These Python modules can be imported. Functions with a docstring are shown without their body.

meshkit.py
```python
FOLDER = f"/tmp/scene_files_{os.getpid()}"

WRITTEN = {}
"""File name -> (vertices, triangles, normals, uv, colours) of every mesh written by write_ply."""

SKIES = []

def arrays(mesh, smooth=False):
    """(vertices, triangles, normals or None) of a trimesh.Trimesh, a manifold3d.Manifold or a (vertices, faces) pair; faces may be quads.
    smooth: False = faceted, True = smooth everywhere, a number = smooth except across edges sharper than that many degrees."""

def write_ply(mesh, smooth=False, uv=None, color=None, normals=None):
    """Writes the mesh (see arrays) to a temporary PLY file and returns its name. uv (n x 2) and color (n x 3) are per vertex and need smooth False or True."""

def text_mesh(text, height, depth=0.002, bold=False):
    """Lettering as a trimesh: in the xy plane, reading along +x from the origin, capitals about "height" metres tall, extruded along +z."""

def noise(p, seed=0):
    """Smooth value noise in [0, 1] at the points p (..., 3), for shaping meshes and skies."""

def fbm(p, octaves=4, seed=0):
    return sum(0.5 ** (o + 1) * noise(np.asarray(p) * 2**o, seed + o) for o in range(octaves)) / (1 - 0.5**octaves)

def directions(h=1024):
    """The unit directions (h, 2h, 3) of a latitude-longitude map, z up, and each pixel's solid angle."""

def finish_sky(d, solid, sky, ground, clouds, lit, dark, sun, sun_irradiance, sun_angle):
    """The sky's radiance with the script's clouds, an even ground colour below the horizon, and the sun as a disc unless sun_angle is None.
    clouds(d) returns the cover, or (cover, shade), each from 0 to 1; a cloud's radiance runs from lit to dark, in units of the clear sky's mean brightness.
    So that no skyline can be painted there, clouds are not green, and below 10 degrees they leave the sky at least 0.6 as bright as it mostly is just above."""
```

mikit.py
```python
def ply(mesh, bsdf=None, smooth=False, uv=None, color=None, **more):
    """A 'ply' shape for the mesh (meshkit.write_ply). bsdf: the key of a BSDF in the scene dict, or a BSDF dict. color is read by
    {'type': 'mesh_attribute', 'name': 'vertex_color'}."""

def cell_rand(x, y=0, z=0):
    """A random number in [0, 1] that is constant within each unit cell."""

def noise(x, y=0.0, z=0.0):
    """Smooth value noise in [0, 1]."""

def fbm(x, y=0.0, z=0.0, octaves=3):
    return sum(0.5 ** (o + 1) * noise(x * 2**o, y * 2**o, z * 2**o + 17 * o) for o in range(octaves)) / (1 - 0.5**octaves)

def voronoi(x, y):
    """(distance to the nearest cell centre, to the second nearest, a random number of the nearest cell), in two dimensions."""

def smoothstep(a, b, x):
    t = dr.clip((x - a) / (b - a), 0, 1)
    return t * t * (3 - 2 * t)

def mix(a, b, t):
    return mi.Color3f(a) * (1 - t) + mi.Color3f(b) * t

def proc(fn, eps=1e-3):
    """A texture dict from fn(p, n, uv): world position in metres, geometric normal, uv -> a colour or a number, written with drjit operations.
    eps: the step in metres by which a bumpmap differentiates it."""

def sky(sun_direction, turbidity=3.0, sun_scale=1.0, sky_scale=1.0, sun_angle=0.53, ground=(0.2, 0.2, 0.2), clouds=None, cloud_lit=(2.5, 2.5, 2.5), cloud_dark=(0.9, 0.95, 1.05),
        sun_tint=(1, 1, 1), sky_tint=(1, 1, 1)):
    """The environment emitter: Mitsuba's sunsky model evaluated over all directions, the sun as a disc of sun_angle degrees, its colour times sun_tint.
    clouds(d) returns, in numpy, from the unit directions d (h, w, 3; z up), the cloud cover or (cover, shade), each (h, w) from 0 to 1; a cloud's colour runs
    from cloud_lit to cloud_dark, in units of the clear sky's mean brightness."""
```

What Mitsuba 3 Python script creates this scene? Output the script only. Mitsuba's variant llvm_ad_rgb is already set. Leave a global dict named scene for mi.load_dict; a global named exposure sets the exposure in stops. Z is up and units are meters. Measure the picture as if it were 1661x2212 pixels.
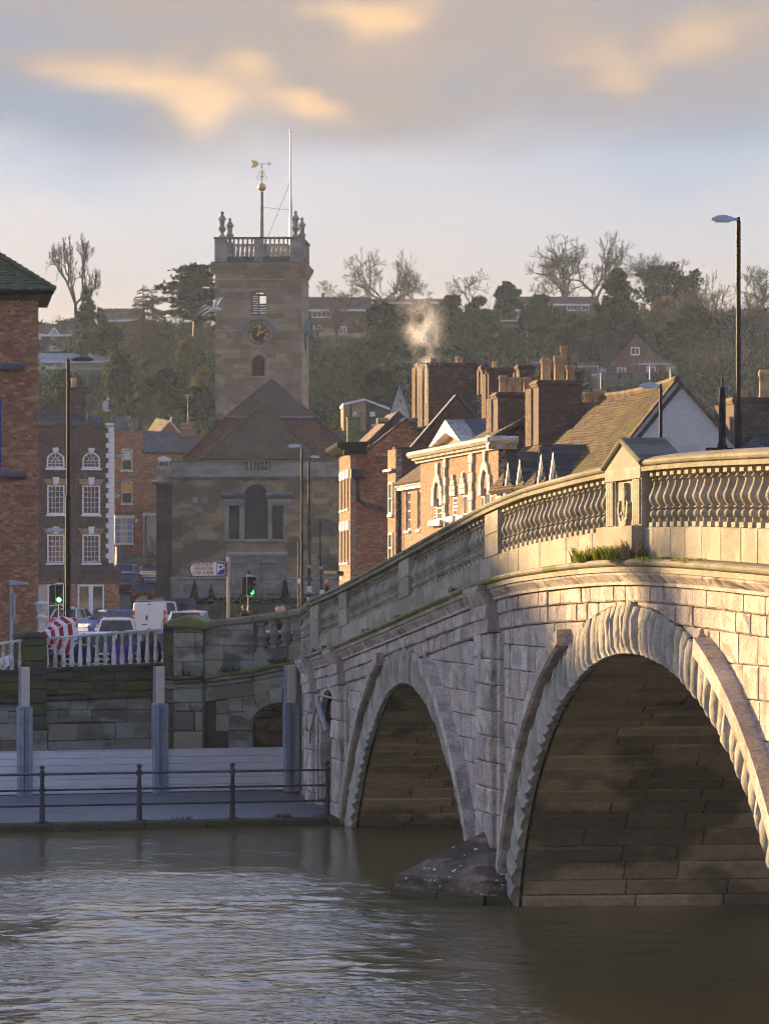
import math, random
import numpy as np, trimesh, mitsuba as mi, drjit as dr, mikit, meshkit
from shapely.geometry import Polygon, LineString, box as sbox, Point
from mikit import proc, noise, fbm, smoothstep, mix, cell_rand

# ---------------------------------------------------------------- camera, sky, exposure
H, F0, UC, VH = 4.8, 8500.0, 830.5, 1270.0        # eye height above the river, focal length and horizon in units of a 1661 x 2212 picture
TF = mi.ScalarTransform4f
scene, labels = {}, {}
scene['camera'] = {'type': 'perspective', 'fov': 2 * math.degrees(math.atan(UC / F0)), 'fov_axis': 'x', 'near_clip': 1.0, 'far_clip': 4000.0,
                   'principal_point_offset_x': 0.0, 'principal_point_offset_y': (1106 - VH) / 2212.0,
                   'to_world': TF().look_at(origin=[0, 0, H], target=[0, 10, H], up=[0, 0, 1])}
SUN_AZ, SUN_EL = math.radians(38), math.radians(9.5)
SUN = np.array([-math.sin(SUN_AZ) * math.cos(SUN_EL), math.cos(SUN_AZ) * math.cos(SUN_EL), math.sin(SUN_EL)])
exposure = 3.6


def clouds(d):
    az = np.degrees(np.arctan2(d[..., 0], d[..., 1]))
    el = np.degrees(np.arcsin(np.clip(d[..., 2], -1, 1)))

    def f(sx, sy, o, n, seed):
        return meshkit.fbm(np.stack([az * sx + o, el * sy + o, 0 * az + o], -1), n, seed)
    ramp = lambda a, b, x: np.clip((x - a) / (b - a), 0, 1) ** 2 * (3 - 2 * np.clip((x - a) / (b - a), 0, 1))   # noqa: E731
    wx, wy = 2.0 * (f(.5, .9, 31, 4, 2) - .5), 0.8 * (f(.5, 1.0, 57, 4, 4) - .5)
    x, y = az + wx, el + wy
    fine = f(0.55, 1.5, 11, 5, 9)
    big = f(0.14, 0.4, 3, 4, 5)

    def puff(a, e, sa, se, rot=0.0):
        c, s = math.cos(rot), math.sin(rot)
        p, q = (x - a) * c + (y - e) * s, -(x - a) * s + (y - e) * c
        return np.exp(-(p / sa) ** 2 - (q / se) ** 2)
    # a bank of cloud above a clear strip over the hills; its sunlit rags; holes where the blue shows
    bank = ramp(2.7, 7.9, y + 2.4 * (big - .5))
    rags = puff(-3.9, 7.45, 1.6, .42, -.2) + .8 * puff(-2.7, 7.0, .6, .5, .3) + 1.0 * puff(-1.35, 7.05, 1.15, .26, -.36) + .5 * puff(-.5, 7.4, .35, .25) + 1.0 * puff(-.3, 8.5, 1.3, .35, .05) + .75 * puff(4.0, 7.9, 2.0, .7, .15) + .55 * puff(3.4, 7.25, .5, .22) + .35 * puff(-2.3, 5.9, .6, .3)
    rags = rags * (0.42 + .95 * ramp(.18, .8, fine)) + np.clip((abs(az) - 6) / 6, 0, 1) * .6 * ramp(.4, .78, fine)
    holes = 1.5 * puff(-5.1, 7.1, 1.3, .7, -.3) + 1.6 * puff(4.4, 6.3, 1.8, .5, .1) + 0.8 * puff(-5, 6.0, 2.0, .5) + .5 * puff(1.2, 7.4, .9, .35, .2)
    grey = (0.2 + .34 * (big - .5) + .3 * (fine - .5)) * (1 - np.clip(holes * (.4 + fine), 0, 1))   # warm grey of the thick cloud; the rest shows blue
    veil = 0.86 - .08 * ramp(3.5, 5.5, y)                                           # thin veil low down, warm at the horizon
    high = ramp(8.8, 19, el + 9 * (f(.12, .3, 23, 4, 8) - .5))
    broken = ramp(0.44, 0.7, f(.05, .09, 71, 4, 13)) * (.35 + .65 * ramp(26, 46, el))   # higher up: open sky, then broken cloud
    cover = np.maximum(bank, veil) * (1 - high) + high * broken
    low_lit = (0.74 - .44 * ramp(2.6, 5.4, y)) * (1 - bank)
    lit = np.maximum(np.clip(rags, 0, 1) * np.maximum(bank, .5 * (el > 5)), (grey + .05) * bank + low_lit * (1 - .6 * np.clip(holes, 0, 1))) * (1 - high) + high * (0.2 + .4 * ramp(.35, .65, big))
    return np.clip(cover, 0, 1), np.clip(1 - lit, 0, 1)


scene['sky'] = mikit.sky(SUN.tolist(), turbidity=2.5, sun_scale=1.55, sky_scale=1.0, sun_angle=0.7, ground=(0.12, 0.11, 0.1), clouds=clouds,
                         cloud_lit=(1.55, 1.05, 0.62), cloud_dark=(0.34, 0.44, 0.62), sun_tint=(.96, 1.07, 1.5), sky_tint=(0.96, 0.97, 1.42))

# ---------------------------------------------------------------- helpers: names, frames, mesh builder
RNG = random.Random(7)
NPR = np.random.RandomState(5)
used = {}


def key_for(name, parent=None):
    k = f'{parent}__{name}' if parent else name
    n = used.get(k, -1) + 1
    used[k] = n
    return k if n == 0 else f'{k}_{n:03d}'


def thing(name, label, cat, group=None):
    k = key_for(name)
    tag(k, label, cat, group)
    return k


def tag(k, label=None, cat=None, group=None, kind=None):
    e = labels.setdefault(k, {})
    for a, b in (('label', label), ('category', cat), ('group', group), ('kind', kind)):
        if b:
            e[a] = b
    return k


def at(u, v, d):
    return np.array([(u - UC) * d / F0, d, H - (v - VH) * d / F0])


class Frame:
    """Local axes x (to the right as seen from outside), o (outwards), z (up); warp(x) lifts what lies at x."""

    def __init__(s, O, ex, warp=None, eo=None):
        s.O, s.warp = np.array(O, float), warp
        s.ex = np.array([ex[0], ex[1], 0.0]) / math.hypot(ex[0], ex[1])
        s.eo = np.array([s.ex[1], -s.ex[0], 0.0]) if eo is None else np.array(eo, float)
        s.ez = np.array([0, 0, 1.0])

    def pt(s, L):
        L = np.asarray(L, float).reshape(-1, 3)
        z = L[:, 2] + (s.warp(L[:, 0]) if s.warp else 0)
        return s.O + L[:, :1] * s.ex + L[:, 1:2] * s.eo + z[:, None] * s.ez

    def px(s, u, v, o=0.0):
        """The place (x, z) on the plane o where the sight line of a measured point meets it."""
        r = np.array([(u - UC) / F0, 1.0, -(v - VH) / F0])
        c = np.array([0, 0, H])
        t = ((s.O + o * s.eo - c) @ s.eo) / (r @ s.eo)
        q = c + t * r - s.O
        return q @ s.ex, q[2]

    def shift(s, o=0.0, x=0.0, z=0.0):
        return Frame(s.O + o * s.eo + x * s.ex + np.array([0, 0, z]), s.ex, s.warp, s.eo)


def face_frame(u0, d0, u1, d1, z=0.0):
    """A wall whose left end is seen at u0, d0 metres away, and its right end at u1, d1."""
    a, b = at(u0, VH, d0), at(u1, VH, d1)
    return Frame([a[0], a[1], z], (b - a)[:2]), float(np.hypot(*(b - a)[:2]))


WORLD = Frame([0, 0, 0], [1, 0], eo=[0, 1, 0])


def rot2(deg):
    a = math.radians(deg)
    return np.array([[math.cos(a), -math.sin(a)], [math.sin(a), math.cos(a)]])


class MB:
    """Collects shapes into one mesh. Each added shape carries a random uv, by which materials vary from piece to piece."""

    def __init__(s, fr=WORLD):
        s.fr, s.V, s.F, s.UV, s.n = fr, [], [], [], 0

    def add(s, L, F, tint=None, world=False):
        P = np.asarray(L, float).reshape(-1, 3) if world else s.fr.pt(L)
        F = np.asarray(F, int)
        if F.shape[1] == 4:
            F = np.vstack([F[:, :3], F[:, [0, 2, 3]]])
        t = (RNG.random(), RNG.random()) if tint is None else tint
        s.V.append(P)
        s.F.append(F + s.n)
        s.UV.append(np.tile(t, (len(P), 1)))
        s.n += len(P)
        return s

    def box(s, x0, x1, o0, o1, z0, z1, tint=None):
        L = [[x, o, z] for z in (z0, z1) for o in (o0, o1) for x in (x0, x1)]
        return s.add(L, [[0, 1, 3, 2], [4, 6, 7, 5], [0, 4, 5, 1], [2, 3, 7, 6], [0, 2, 6, 4], [1, 5, 7, 3]], tint)

    def block(s, x0, x1, o0, o1, z0, z1, b=0.012, tint=None, tilt=0.0):
        """A box whose outward face (o1) has bevelled edges; tilt turns that face a little."""
        b = min(b, (x1 - x0) * 0.4, (z1 - z0) * 0.4)
        a, c = RNG.uniform(-tilt, tilt), RNG.uniform(-tilt, tilt)
        L = [[x0, o0, z0], [x1, o0, z0], [x1, o0, z1], [x0, o0, z1], [x0, o1 - b, z0], [x1, o1 - b, z0], [x1, o1 - b, z1], [x0, o1 - b, z1],
             [x0 + b, o1 + a, z0 + b], [x1 - b, o1 + c, z0 + b], [x1 - b, o1 - a, z1 - b], [x0 + b, o1 - c, z1 - b]]
        q = [[0, 3, 2, 1]] + [[i, (i + 1) % 4, (i + 1) % 4 + 4, i + 4] for i in range(4)] + [[i + 4, (i + 1) % 4 + 4, (i + 1) % 4 + 8, i + 8] for i in range(4)] + [[8, 9, 10, 11]]
        return s.add(L, q, tint)

    def poly(s, pts, o0, o1, b=0.0, tint=None, tilt=0.0, n_most=60):
        """A polygon of (x, z) points as a slab from o0 to o1, its outward edge bevelled by b."""
        g = Polygon(pts) if not isinstance(pts, Polygon) else pts
        if g.is_empty or g.area < 1e-4:
            return s
        V2, F2 = trimesh.creation.triangulate_polygon(g, engine='earcut')
        V2 = np.asarray(V2)
        rings = [np.array(g.exterior.coords)[:-1]] + [np.array(r.coords)[:-1] for r in g.interiors]
        t = (RNG.random(), RNG.random()) if tint is None else tint
        gx, gz = RNG.uniform(-tilt, tilt), RNG.uniform(-tilt, tilt)
        cx, cz = g.centroid.x, g.centroid.y
        top = lambda p: o1 + gx * (p[:, 0] - cx) + gz * (p[:, 1] - cz)   # noqa: E731
        if b and not g.interiors and len(rings[0]) <= n_most:
            r = rings[0] if Polygon(rings[0]).exterior.is_ccw else rings[0][::-1]
            e = np.roll(r, -1, 0) - r
            e /= np.linalg.norm(e, axis=1, keepdims=True) + 1e-9
            nn = np.stack([-e[:, 1], e[:, 0]], 1)
            m = nn + np.roll(nn, 1, 0)
            m /= np.maximum((m * m).sum(1, keepdims=True), 0.5) / 2
            inner = r + b * m
            gi = Polygon(inner)
            if gi.is_valid and gi.area > 0.2 * g.area:
                V2, F2 = trimesh.creation.triangulate_polygon(gi, engine='earcut')
                V2 = np.asarray(V2)
                s.add(np.stack([V2[:, 0], top(V2), V2[:, 1]], 1), F2, t)
                k = len(r)
                i = np.arange(k)
                L = np.vstack([np.stack([r[:, 0], 0 * r[:, 0] + o0, r[:, 1]], 1), np.stack([r[:, 0], 0 * r[:, 0] + o1 - b, r[:, 1]], 1), np.stack([inner[:, 0], top(inner), inner[:, 1]], 1)])
                j = (i + 1) % k
                return s.add(L, np.vstack([np.stack([i, j, j + k, i + k], 1), np.stack([i + k, j + k, j + 2 * k, i + 2 * k], 1)]), t)
        s.add(np.stack([V2[:, 0], top(V2), V2[:, 1]], 1), F2, t)
        s.add(np.stack([V2[:, 0], 0 * V2[:, 0] + o0, V2[:, 1]], 1), np.asarray(F2)[:, ::-1], t)
        for r in rings:
            k = len(r)
            i = np.arange(k)
            j = (i + 1) % k
            L = np.vstack([np.stack([r[:, 0], 0 * r[:, 0] + o0, r[:, 1]], 1), np.stack([r[:, 0], top(r), r[:, 1]], 1)])
            s.add(L, np.stack([i, j, j + k, i + k], 1), t)
        return s

    def prof(s, x0, x1, pts, steps=1, tint=None, ends=True):
        """A profile of (o, z) points drawn along x."""
        p = np.asarray(pts, float)
        k = len(p)
        xs = np.linspace(x0, x1, steps + 1)
        L = np.vstack([np.stack([np.full(k, x), p[:, 0], p[:, 1]], 1) for x in xs])
        i = np.arange(k)
        q = np.vstack([np.stack([i + a * k, (i + 1) % k + a * k, (i + 1) % k + (a + 1) * k, i + (a + 1) * k], 1) for a in range(steps)])
        t = (RNG.random(), RNG.random()) if tint is None else tint
        s.add(L, q, t)
        if ends:
            V2, F2 = trimesh.creation.triangulate_polygon(Polygon(p), engine='earcut')
            V2 = np.asarray(V2)
            for x in (x0, x1):
                s.add(np.stack([np.full(len(V2), x), V2[:, 0], V2[:, 1]], 1), F2, t)
        return s

    def quad(s, *p, tint=None):
        n = len(p)
        return s.add(p, [[0, i, i + 1] for i in range(1, n - 1)], tint)

    def tube(s, pts, r, n=6, tint=None, cap=True):
        p = s.fr.pt(pts)
        r = np.broadcast_to(r, (len(p),)).astype(float)
        t = np.gradient(p, axis=0)
        t /= np.linalg.norm(t, axis=1, keepdims=True) + 1e-12
        ref = np.where(np.abs(t[:, 2:]) < 0.9, [0, 0, 1.0], [1.0, 0, 0])
        a = np.cross(t, ref)
        a /= np.linalg.norm(a, axis=1, keepdims=True) + 1e-12
        b = np.cross(t, a)
        g = np.arange(n) * 2 * np.pi / n
        V = (p[:, None] + r[:, None, None] * (np.cos(g)[None, :, None] * a[:, None] + np.sin(g)[None, :, None] * b[:, None])).reshape(-1, 3)
        i, j = np.meshgrid(np.arange(len(p) - 1), np.arange(n), indexing='ij')
        q = np.stack([i * n + j, i * n + (j + 1) % n, (i + 1) * n + (j + 1) % n, (i + 1) * n + j], -1).reshape(-1, 4)
        q = np.vstack([q[:, :3], q[:, [0, 2, 3]]])
        if cap:
            m = len(V)
            V = np.vstack([V, p[:1], p[-1:]])
            k = np.arange(n)
            e = (len(p) - 1) * n
            q = np.vstack([q, np.stack([k * 0 + m, (k + 1) % n, k], 1), np.stack([k * 0 + m + 1, e + k, e + (k + 1) % n], 1)])
        return s.add(V, q, tint, world=True)

    def lathe(s, profile, x=0, o=0, z=0, n=12, tint=None, square=False):
        """A profile of (radius, height) turned about the vertical axis at (x, o)."""
        p = np.asarray(profile, float)
        g = (np.arange(n) + (0.5 if square else 0)) * 2 * np.pi / n
        k = 1 / math.cos(math.pi / n) if square else 1
        L = np.stack([x + k * p[:, :1] * np.cos(g), o + k * p[:, :1] * np.sin(g), z + np.repeat(p[:, 1:], n, 1)], -1).reshape(-1, 3)
        i, j = np.meshgrid(np.arange(len(p) - 1), np.arange(n), indexing='ij')
        return s.add(L, np.stack([i * n + j, i * n + (j + 1) % n, (i + 1) * n + (j + 1) % n, (i + 1) * n + j], -1).reshape(-1, 4), tint)

    def mesh(s, m, place=None, tint=None):
        """A trimesh whose x, y, z become x, z, o of the frame (lettering stands upright)."""
        V = np.array(m.vertices)
        L = np.stack([V[:, 0], V[:, 2], V[:, 1]], 1) + (np.zeros(3) if place is None else np.array(place))
        return s.add(L, m.faces, tint)

    def arrays(s):
        return np.vstack(s.V), np.vstack(s.F), np.vstack(s.UV)

    def build_unless(s, rest, *a, **k):
        return None if s is rest else s.build(*a, **k)

    def build(s, name, mat, parent=None, smooth=False, label=None, cat=None, group=None, kind=None):
        if not s.V:
            return None
        k = key_for(name, parent)
        V, F, UV = s.arrays()
        scene[k] = mikit.ply(trimesh.Trimesh(V, F, process=False), mat, smooth=smooth, uv=None if smooth not in (True, False) else UV)
        if label or cat or group or kind:
            tag(k, label, cat, group, kind)
        return k

# ---------------------------------------------------------------- materials
def C(*c):
    return mi.Color3f(*c)


def two(b):
    return {'type': 'twosided', 'bsdf': b}


def matte(name, fn, rough=0.85, bump=None, scale=0.01, spec=0.3, eps=2e-3):
    b = {'type': 'principled', 'base_color': proc(fn) if callable(fn) else {'type': 'rgb', 'value': list(fn)}, 'roughness': rough, 'specular': spec}
    if bump:
        b = {'type': 'bumpmap', 'relief': proc(bump, eps), 'scale': scale, 'bsdf': b}
    scene[name] = two(b)
    return name


def tinted(c0, c1, c2, sc=3.0, grain=0.5, stain=None, amount=0.5, stain_sc=1.1):
    """Base colour that runs from c0 to c1 from piece to piece, with patches of c2 and a grain; stain: a further patchy colour."""
    def f(p, n, uv):
        q = p * sc
        g = fbm(q.x, q.y, q.z * 1.3, 3)
        col = mix(C(*c0), C(*c1), uv.x)
        col = mix(col, C(*c2), smoothstep(0.45, 0.75, g + 0.35 * (uv.y - 0.5)))
        if stain:
            h = fbm(p.x * stain_sc + 9, p.y * stain_sc + 4, p.z * stain_sc * 1.6, 4)
            col = mix(col, C(*stain), amount * smoothstep(0.48, 0.62, h))
        k = noise(p.x * sc * 14, p.y * sc * 14, p.z * sc * 14)
        return col * (1 - 0.5 * grain + grain * (0.5 * k + 0.5 * g))
    return f


def pits(sc, k=1.0):
    def f(p, n, uv):
        return fbm(p.x * sc, p.y * sc, p.z * sc * 1.4, 3) * k
    return f


def tooled(p, n, uv):
    """Stone worked with a chisel, the strokes lying another way on each block, and weathered."""
    a = mi.Float(uv.x) * 9.0
    w = (p.x * 1.6 + p.y) * dr.cos(a) + p.z * dr.sin(a)
    return 0.25 * noise(w * 26, p.z * 2.0, p.y * 2.0) + 0.9 * fbm(p.x * 5, p.y * 5, p.z * 6, 3)


def brickwork(c0, c1, c2, mortar, L=0.23, Hc=0.075):
    """Brick courses for walls too far off to tell the bricks apart."""
    def f(p, n, uv):
        w = p.x * dr.abs(n.y) + p.y * dr.abs(n.x)
        r = dr.floor(p.z / Hc)
        x = w / L + 0.5 * (r - 2 * dr.floor(r * 0.5))
        i = dr.floor(x)
        k = cell_rand(i, r, 3)
        col = mix(mix(C(*c0), C(*c1), k), C(*c2), smoothstep(0.72, 0.95, cell_rand(i, r, 8)))
        fx, fz = x - i, p.z / Hc - r
        joint = dr.maximum(smoothstep(0.93, 0.96, fx), smoothstep(0.80, 0.88, fz))
        g = fbm(p.x * 0.9, p.y * 0.9, p.z * 0.9, 3)
        return mix(col, C(*mortar), 0.75 * joint) * (0.7 + 0.6 * g)
    return f


def streaked(c0, c1, c2, dark, pale):
    """Sandstone blocks of several shades, with soot, pale lime runs and pitting."""
    def f(p, n, uv):
        w = p.x * dr.abs(n.y) + p.y * dr.abs(n.x)
        g = fbm(p.x * 3.1, p.y * 3.1, p.z * 4.0, 4)
        col = mix(mix(C(*c0), C(*c1), uv.x), C(*c2), smoothstep(0.55, 0.62, uv.y))
        col = mix(col, C(*c0) * 0.8, 0.7 * smoothstep(0.5, 0.66, g))
        run = fbm(w * 5.5, p.z * 0.55, 3.0, 3)
        col = mix(col, C(*dark), 0.5 * smoothstep(0.56, 0.72, run) * smoothstep(0.38, 0.6, g))
        col = mix(col, C(*pale), 0.28 * smoothstep(0.58, 0.70, fbm(w * 7.0 + 5, p.z * 0.8, 8.0, 3)))
        k = noise(p.x * 34, p.y * 34, p.z * 34)
        pit = smoothstep(0.82, 0.9, noise(p.x * 17, p.y * 17, p.z * 21))
        return mix(col * (0.72 + 0.56 * k), C(*dark), 0.6 * pit)
    f.c0 = c1
    return f


matte('stone_face', streaked((0.35, 0.305, 0.265), (0.52, 0.45, 0.375), (0.41, 0.335, 0.28), (0.17, 0.15, 0.13), (0.6, 0.56, 0.52)), 0.9, tooled, 0.018)
matte('stone_ring', tinted((0.36, 0.33, 0.28), (0.43, 0.39, 0.32), (0.25, 0.24, 0.2), 2.4, 0.6, (0.22, 0.225, 0.17), 0.5), 0.92, pits(9.0), 0.02)
matte('stone_vault', tinted((0.36, 0.27, 0.165), (0.52, 0.41, 0.26), (0.29, 0.225, 0.15), 1.6, 0.6, (0.11, 0.09, 0.07), 0.7, 0.7), 0.92, pits(7.0), 0.03)
matte('stone_parapet', tinted((0.31, 0.275, 0.205), (0.38, 0.335, 0.255), (0.24, 0.215, 0.165), 2.6, 0.6, (0.18, 0.165, 0.12), 0.55), 0.9, pits(16.0), 0.006)
matte('stone_coping', tinted((0.22, 0.19, 0.135), (0.28, 0.24, 0.17), (0.16, 0.15, 0.09), 2.6, 0.55, (0.15, 0.155, 0.07), 0.6), 0.9, pits(14.0), 0.008)
matte('stone_dark_cap', tinted((0.1, 0.095, 0.07), (0.13, 0.12, 0.09), (0.08, 0.08, 0.05), 3.0, 0.6, (0.2, 0.19, 0.15), 0.4, 2.5), 0.95)
matte('stone_mossy', tinted((0.13, 0.15, 0.045), (0.2, 0.2, 0.07), (0.23, 0.21, 0.13), 4.0, 0.6, (0.1, 0.14, 0.03), 0.7), 0.95, pits(24.0), 0.012)
matte('stone_quay', tinted((0.15, 0.135, 0.095), (0.3, 0.265, 0.19), (0.11, 0.11, 0.085), 2.0, 0.6, (0.4, 0.39, 0.34), 0.45, 1.6), 0.92, pits(9.0), 0.02)
matte('stone_moss_wall', tinted((0.075, 0.07, 0.05), (0.11, 0.1, 0.065), (0.055, 0.055, 0.04), 2.6, 0.6, (0.1, 0.115, 0.02), 0.75, 1.5), 0.95, pits(14.0), 0.03)
matte('joint_dark', (0.07, 0.06, 0.05), 0.95)
matte('stone_weedy', tinted((0.06, 0.055, 0.035), (0.10, 0.085, 0.05), (0.05, 0.055, 0.03), 3.0, 0.6, (0.05, 0.065, 0.015), 0.6, 2.0), 0.9, pits(14.0), 0.02)
def rubbly(p, n, uv):
    g = fbm(p.x * 3, p.y * 3, p.z * 3, 4)
    col = mix(C(0.26, 0.17, 0.14), C(0.13, 0.11, 0.085), smoothstep(.42, .6, g))
    col = mix(col, C(.05, .045, .03), .85 * smoothstep(.5, .62, fbm(p.x * 1.3 + 3, p.y * 1.3, p.z * 4, 3)))
    col = mix(col, C(.55, .54, .5), smoothstep(.84, .88, noise(p.x * 13, p.y * 13, p.z * 13)))
    return col * (.65 + .7 * noise(p.x * 30, p.y * 30, p.z * 30))


matte('stone_cutwater', rubbly, 0.95, pits(14.0), 0.06)
matte('wet_asphalt', tinted((0.075, 0.078, 0.08), (0.085, 0.085, 0.085), (0.06, 0.06, 0.06), 1.4, 0.6), 0.5, pits(60.0), 0.004, 0.5)
matte('asphalt', tinted((0.06, 0.06, 0.063), (0.07, 0.07, 0.072), (0.05, 0.05, 0.05), 1.0, 0.4), 0.8)
matte('pavement_stone', tinted((0.2, 0.19, 0.175), (0.24, 0.225, 0.205), (0.16, 0.15, 0.14), 1.0, 0.4), 0.85)
matte('white_paint', (0.74, 0.73, 0.71), 0.5)
matte('white_stone', tinted((0.44, 0.42, 0.37), (0.5, 0.48, 0.42), (0.36, 0.33, 0.28), 3.0, 0.3), 0.75)
matte('cream_paint', tinted((0.66, 0.63, 0.55), (0.72, 0.69, 0.62), (0.42, 0.37, 0.28), 5.0, 0.25, (0.33, 0.28, 0.2), 0.35, 9.0), 0.55)
matte('road_paint', (0.62, 0.62, 0.6), 0.7)
matte('black_paint', (0.018, 0.019, 0.022), 0.6, None, 0.01, 0.12)
matte('matt_black', (0.02, 0.02, 0.02), 0.95, None, 0.01, 0.05)
matte('dark_iron', (0.05, 0.05, 0.052), 0.5)
matte('grey_metal', (0.3, 0.32, 0.35), 0.45)
scene['galvanised'] = two({'type': 'principled', 'base_color': proc(tinted((0.34, 0.38, 0.44), (0.4, 0.44, 0.5), (0.27, 0.3, 0.35), 5.0, 0.45)), 'roughness': 0.45, 'metallic': 0.55})
scene['aluminium'] = two({'type': 'principled', 'base_color': proc(tinted((0.88, 0.87, 0.9), (0.92, 0.91, 0.93), (0.84, 0.83, 0.86), 2.2, 0.1, (0.74, 0.73, 0.76), 0.35, 2.6)), 'roughness': 0.42, 'metallic': 0.5})
matte('post_sleeve', tinted((0.62, 0.5, 0.42), (0.66, 0.54, 0.45), (0.56, 0.46, 0.4), 4.0, 0.2), 0.6)
matte('buff_plate', tinted((0.4, 0.36, 0.31), (0.44, 0.4, 0.34), (0.3, 0.27, 0.23), 3.0, 0.4), 0.8)
scene['gilt'] = two({'type': 'principled', 'base_color': {'type': 'rgb', 'value': [0.72, 0.5, 0.17]}, 'roughness': 0.35, 'metallic': 0.8})

matte('brick_red', tinted((0.44, 0.18, 0.085), (0.27, 0.11, 0.06), (0.5, 0.27, 0.15), 6.0, 0.55, (0.2, 0.12, 0.08), 0.4, 1.4), 0.9)
matte('brick_orange', tinted((0.36, 0.215, 0.125), (0.28, 0.155, 0.09), (0.39, 0.26, 0.165), 6.0, 0.45, (0.27, 0.18, 0.12), 0.35, 1.4), 0.9)
matte('brick_dark', tinted((0.125, 0.072, 0.05), (0.08, 0.052, 0.042), (0.165, 0.095, 0.065), 6.0, 0.5, (0.07, 0.05, 0.04), 0.5, 1.2), 0.9)
matte('mortar', tinted((0.3, 0.26, 0.2), (0.3, 0.26, 0.2), (0.2, 0.17, 0.13), 3.0, 0.5), 0.95)
matte('mortar_dark', tinted((0.13, 0.105, 0.085), (0.13, 0.105, 0.085), (0.09, 0.075, 0.06), 3.0, 0.5), 0.95)
matte('brick_far', brickwork((0.19, 0.088, 0.055), (0.115, 0.06, 0.042), (0.24, 0.12, 0.07), (0.25, 0.2, 0.16)), 0.9)
matte('brick_far_red', brickwork((0.25, 0.105, 0.06), (0.19, 0.085, 0.052), (0.27, 0.14, 0.08), (0.27, 0.2, 0.15)), 0.9)
matte('brick_hill', brickwork((0.27, 0.11, 0.075), (0.23, 0.095, 0.07), (0.28, 0.13, 0.08), (0.25, 0.15, 0.11)), 0.9)
matte('church_stone', tinted((0.30, 0.205, 0.105), (0.38, 0.285, 0.165), (0.22, 0.155, 0.085), 0.9, 0.5, (0.1, 0.085, 0.062), 0.75, 0.5), 0.9, pits(4.0), 0.02)
matte('church_stone_grey', tinted((0.3, 0.27, 0.225), (0.36, 0.33, 0.28), (0.22, 0.2, 0.165), 1.0, 0.5, (0.14, 0.13, 0.1), 0.5, 0.8), 0.9)
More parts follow.
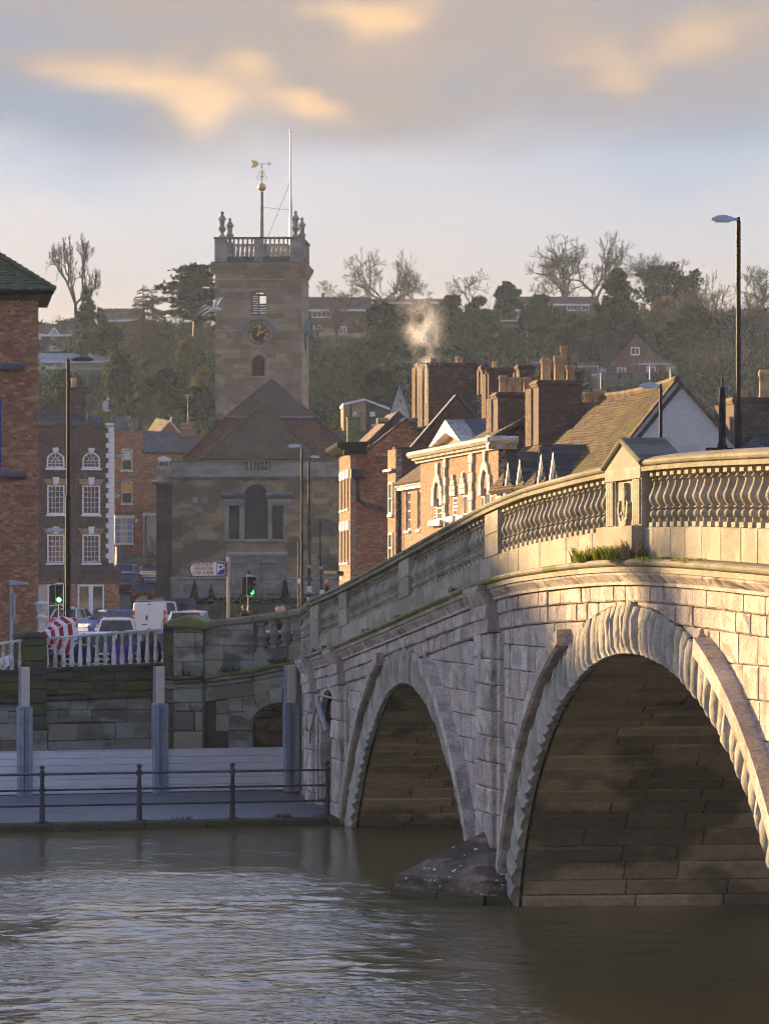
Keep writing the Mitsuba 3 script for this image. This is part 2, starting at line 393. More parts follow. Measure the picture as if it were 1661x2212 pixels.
matte('church_stone_black', tinted((0.05, 0.042, 0.035), (0.075, 0.062, 0.05), (0.04, 0.035, 0.03), 1.0, 0.5, (0.13, 0.11, 0.085), 0.4, 0.5), 0.9)
matte('tower_stone', tinted((0.29, 0.21, 0.13), (0.38, 0.31, 0.22), (0.235, 0.165, 0.1), 0.7, 0.45, (0.2, 0.155, 0.115), 0.5, 0.6), 0.9)
matte('tile_brown', tinted((0.10, 0.06, 0.042), (0.145, 0.085, 0.055), (0.08, 0.055, 0.042), 2.0, 0.5, (0.13, 0.11, 0.055), 0.4, 0.8), 0.9)
matte('tile_mossy', tinted((0.085, 0.06, 0.036), (0.2, 0.135, 0.08), (0.07, 0.052, 0.034), 3.0, 0.6, (0.16, 0.15, 0.04), 0.5, 0.9), 0.92)
matte('tile_green', tinted((0.11, 0.115, 0.075), (0.17, 0.15, 0.1), (0.075, 0.09, 0.04), 3.0, 0.6, (0.08, 0.115, 0.025), 0.6, 1.7), 0.95)
matte('slate', tinted((0.055, 0.055, 0.065), (0.095, 0.09, 0.095), (0.045, 0.042, 0.045), 2.0, 0.4, (0.1, 0.095, 0.05), 0.35, 0.9), 0.7)
matte('lead', tinted((0.17, 0.18, 0.21), (0.2, 0.21, 0.24), (0.13, 0.14, 0.16), 2.0, 0.35), 0.6)
matte('stucco', tinted((0.56, 0.53, 0.5), (0.58, 0.55, 0.52), (0.47, 0.44, 0.41), 0.8, 0.3, (0.38, 0.35, 0.32), 0.4, 0.7), 0.9)
matte('clay_pot', tinted((0.5, 0.3, 0.14), (0.56, 0.36, 0.17), (0.34, 0.2, 0.11), 3.0, 0.5, (0.2, 0.13, 0.08), 0.4, 2.0), 0.85)
scene['window_glass'] = two({'type': 'principled', 'base_color': {'type': 'rgb', 'value': [0.035, 0.04, 0.05]}, 'roughness': 0.06, 'specular': 0.6})
scene['leaded_glass'] = two({'type': 'principled', 'base_color': proc(tinted((0.02, 0.026, 0.04), (0.03, 0.038, 0.055), (0.05, 0.045, 0.045), 6.0, 0.6)), 'roughness': 0.5, 'specular': 0.2})
matte('curtain', tinted((0.5, 0.45, 0.38), (0.55, 0.5, 0.42), (0.4, 0.34, 0.28), 3.0, 0.4), 0.9)
matte('yellow_card', tinted((0.75, 0.42, 0.06), (0.78, 0.45, 0.07), (0.6, 0.3, 0.05), 6.0, 0.3), 0.8)
matte('neutral_brown', (0.24, 0.22, 0.19), 0.95)  # even grey-brown surface
matte('room_plaster', (0.42, 0.39, 0.34), 0.95)  # even pale plaster tone



def paint(name, c, metallic=0.0):
    scene[name] = two({'type': 'principled', 'base_color': {'type': 'rgb', 'value': list(c)}, 'roughness': 0.32, 'specular': 0.5, 'clearcoat': 0.9, 'clearcoat_gloss': 0.92, 'metallic': metallic})
    return name


paint('paint_white', (0.7, 0.7, 0.7)); paint('paint_silver', (0.46, 0.47, 0.49), 0.25); paint('paint_blue', (0.015, 0.05, 0.32)); paint('paint_maroon', (0.16, 0.012, 0.018))
paint('paint_red', (0.24, 0.014, 0.014)); paint('paint_navy', (0.025, 0.035, 0.07)); paint('paint_dark', (0.035, 0.035, 0.04)); paint('paint_pale_blue', (0.24, 0.33, 0.46))
scene['car_glass'] = two({'type': 'principled', 'base_color': {'type': 'rgb', 'value': [0.02, 0.028, 0.035]}, 'roughness': 0.04, 'specular': 0.7})
matte('rubber', (0.02, 0.02, 0.02), 0.8)
matte('lamp_red', (0.55, 0.02, 0.015), 0.2, None, 0.01, 0.6)
scene['lamp_clear'] = two({'type': 'principled', 'base_color': {'type': 'rgb', 'value': [0.6, 0.6, 0.6]}, 'roughness': 0.12, 'specular': 0.6})
matte('plate_yellow', (0.72, 0.55, 0.08), 0.5)
matte('sign_blue', (0.01, 0.035, 0.36), 0.5)
matte('sign_black', (0.01, 0.01, 0.012), 0.5)
matte('awning_red', (0.36, 0.02, 0.03), 0.8)
matte('awning_white', (0.7, 0.62, 0.62), 0.8)
matte('skin', (0.42, 0.24, 0.17), 0.6)
matte('hair_brown', (0.075, 0.042, 0.022), 0.55)
matte('hair_grey', (0.33, 0.3, 0.27), 0.6)
matte('cloth_purple', (0.11, 0.035, 0.24), 0.9)
matte('cloth_black', (0.018, 0.018, 0.022), 0.9)
matte('cloth_brown', (0.09, 0.055, 0.035), 0.9)
matte('cloth_navy', (0.02, 0.03, 0.06), 0.9)
matte('feather_white', (0.72, 0.71, 0.7), 0.8)
matte('feather_grey', (0.3, 0.31, 0.33), 0.8)


def leafy(name, c0, c1, trans):
    scene[name] = two({'type': 'principled', 'base_color': proc(tinted(c0, c1, c0, 0.5, 0.35)), 'roughness': 0.75, 'specular': 0.2}) if not trans else \
        {'type': 'principledthin', 'base_color': proc(tinted(c0, c1, c0, 0.5, 0.35)), 'roughness': 0.7, 'diff_trans': trans, 'spec_trans': 0.0}
    return name


leafy('leaf_dark', (0.011, 0.024, 0.009), (0.024, 0.042, 0.014), 0.25)
leafy('leaf_green', (0.028, 0.058, 0.014), (0.055, 0.09, 0.022), 0.4)
leafy('leaf_yellow', (0.085, 0.095, 0.018), (0.14, 0.135, 0.028), 0.6)
leafy('leaf_scrub', (0.045, 0.05, 0.022), (0.085, 0.078, 0.04), 0.4)
leafy('leaf_rust', (0.11, 0.065, 0.025), (0.16, 0.1, 0.04), 0.6)
leafy('twig_tan', (0.09, 0.068, 0.042), (0.15, 0.115, 0.072), 0.0)
leafy('bark_grey', (0.085, 0.07, 0.055), (0.12, 0.1, 0.08), 0.0)
leafy('bark_dark', (0.045, 0.038, 0.03), (0.065, 0.055, 0.045), 0.0)
leafy('grass_bright', (0.13, 0.17, 0.02), (0.24, 0.25, 0.05), 0.8)
leafy('grass_dry', (0.2, 0.16, 0.09), (0.26, 0.2, 0.12), 0.4)
matte('hill_earth', tinted((0.032, 0.04, 0.016), (0.04, 0.048, 0.022), (0.025, 0.03, 0.014), 0.2, 0.6, (0.075, 0.055, 0.03), 0.6, 0.12), 0.95)


def choppy(p):
    """1 in the broken water below the pier, less in the slack water by the quay and under the arches."""
    return 0.35 + 0.65 * smoothstep(0.25, 0.55, fbm(p.x * 0.28 + 3, p.y * 0.16, 2.0, 3)) * smoothstep(67.5, 64.5, p.y) * smoothstep(4.4, 1.4, p.x + 1.2 * noise(p.x * .8, p.y * .4, 4))


def ripples(p, n, uv):
    q = p.x + 1.1 * noise(p.x * 0.7, p.y * 0.5, 3.3)
    return choppy(p) * (0.5 * noise(q * 4.2, p.y * 7.0, 1.3) + 0.45 * noise(q * 9.0 + 4.0, p.y * 11.0, 2.1) + 0.26 * noise(q * 20.0, p.y * 22.0, 5.7) + 0.1 * noise(q * 44.0, p.y * 40.0, 7.7))


def chop_rough(p, n, uv):
    return 0.07 + 0.09 * choppy(p) * (0.6 + 0.8 * noise(p.x * 3.0, p.y * 1.6, 6.0))


scene['river_water'] = {'type': 'bumpmap', 'relief': proc(ripples, 4e-3), 'scale': 0.023,
                        'bsdf': {'type': 'principled', 'base_color': {'type': 'rgb', 'value': [0.092, 0.074, 0.027]}, 'roughness': proc(chop_rough), 'specular': 0.27}}

# ---------------------------------------------------------------- setting: river, quay, street, hillside
def sheet(name, xs, ys, zfun, mat, label, cat, smooth=True, keep=None):
    X, Y = np.meshgrid(xs, ys)
    Z = zfun(X, Y)
    V = np.stack([X, Y, Z], -1).reshape(-1, 3)
    m, n = len(xs), len(ys)
    i, j = np.meshgrid(np.arange(n - 1), np.arange(m - 1), indexing='ij')
    q = np.stack([i * m + j, i * m + j + 1, (i + 1) * m + j + 1, (i + 1) * m + j], -1).reshape(-1, 4)
    if keep is not None:
        c = V[q].mean(1)
        q = q[keep(c[:, 0], c[:, 1])]
    b = MB()
    b.add(V, q, (0.5, 0.5), world=True)
    return b.build(name, mat, None, smooth, label, cat, kind='structure')


def wave(X, Y):
    """Height of the river surface: long swells, and a choppy reach below the bridge pier."""
    P = lambda sx, sy, o: np.stack([X * sx + o, Y * sy, 0 * X + o], -1)   # noqa: E731
    edge = 11 * np.exp(-((X - 1.0) / 4.0) ** 2) - 3 * (meshkit.noise(P(.2, .1, 3)) - .5)
    chop = np.clip((66.5 - Y) / 2.0 + (meshkit.noise(P(0.35, 0.2, 9)) - 0.5) * 1.2, 0.12, 1) * np.clip((2.9 - X) / 1.6 + 1.5 * (meshkit.noise(P(.3, .3, 5)) - .5), 0.1, 1)
    calm = np.clip((Y - 37.5 - X * 0.35) / 3, 0.35, 1)
    h = 0.03 * (meshkit.noise(P(0.35, 0.5, 1)) - 0.5)
    h += chop * calm * (0.045 * (meshkit.noise(P(1.1, 1.7, 2)) - 0.5) + 0.03 * (meshkit.noise(P(2.6, 3.7, 4)) - 0.5) + 0.016 * (meshkit.noise(P(6, 8, 6)) - 0.5))
    return h + 0.012 * (meshkit.noise(P(1.6, 2.8, 7)) - 0.5)


near = (np.arange(-8.6, 9.0, 0.075), np.arange(37, 80.3, 0.1))
sheet('river', *near, wave, 'river_water', 'brown river in flood, choppy and sky-blue below the bridge pier', 'river')
b = MB()
for x0, x1, y0, y1 in ((-400, -8.6, -60, 80.3), (8.9, 400, -60, 160), (-8.6, 8.9, -60, 37)):
    b.quad([x0, y0, -.01], [x1, y0, -.01], [x1, y1, -.01], [x0, y1, -.01], tint=(.5, .5))
b.build('river_reach', 'river_water', None, False, 'brown river beyond the reach below the bridge', 'river', kind='structure')

QA, QB = at(0, VH, 77.0), at(735, VH, 79.4)              # water edge of the quay
QD = (QB - QA)[:2] / np.linalg.norm((QB - QA)[:2])
QF = Frame([QA[0], QA[1], 0], QD)                           # x along the quay edge, o towards the river
QL = float(np.linalg.norm((QB - QA)[:2]))
QZ = 0.15


def street_z(d):
    return np.interp(d, [60, 92, 150, 190, 225, 245, 265, 275, 290, 303, 320, 345, 3000], [2.3, 2.3, 1.75, 1.5, 2.05, 2.4, 2.9, 3.35, 4.4, 5.2, 6.5, 8.0, 60])


TERRACES = [(700, 730, 500), (760, 730, 500), (1205, 681, 500), (1124, 690, 494), (1096, 707, 480), (1375, 816, 440), (1404, 712, 478), (1462, 712, 474), (114, 762, 480), (130, 805, 452), (200, 805, 452), (264, 716, 505), (790, 928, 332), (863, 930, 300)]


def hill_z(X, Y):
    base = np.interp(Y, [88, 230, 268, 300, 330, 360, 400, 450, 500, 545, 600, 1200], [0.6, 0.7, 1.4, 3.2, 5.6, 12, 21.5, 31.5, 37.5, 39.5, 41, 43])
    P = np.stack([X * 0.02, Y * 0.02, 0 * X], -1)
    z = base + np.clip((Y - 290) / 60, 0, 1) * (6 * (meshkit.fbm(P, 3, 3) - 0.5) + 0.03 * np.clip(X, -60, 60))
    for u, v, d in TERRACES:                                     # level ground cut for each house
        p = at(u, v, d)
        w = np.exp(-((X - p[0]) / 13) ** 4 - ((Y - p[1] + 4) / 15) ** 4)
        z = z * (1 - w) + (p[2] - .3) * w
    return z


sheet('hillside', np.arange(-240, 241, 5.0), np.concatenate([np.arange(96, 300, 12.0), np.arange(300, 620, 6.0), np.arange(620, 715, 30.0)]), hill_z, 'hill_earth', 'wooded hillside of rough grass rising behind the town', 'hill')
sheet('street', np.arange(-26, 30, 2.0), np.arange(95.0, 340, 3.0), lambda X, Y: street_z(Y) + 0 * X, 'asphalt', 'asphalt street running from the bridge up past the church', 'street')

# ---------------------------------------------------------------- the stone bridge
B0 = np.array([-0.63, 78.7, 0.0])
BT = np.array([0.1325, -0.9912])
ROLL_S = [-14, -11, -7.5, -5.8, -2.1, 6.0, 12.4, 18.0, 21.3, 28.75, 36.3, 44, 60]
ROLL_Z = [2.95, 3.1, 3.30, 3.39, 3.6, 4.13, 4.57, 4.93, 5.06, 5.17, 5.05, 4.75, 3.9]
from scipy.interpolate import PchipInterpolator
zroll = PchipInterpolator(ROLL_S, ROLL_Z)
BF = Frame(B0, BT, eo=[-BT[1] * -1, -BT[0], 0])            # x along the bridge towards us, o out of the face towards the quay
BW = Frame(B0, BT, warp=zroll, eo=BF.eo)                  # the same with heights measured from the top of the string roll
ARCH = [dict(s=7.9, a=11.56, b=11.56, cz=-8.44, hood=2.7), dict(s=28.75, a=9.36, b=5.0, cz=-1.0, hood=4.3)]
RING, HOOD, THICK = 0.58, 0.23, 8.2

bridge = thing('stone_bridge', 'old sandstone bridge with balustraded parapet rising over arches of the river', 'bridge')


for A in ARCH:                                                   # length along the intrados from the crown, against the angle
    tt_ = np.linspace(0, 1.75, 900)
    ll_ = np.concatenate([[0], np.cumsum(np.hypot(np.diff(A['a'] * np.sin(tt_)), np.diff(A['b'] * np.cos(tt_))))])
    A['t'] = lambda q, t=tt_, l=ll_: math.copysign(float(np.interp(abs(q), l, t)), q)
    A['q1'] = float(np.interp(math.acos((-.35 - A['cz']) / A['b']), tt_, ll_))
    A['qx'] = lambda dx, t=tt_, l=ll_, A=A: float(np.interp(math.asin(dx / A['a']), t, l))


def AP(A, q, r):
    """The point q metres along the arch from its crown and r outwards from it."""
    t = A['t'](q)
    n = np.array([math.sin(t) / A['a'], math.cos(t) / A['b']])
    n /= np.linalg.norm(n)
    return A['s'] + A['a'] * math.sin(t) + r * n[0], A['cz'] + A['b'] * math.cos(t) + r * n[1]


def circle(A, r, n=140):
    out = []
    for t in np.linspace(0, 2 * math.pi, n, endpoint=False):
        m = np.array([math.sin(t) / A['a'], math.cos(t) / A['b']])
        m /= np.linalg.norm(m)
        out.append((A['s'] + A['a'] * math.sin(t) + r * m[0], A['cz'] + A['b'] * math.cos(t) + r * m[1]))
    return Polygon(out)


S0, S1 = -7.4, 44.0
top_line = [(s, float(zroll(s))) for s in np.linspace(S1, S0, 60)]
passage = Polygon([(-5.5, -1), (-2.75, -1), (-2.75, 1.9)] + [(-4.125 + 1.375 * math.cos(t), 1.9 + 0.75 * math.sin(t)) for t in np.linspace(0, math.pi, 13)][1:-1] + [(-5.5, 1.9)])
third = dict(s=49.7, a=11.56, b=11.56, cz=-8.44)
elev = Polygon([(S0, -2)] + [(S1, -2)] + [(s, z - 0.3) for s, z in top_line])
core = elev.difference(passage.buffer(0.02)).difference(circle(third, .04))
for A in ARCH:
    core = core.difference(circle(A, 0.03))
core = core.intersection(sbox(S0, -2, S1, 9))
b = MB(BF)
for g in getattr(core, 'geoms', [core]):
    b.poly(g, -THICK, -0.035, tint=(.5, .5))
b.build('core', 'joint_dark', bridge)

# spandrel walling: courses of ashlar, clipped by the arch rings, the hoods and the courses under the string
clipper = elev.intersection(Polygon([(S0, -0.6), (S1, -0.6)] + [(s, z - 0.80) for s, z in top_line])).difference(passage.buffer(0.32)).difference(circle(third, .84))
for A in ARCH:
    clipper = clipper.difference(circle(A, RING + 0.01))
z, row = -0.45, 0
ashlar_rest = MB(BF)
while z < 4.6:
    h = RNG.choice([0.38, 0.41, 0.44])
    s = S0 + RNG.uniform(0, 0.5)
    while s < S1:
        L = RNG.uniform(0.5, 1.15) if RNG.random() < 0.8 else RNG.uniform(0.3, 0.5)
        g = sbox(s + 0.005, z + 0.005, s + L - 0.005, z + h - 0.005).intersection(clipper)
        for q in getattr(g, 'geoms', [g]):
            if q.area > 0.012 and q.geom_type == 'Polygon':
                p = RNG.uniform(-0.012, 0.012)
                (ashlar_rest if used.get(f'{bridge}__ashlar_stone', 0) > 296 else MB(BF)).poly(q.simplify(0.01), -0.05, p, 0.014, tilt=0.012).build_unless(ashlar_rest, 'ashlar_stone', 'stone_face', bridge)
        s += L
    z += h
    row += 1
ashlar_rest.build('ashlar_masonry', 'stone_face', bridge, kind='stuff')
# two courses of frieze stones under the string, the upper one standing further out
for h0, h1, o in ((-0.545, -0.335, 0.075), (-0.79, -0.55, 0.04)):
    s = S0
    while s < S1:
        L = RNG.uniform(0.55, 1.1)
        a, c = s + 0.006, min(s + L, S1) - 0.006
        q = Polygon([(a, zroll(a) + h0), (c, zroll(c) + h0), (c, zroll(c) + h1), (a, zroll(a) + h1)])
        for A in ARCH:
            q = q.difference(circle(A, RING + 0.01))
        for g in getattr(q, 'geoms', [q]):
            if g.area > 0.02:
                MB(BF).poly(g.simplify(0.01), -0.05, o + RNG.uniform(-.012, .012), 0.02, tilt=0.02).build('frieze_stone', 'stone_face', bridge)
        s += L
vault_rest = MB(BF)
# arch rings: rounded voussoirs, hood stones and the vault behind
for A in ARCH:
    t1 = A['q1']
    n = int(round(2 * t1 / 0.36))
    n += 1 - n % 2
    for i in range(n):
        ta, tb = -t1 + 2 * t1 * i / n, -t1 + 2 * t1 * (i + 1) / n
        key = i == n // 2
        r1 = RING + (0.05 if key else RNG.uniform(-0.02, 0.02))
        prof = [(0.02, -0.05), (0.03, 0.01), (0.1, 0.06), (0.3, 0.1), (0.5, 0.108), (0.7, 0.1), (0.9, 0.06), (0.97, 0.01), (0.98, -0.05)]
        bulge = RNG.uniform(0.7, 1.15) * (1.25 if key else 1)
        L, rr = [], (-0.035, 0.05, 0.2, 0.42, r1)
        swell = (0.55, 0.9, 1.0, 0.95, 0.6)
        for r, w in zip(rr, swell):
            for f, o in prof:
                t = ta + (tb - ta) * f
                wob = 1 + 0.3 * (RNG.random() - .5)
                x_, z_ = AP(A, t, r)
                L.append((x_, o * bulge * w * wob if o > 0 else o, z_))
        k = len(prof)
        q = [[a * k + c, a * k + c + 1, (a + 1) * k + c + 1, (a + 1) * k + c] for a in range(4) for c in range(k - 1)]
        for e in (0, 4):                                           # under and upper faces
            m = len(L)
            x_, z_ = AP(A, (ta + tb) / 2, rr[e])
            L.append((x_, -0.05, z_))
            q += [[e * k + c, e * k + c + 1, m, m] for c in range(k - 1)]
        b = MB(BF)
        b.add(L, np.array(q))
        b.build('keystone' if key else 'voussoir', 'stone_ring', bridge, True)
    for sg in (-1, 1):
        th = A['qx'](A['hood'])
        m = 9
        for i in range(m):
            ta, tb = [sg * (th + (t1 + .02 - th) * (i + e) / m) for e in (0.004, 0.996)]
            L = []
            for t in np.linspace(ta, tb, 4):
                for r, o in ((RING, -0.04), (RING - 0.005, 0.16), (RING + 0.03, 0.2), (RING + HOOD, 0.195), (RING + HOOD + 0.012, -0.04)):
                    x_, z_ = AP(A, t, r)
                    L.append((x_, o, z_))
            q = [[a * 5 + c, a * 5 + (c + 1) % 5, (a + 1) * 5 + (c + 1) % 5, (a + 1) * 5 + c] for a in range(3) for c in range(5)]
            q += [[0, 1, 2, 3], [0, 3, 4, 4], [15, 16, 17, 18], [15, 18, 19, 19]]
            b = MB(BF)
            b.add(L, np.array(q))
            b.build('hood_stone', 'stone_face', bridge)
        if sg < 0:
            continue
        x, zz = AP(A, th - .12, RING + .1)
        MB(BF).lathe([(0.01, -0.12), (0.07, -0.1), (0.1, 0), (0.07, 0.09), (0.03, 0.14), (0.01, 0.2)], x, 0.06, zz, 8).build('hood_stop', 'stone_face', bridge, True)
    # vault: long stones in courses parallel to the springing
    dt = 0.3
    t = -t1
    while t < t1:
        hh = dt * RNG.uniform(0.85, 1.15)
        o = -0.10
        if t < 0.3 * t1:
            while o > -THICK:
                L = RNG.uniform(0.8, 1.9)
                o2 = max(o - L, -THICK)
                rz = RNG.uniform(-0.012, 0.02)
                e = 0.007
                b2 = 0.022
                P = []
                for r, dtt, do in ((0.03, 0, 0), (b2 - .02 + rz + .006, 0, 0), (rz - 0.016, e * 2.4, b2)):
                    for tt, oo in ((t + e + dtt, o - 0.006 - do), (t + e + dtt, o2 + 0.006 + do), (t + hh - e - dtt, o2 + 0.006 + do), (t + hh - e - dtt, o - 0.006 - do)):
                        x_, z_ = AP(A, tt, r)
                        P.append((x_, oo, z_))
                q = [[a * 4 + c, a * 4 + (c + 1) % 4, a * 4 + 4 + (c + 1) % 4, a * 4 + 4 + c] for a in range(2) for c in range(4)] + [[8, 9, 10, 11]]
                b = MB(BF)
                b.add(P, np.array(q))
                if used.get(f'{bridge}__vault_stone', 0) < 290 and t < 0.05 * t1:
                    b.build('vault_stone', 'stone_vault', bridge)
                else:
                    vault_rest.add(P, np.array(q))
                o = o2
        else:
            b = MB(BF)
            P = [(AP(A, tt, 0)[0], oo, AP(A, tt, 0)[1]) for tt in (t, t + hh - .006) for oo in (-0.1, -THICK)]
            b.add(P, np.array([[0, 1, 3, 2]]))
            b.build('vault_course', 'stone_vault', bridge)
        t += hh
vault_rest.build('vault_masonry', 'stone_vault', bridge, kind='stuff')
# passage through the land end: jambs, arch stones, back wall added to keep it dark
b = MB(BF)
b.box(-5.6, -2.6, -7.9, -7.8, -0.2, 3.0)
b.build('passage_back', 'stone_quay', bridge)
for i in range(7):
    ta, tb = math.pi * (i + .03) / 7, math.pi * (i + .97) / 7
    f = lambda t, r: (-4.125 + (1.375 + r) * math.cos(t), 1.9 + (0.75 + r) * math.sin(t))   # noqa: E731
    MB(BF).poly([f(ta, 0), f((ta + tb) / 2, 0), f(tb, 0), f(tb, 0.3), f((ta + tb) / 2, .3), f(ta, 0.3)], -0.1, 0.02, 0.012).build('passage_voussoir', 'stone_face', bridge)
for x0, x1 in ((-5.8, -5.5), (-2.75, -2.45)):
    for i in range(5):
        MB(BF).block(x0, x1, -0.4, 0.015 + RNG.uniform(-.01, .01), 0.42 * i - 0.2, 0.42 * i + 0.212, 0.012).build('passage_jamb_stone', 'stone_face', bridge)
# pilasters over the piers: a narrower pile proud of a wider one
for x0, x1 in ((-7.3, -6.0), (-2.3, -0.95), (16.75, 18.25)):
    zt = float(zroll((x0 + x1) / 2)) - 0.8
    z = -0.5
    while z < zt - 0.05:
        h = 0.4 if z > 0.6 else 0.9
        z2 = min(z + h, zt)
        if zt - z2 < 0.15:
            z2 = zt
        ml = RNG.uniform(0.35, 0.65)
        for c0, c1 in ((x0, x0 + ml * (x1 - x0)), (x0 + ml * (x1 - x0), x1)):
            MB(BF).block(c0 + 0.003, c1 - 0.003, -0.05, 0.17 + RNG.uniform(-0.015, 0.02), z + 0.006, z2 - 0.006, 0.03, tilt=0.015).build('pilaster_stone', 'stone_face', bridge)
        MB(BF).block(x0 - 0.34, x0 - .002, -0.05, 0.07, z + 0.006, z2 - 0.006, 0.014).build('pilaster_stone', 'stone_face', bridge)
        MB(BF).block(x1 + .002, x1 + 0.34, -0.05, 0.07, z + 0.006, z2 - 0.006, 0.014).build('pilaster_stone', 'stone_face', bridge)
        z = z2
    for e, o in ((0, 0.2), (0.0, 0.25)):
        pass
    b = MB(BW)
    b.prof(x0 - 0.02, x1 + 0.02, [(-.05, -0.82), (0.2, -0.82), (0.2, -0.62), (0.23, -.6), (0.23, -0.4), (0.36, -0.16), (0.36, -0.1), (-.05, -0.1)], 3)
    b.build('pilaster_cap', 'stone_face', bridge)

# string: cove, fascia and moss-grown roll in lengths that follow the camber
s = S0
roll_prof = [(-0.02, 0.0)] + [(0.2 + 0.085 * math.sin(t), -0.05 + 0.05 * math.cos(t)) for t in np.linspace(0, math.pi, 7)] + [(-0.02, -0.1)]
while s < S1:
    L = RNG.uniform(0.9, 1.5)
    e = min(s + L, S1)
    b = MB(BW)
    b.prof(s + 0.004, e - 0.004, roll_prof, 3)
    mossy = RNG.random() < (0.75 if 4 < s < 24 else 0.15)
    b.build('string_roll', 'stone_mossy' if mossy else 'stone_coping', bridge)
    MB(BW).prof(s + 0.003, e - 0.003, [(-.02, -.1), (0.225, -0.1), (0.225, -0.165), (-.02, -.165)], 3).build('string_fascia', 'stone_parapet', bridge)
    s = e
s = S0
while s < S1:
    L = RNG.uniform(0.8, 1.3)
    e = min(s + L, S1)
    cove = [(-.02, -.166), (0.19, -0.166), (0.18, -0.2), (0.135, -0.25), (0.105, -0.285), (0.12, -0.29), (0.12, -0.33), (-.02, -.33)]
    MB(BW).prof(s + 0.005, e - 0.005, cove, 3).build('cove_stone', 'stone_face', bridge)
    s = e

# parapet: plinth stones, balusters between piers, rail, dentilled fascia and rounded coping
PIERS = [(-7.4, -5.9), (-2.3, -1.0), (6.75, 8.05), (16.75, 18.05), (27.1, 29.45), (38.4, 39.7)]
s = -5.9
while s < S1:
    L = RNG.uniform(0.8, 1.15)
    e = min(s + L, S1)
    b = MB(BW)
    b.block(s + 0.004, e - 0.004, -0.28, RNG.uniform(-.004, .004), 0.0, 0.392, 0.012)
    b.build('plinth_stone', 'stone_parapet', bridge)
    s = e
bal = [(0.07, 0.0), (0.07, 0.055), (0.088, 0.06), (0.098, 0.1), (0.09, 0.135), (0.062, 0.155), (0.085, 0.165), (0.085, 0.185), (0.062, 0.195), (0.085, 0.23), (0.107, 0.28), (0.108, 0.32), (0.09, 0.37), (0.067, 0.43), (0.054, 0.49),
       (0.056, 0.51), (0.075, 0.52), (0.075, 0.535), (0.056, 0.545), (0.062, 0.56), (0.085, 0.575)]
m = MB()
m.lathe(bal, n=12)
balv, balf, _ = m.arrays()
m = MB()
m.lathe([(0.0, 0.0), (0.105, 0.0), (0.105, 0.06), (0.0, 0.06)], n=4, square=True)
capv, capf, _ = m.arrays()
bal_ply = [mikit.ply(trimesh.Trimesh(balv * [k * 1.18, k * 1.18, 1], balf, process=False), 'stone_parapet', smooth=True, uv=np.tile((t, 1 - t), (len(balv), 1))) for k, t in ((1.0, 0.1), (1.05, 0.5), (0.95, 0.85), (1.0, .65))]
cap_ply = mikit.ply(trimesh.Trimesh(capv, capf, process=False), 'stone_parapet', uv=np.tile((.4, .4), (len(capv), 1)))
ang = math.degrees(math.atan2(BT[1], BT[0]))


def put_baluster(parent, p, rot, k=1.0, name='baluster'):
    """One baluster with its square foot and head block, standing at p."""
    key = key_for(name, parent)
    T = TF().translate(p.tolist()).rotate([0, 0, 1], rot).scale([1, 1, k])
    scene[key] = {**RNG.choice(bal_ply), 'to_world': T @ TF().translate([0, 0, 0.06])}
    scene[key + '__foot'] = {**cap_ply, 'to_world': T}
    scene[key + '__head'] = {**cap_ply, 'to_world': T @ TF().translate([0, 0, 0.635])}


for (a0, a1), (c0, c1) in zip(PIERS[:-1], PIERS[1:]):
    n = int(round((c0 - a1) / 0.42))
    for i in range(n):
        s = a1 + (c0 - a1) * (i + 0.5) / n
        put_baluster(bridge, BW.pt([[s, -0.14, 0.396]])[0], ang)
for i, (a0, a1) in enumerate(PIERS):
    if i != 4:
        for h0, h1 in ((0.394, 0.75), (0.753, 1.09)):
            if i == 0:
                h0 = 0.0 if h0 < .5 else h0
            MB(BW).block(a0 + .002, a1 - .002, -0.3, 0.012, h0, h1, 0.012).build('parapet_pier', 'stone_parapet', bridge)
s = -7.4
cop = [(-0.31, 1.16), (-.31, 1.1), (0.05, 1.1), (0.05, 1.155)] + [(-0.02 + 0.085 * math.cos(t), 1.205 + 0.05 * math.sin(t)) for t in np.linspace(-1.2, 1.57, 6)] + [(-.13, 1.29), (-0.24, 1.25)]
while s < S1:
    L = RNG.uniform(1.0, 1.45)
    e = min(s + L, S1)
    for a, c in ((s, e),):
        if a < 27.1 < c:
            c = 27.1
            e = 27.1
        if 27.1 <= a < 29.45:
            e = 29.45
            continue_at = e
            break
        MB(BW).prof(a + 0.004, c - 0.004, cop, 3).build('coping_stone', 'stone_coping', bridge)
    s = e
# the pedimented pedestal at the crown
zc = float(zroll(28.2))
PF = Frame(BF.pt([[28.28, 0, zc]])[0] * [1, 1, 1], BT, eo=BF.eo)
b = MB(PF)
b.box(-1.17, 1.17, -0.4, 0.0, 0.0, 1.1)
b.box(-1.19, 1.19, -0.4, 0.17, 0.0, 0.42)
for sg in (-1, 1):
    b.box(sg * 0.88 - 0.28, sg * 0.88 + 0.28, -0.1, 0.035, 0.42, 1.02)
b.box(-1.18, 1.18, -.4, 0.06, 1.02, 1.17)
ped = b.build('crest_pedestal', 'stone_parapet', bridge)
for sg in (-1, 1):
    for i in range(4):
        MB(PF).prof(sg * 0.88 - 0.24 + 0.12 * i + .01, sg * 0.88 - 0.24 + 0.12 * (i + 1) - .01, [(0.03, 0.44), (0.06, 0.44), (0.06, 1.01), (0.03, 1.01)]).build('flute', 'stone_parapet', ped)
b = MB(PF)
b.poly([(-1.27, 1.17), (1.27, 1.17), (1.27, 1.21), (0, 1.56), (-1.27, 1.21)], -.5, 0.05, 0.0)
b.build('pediment', 'stone_parapet', ped)
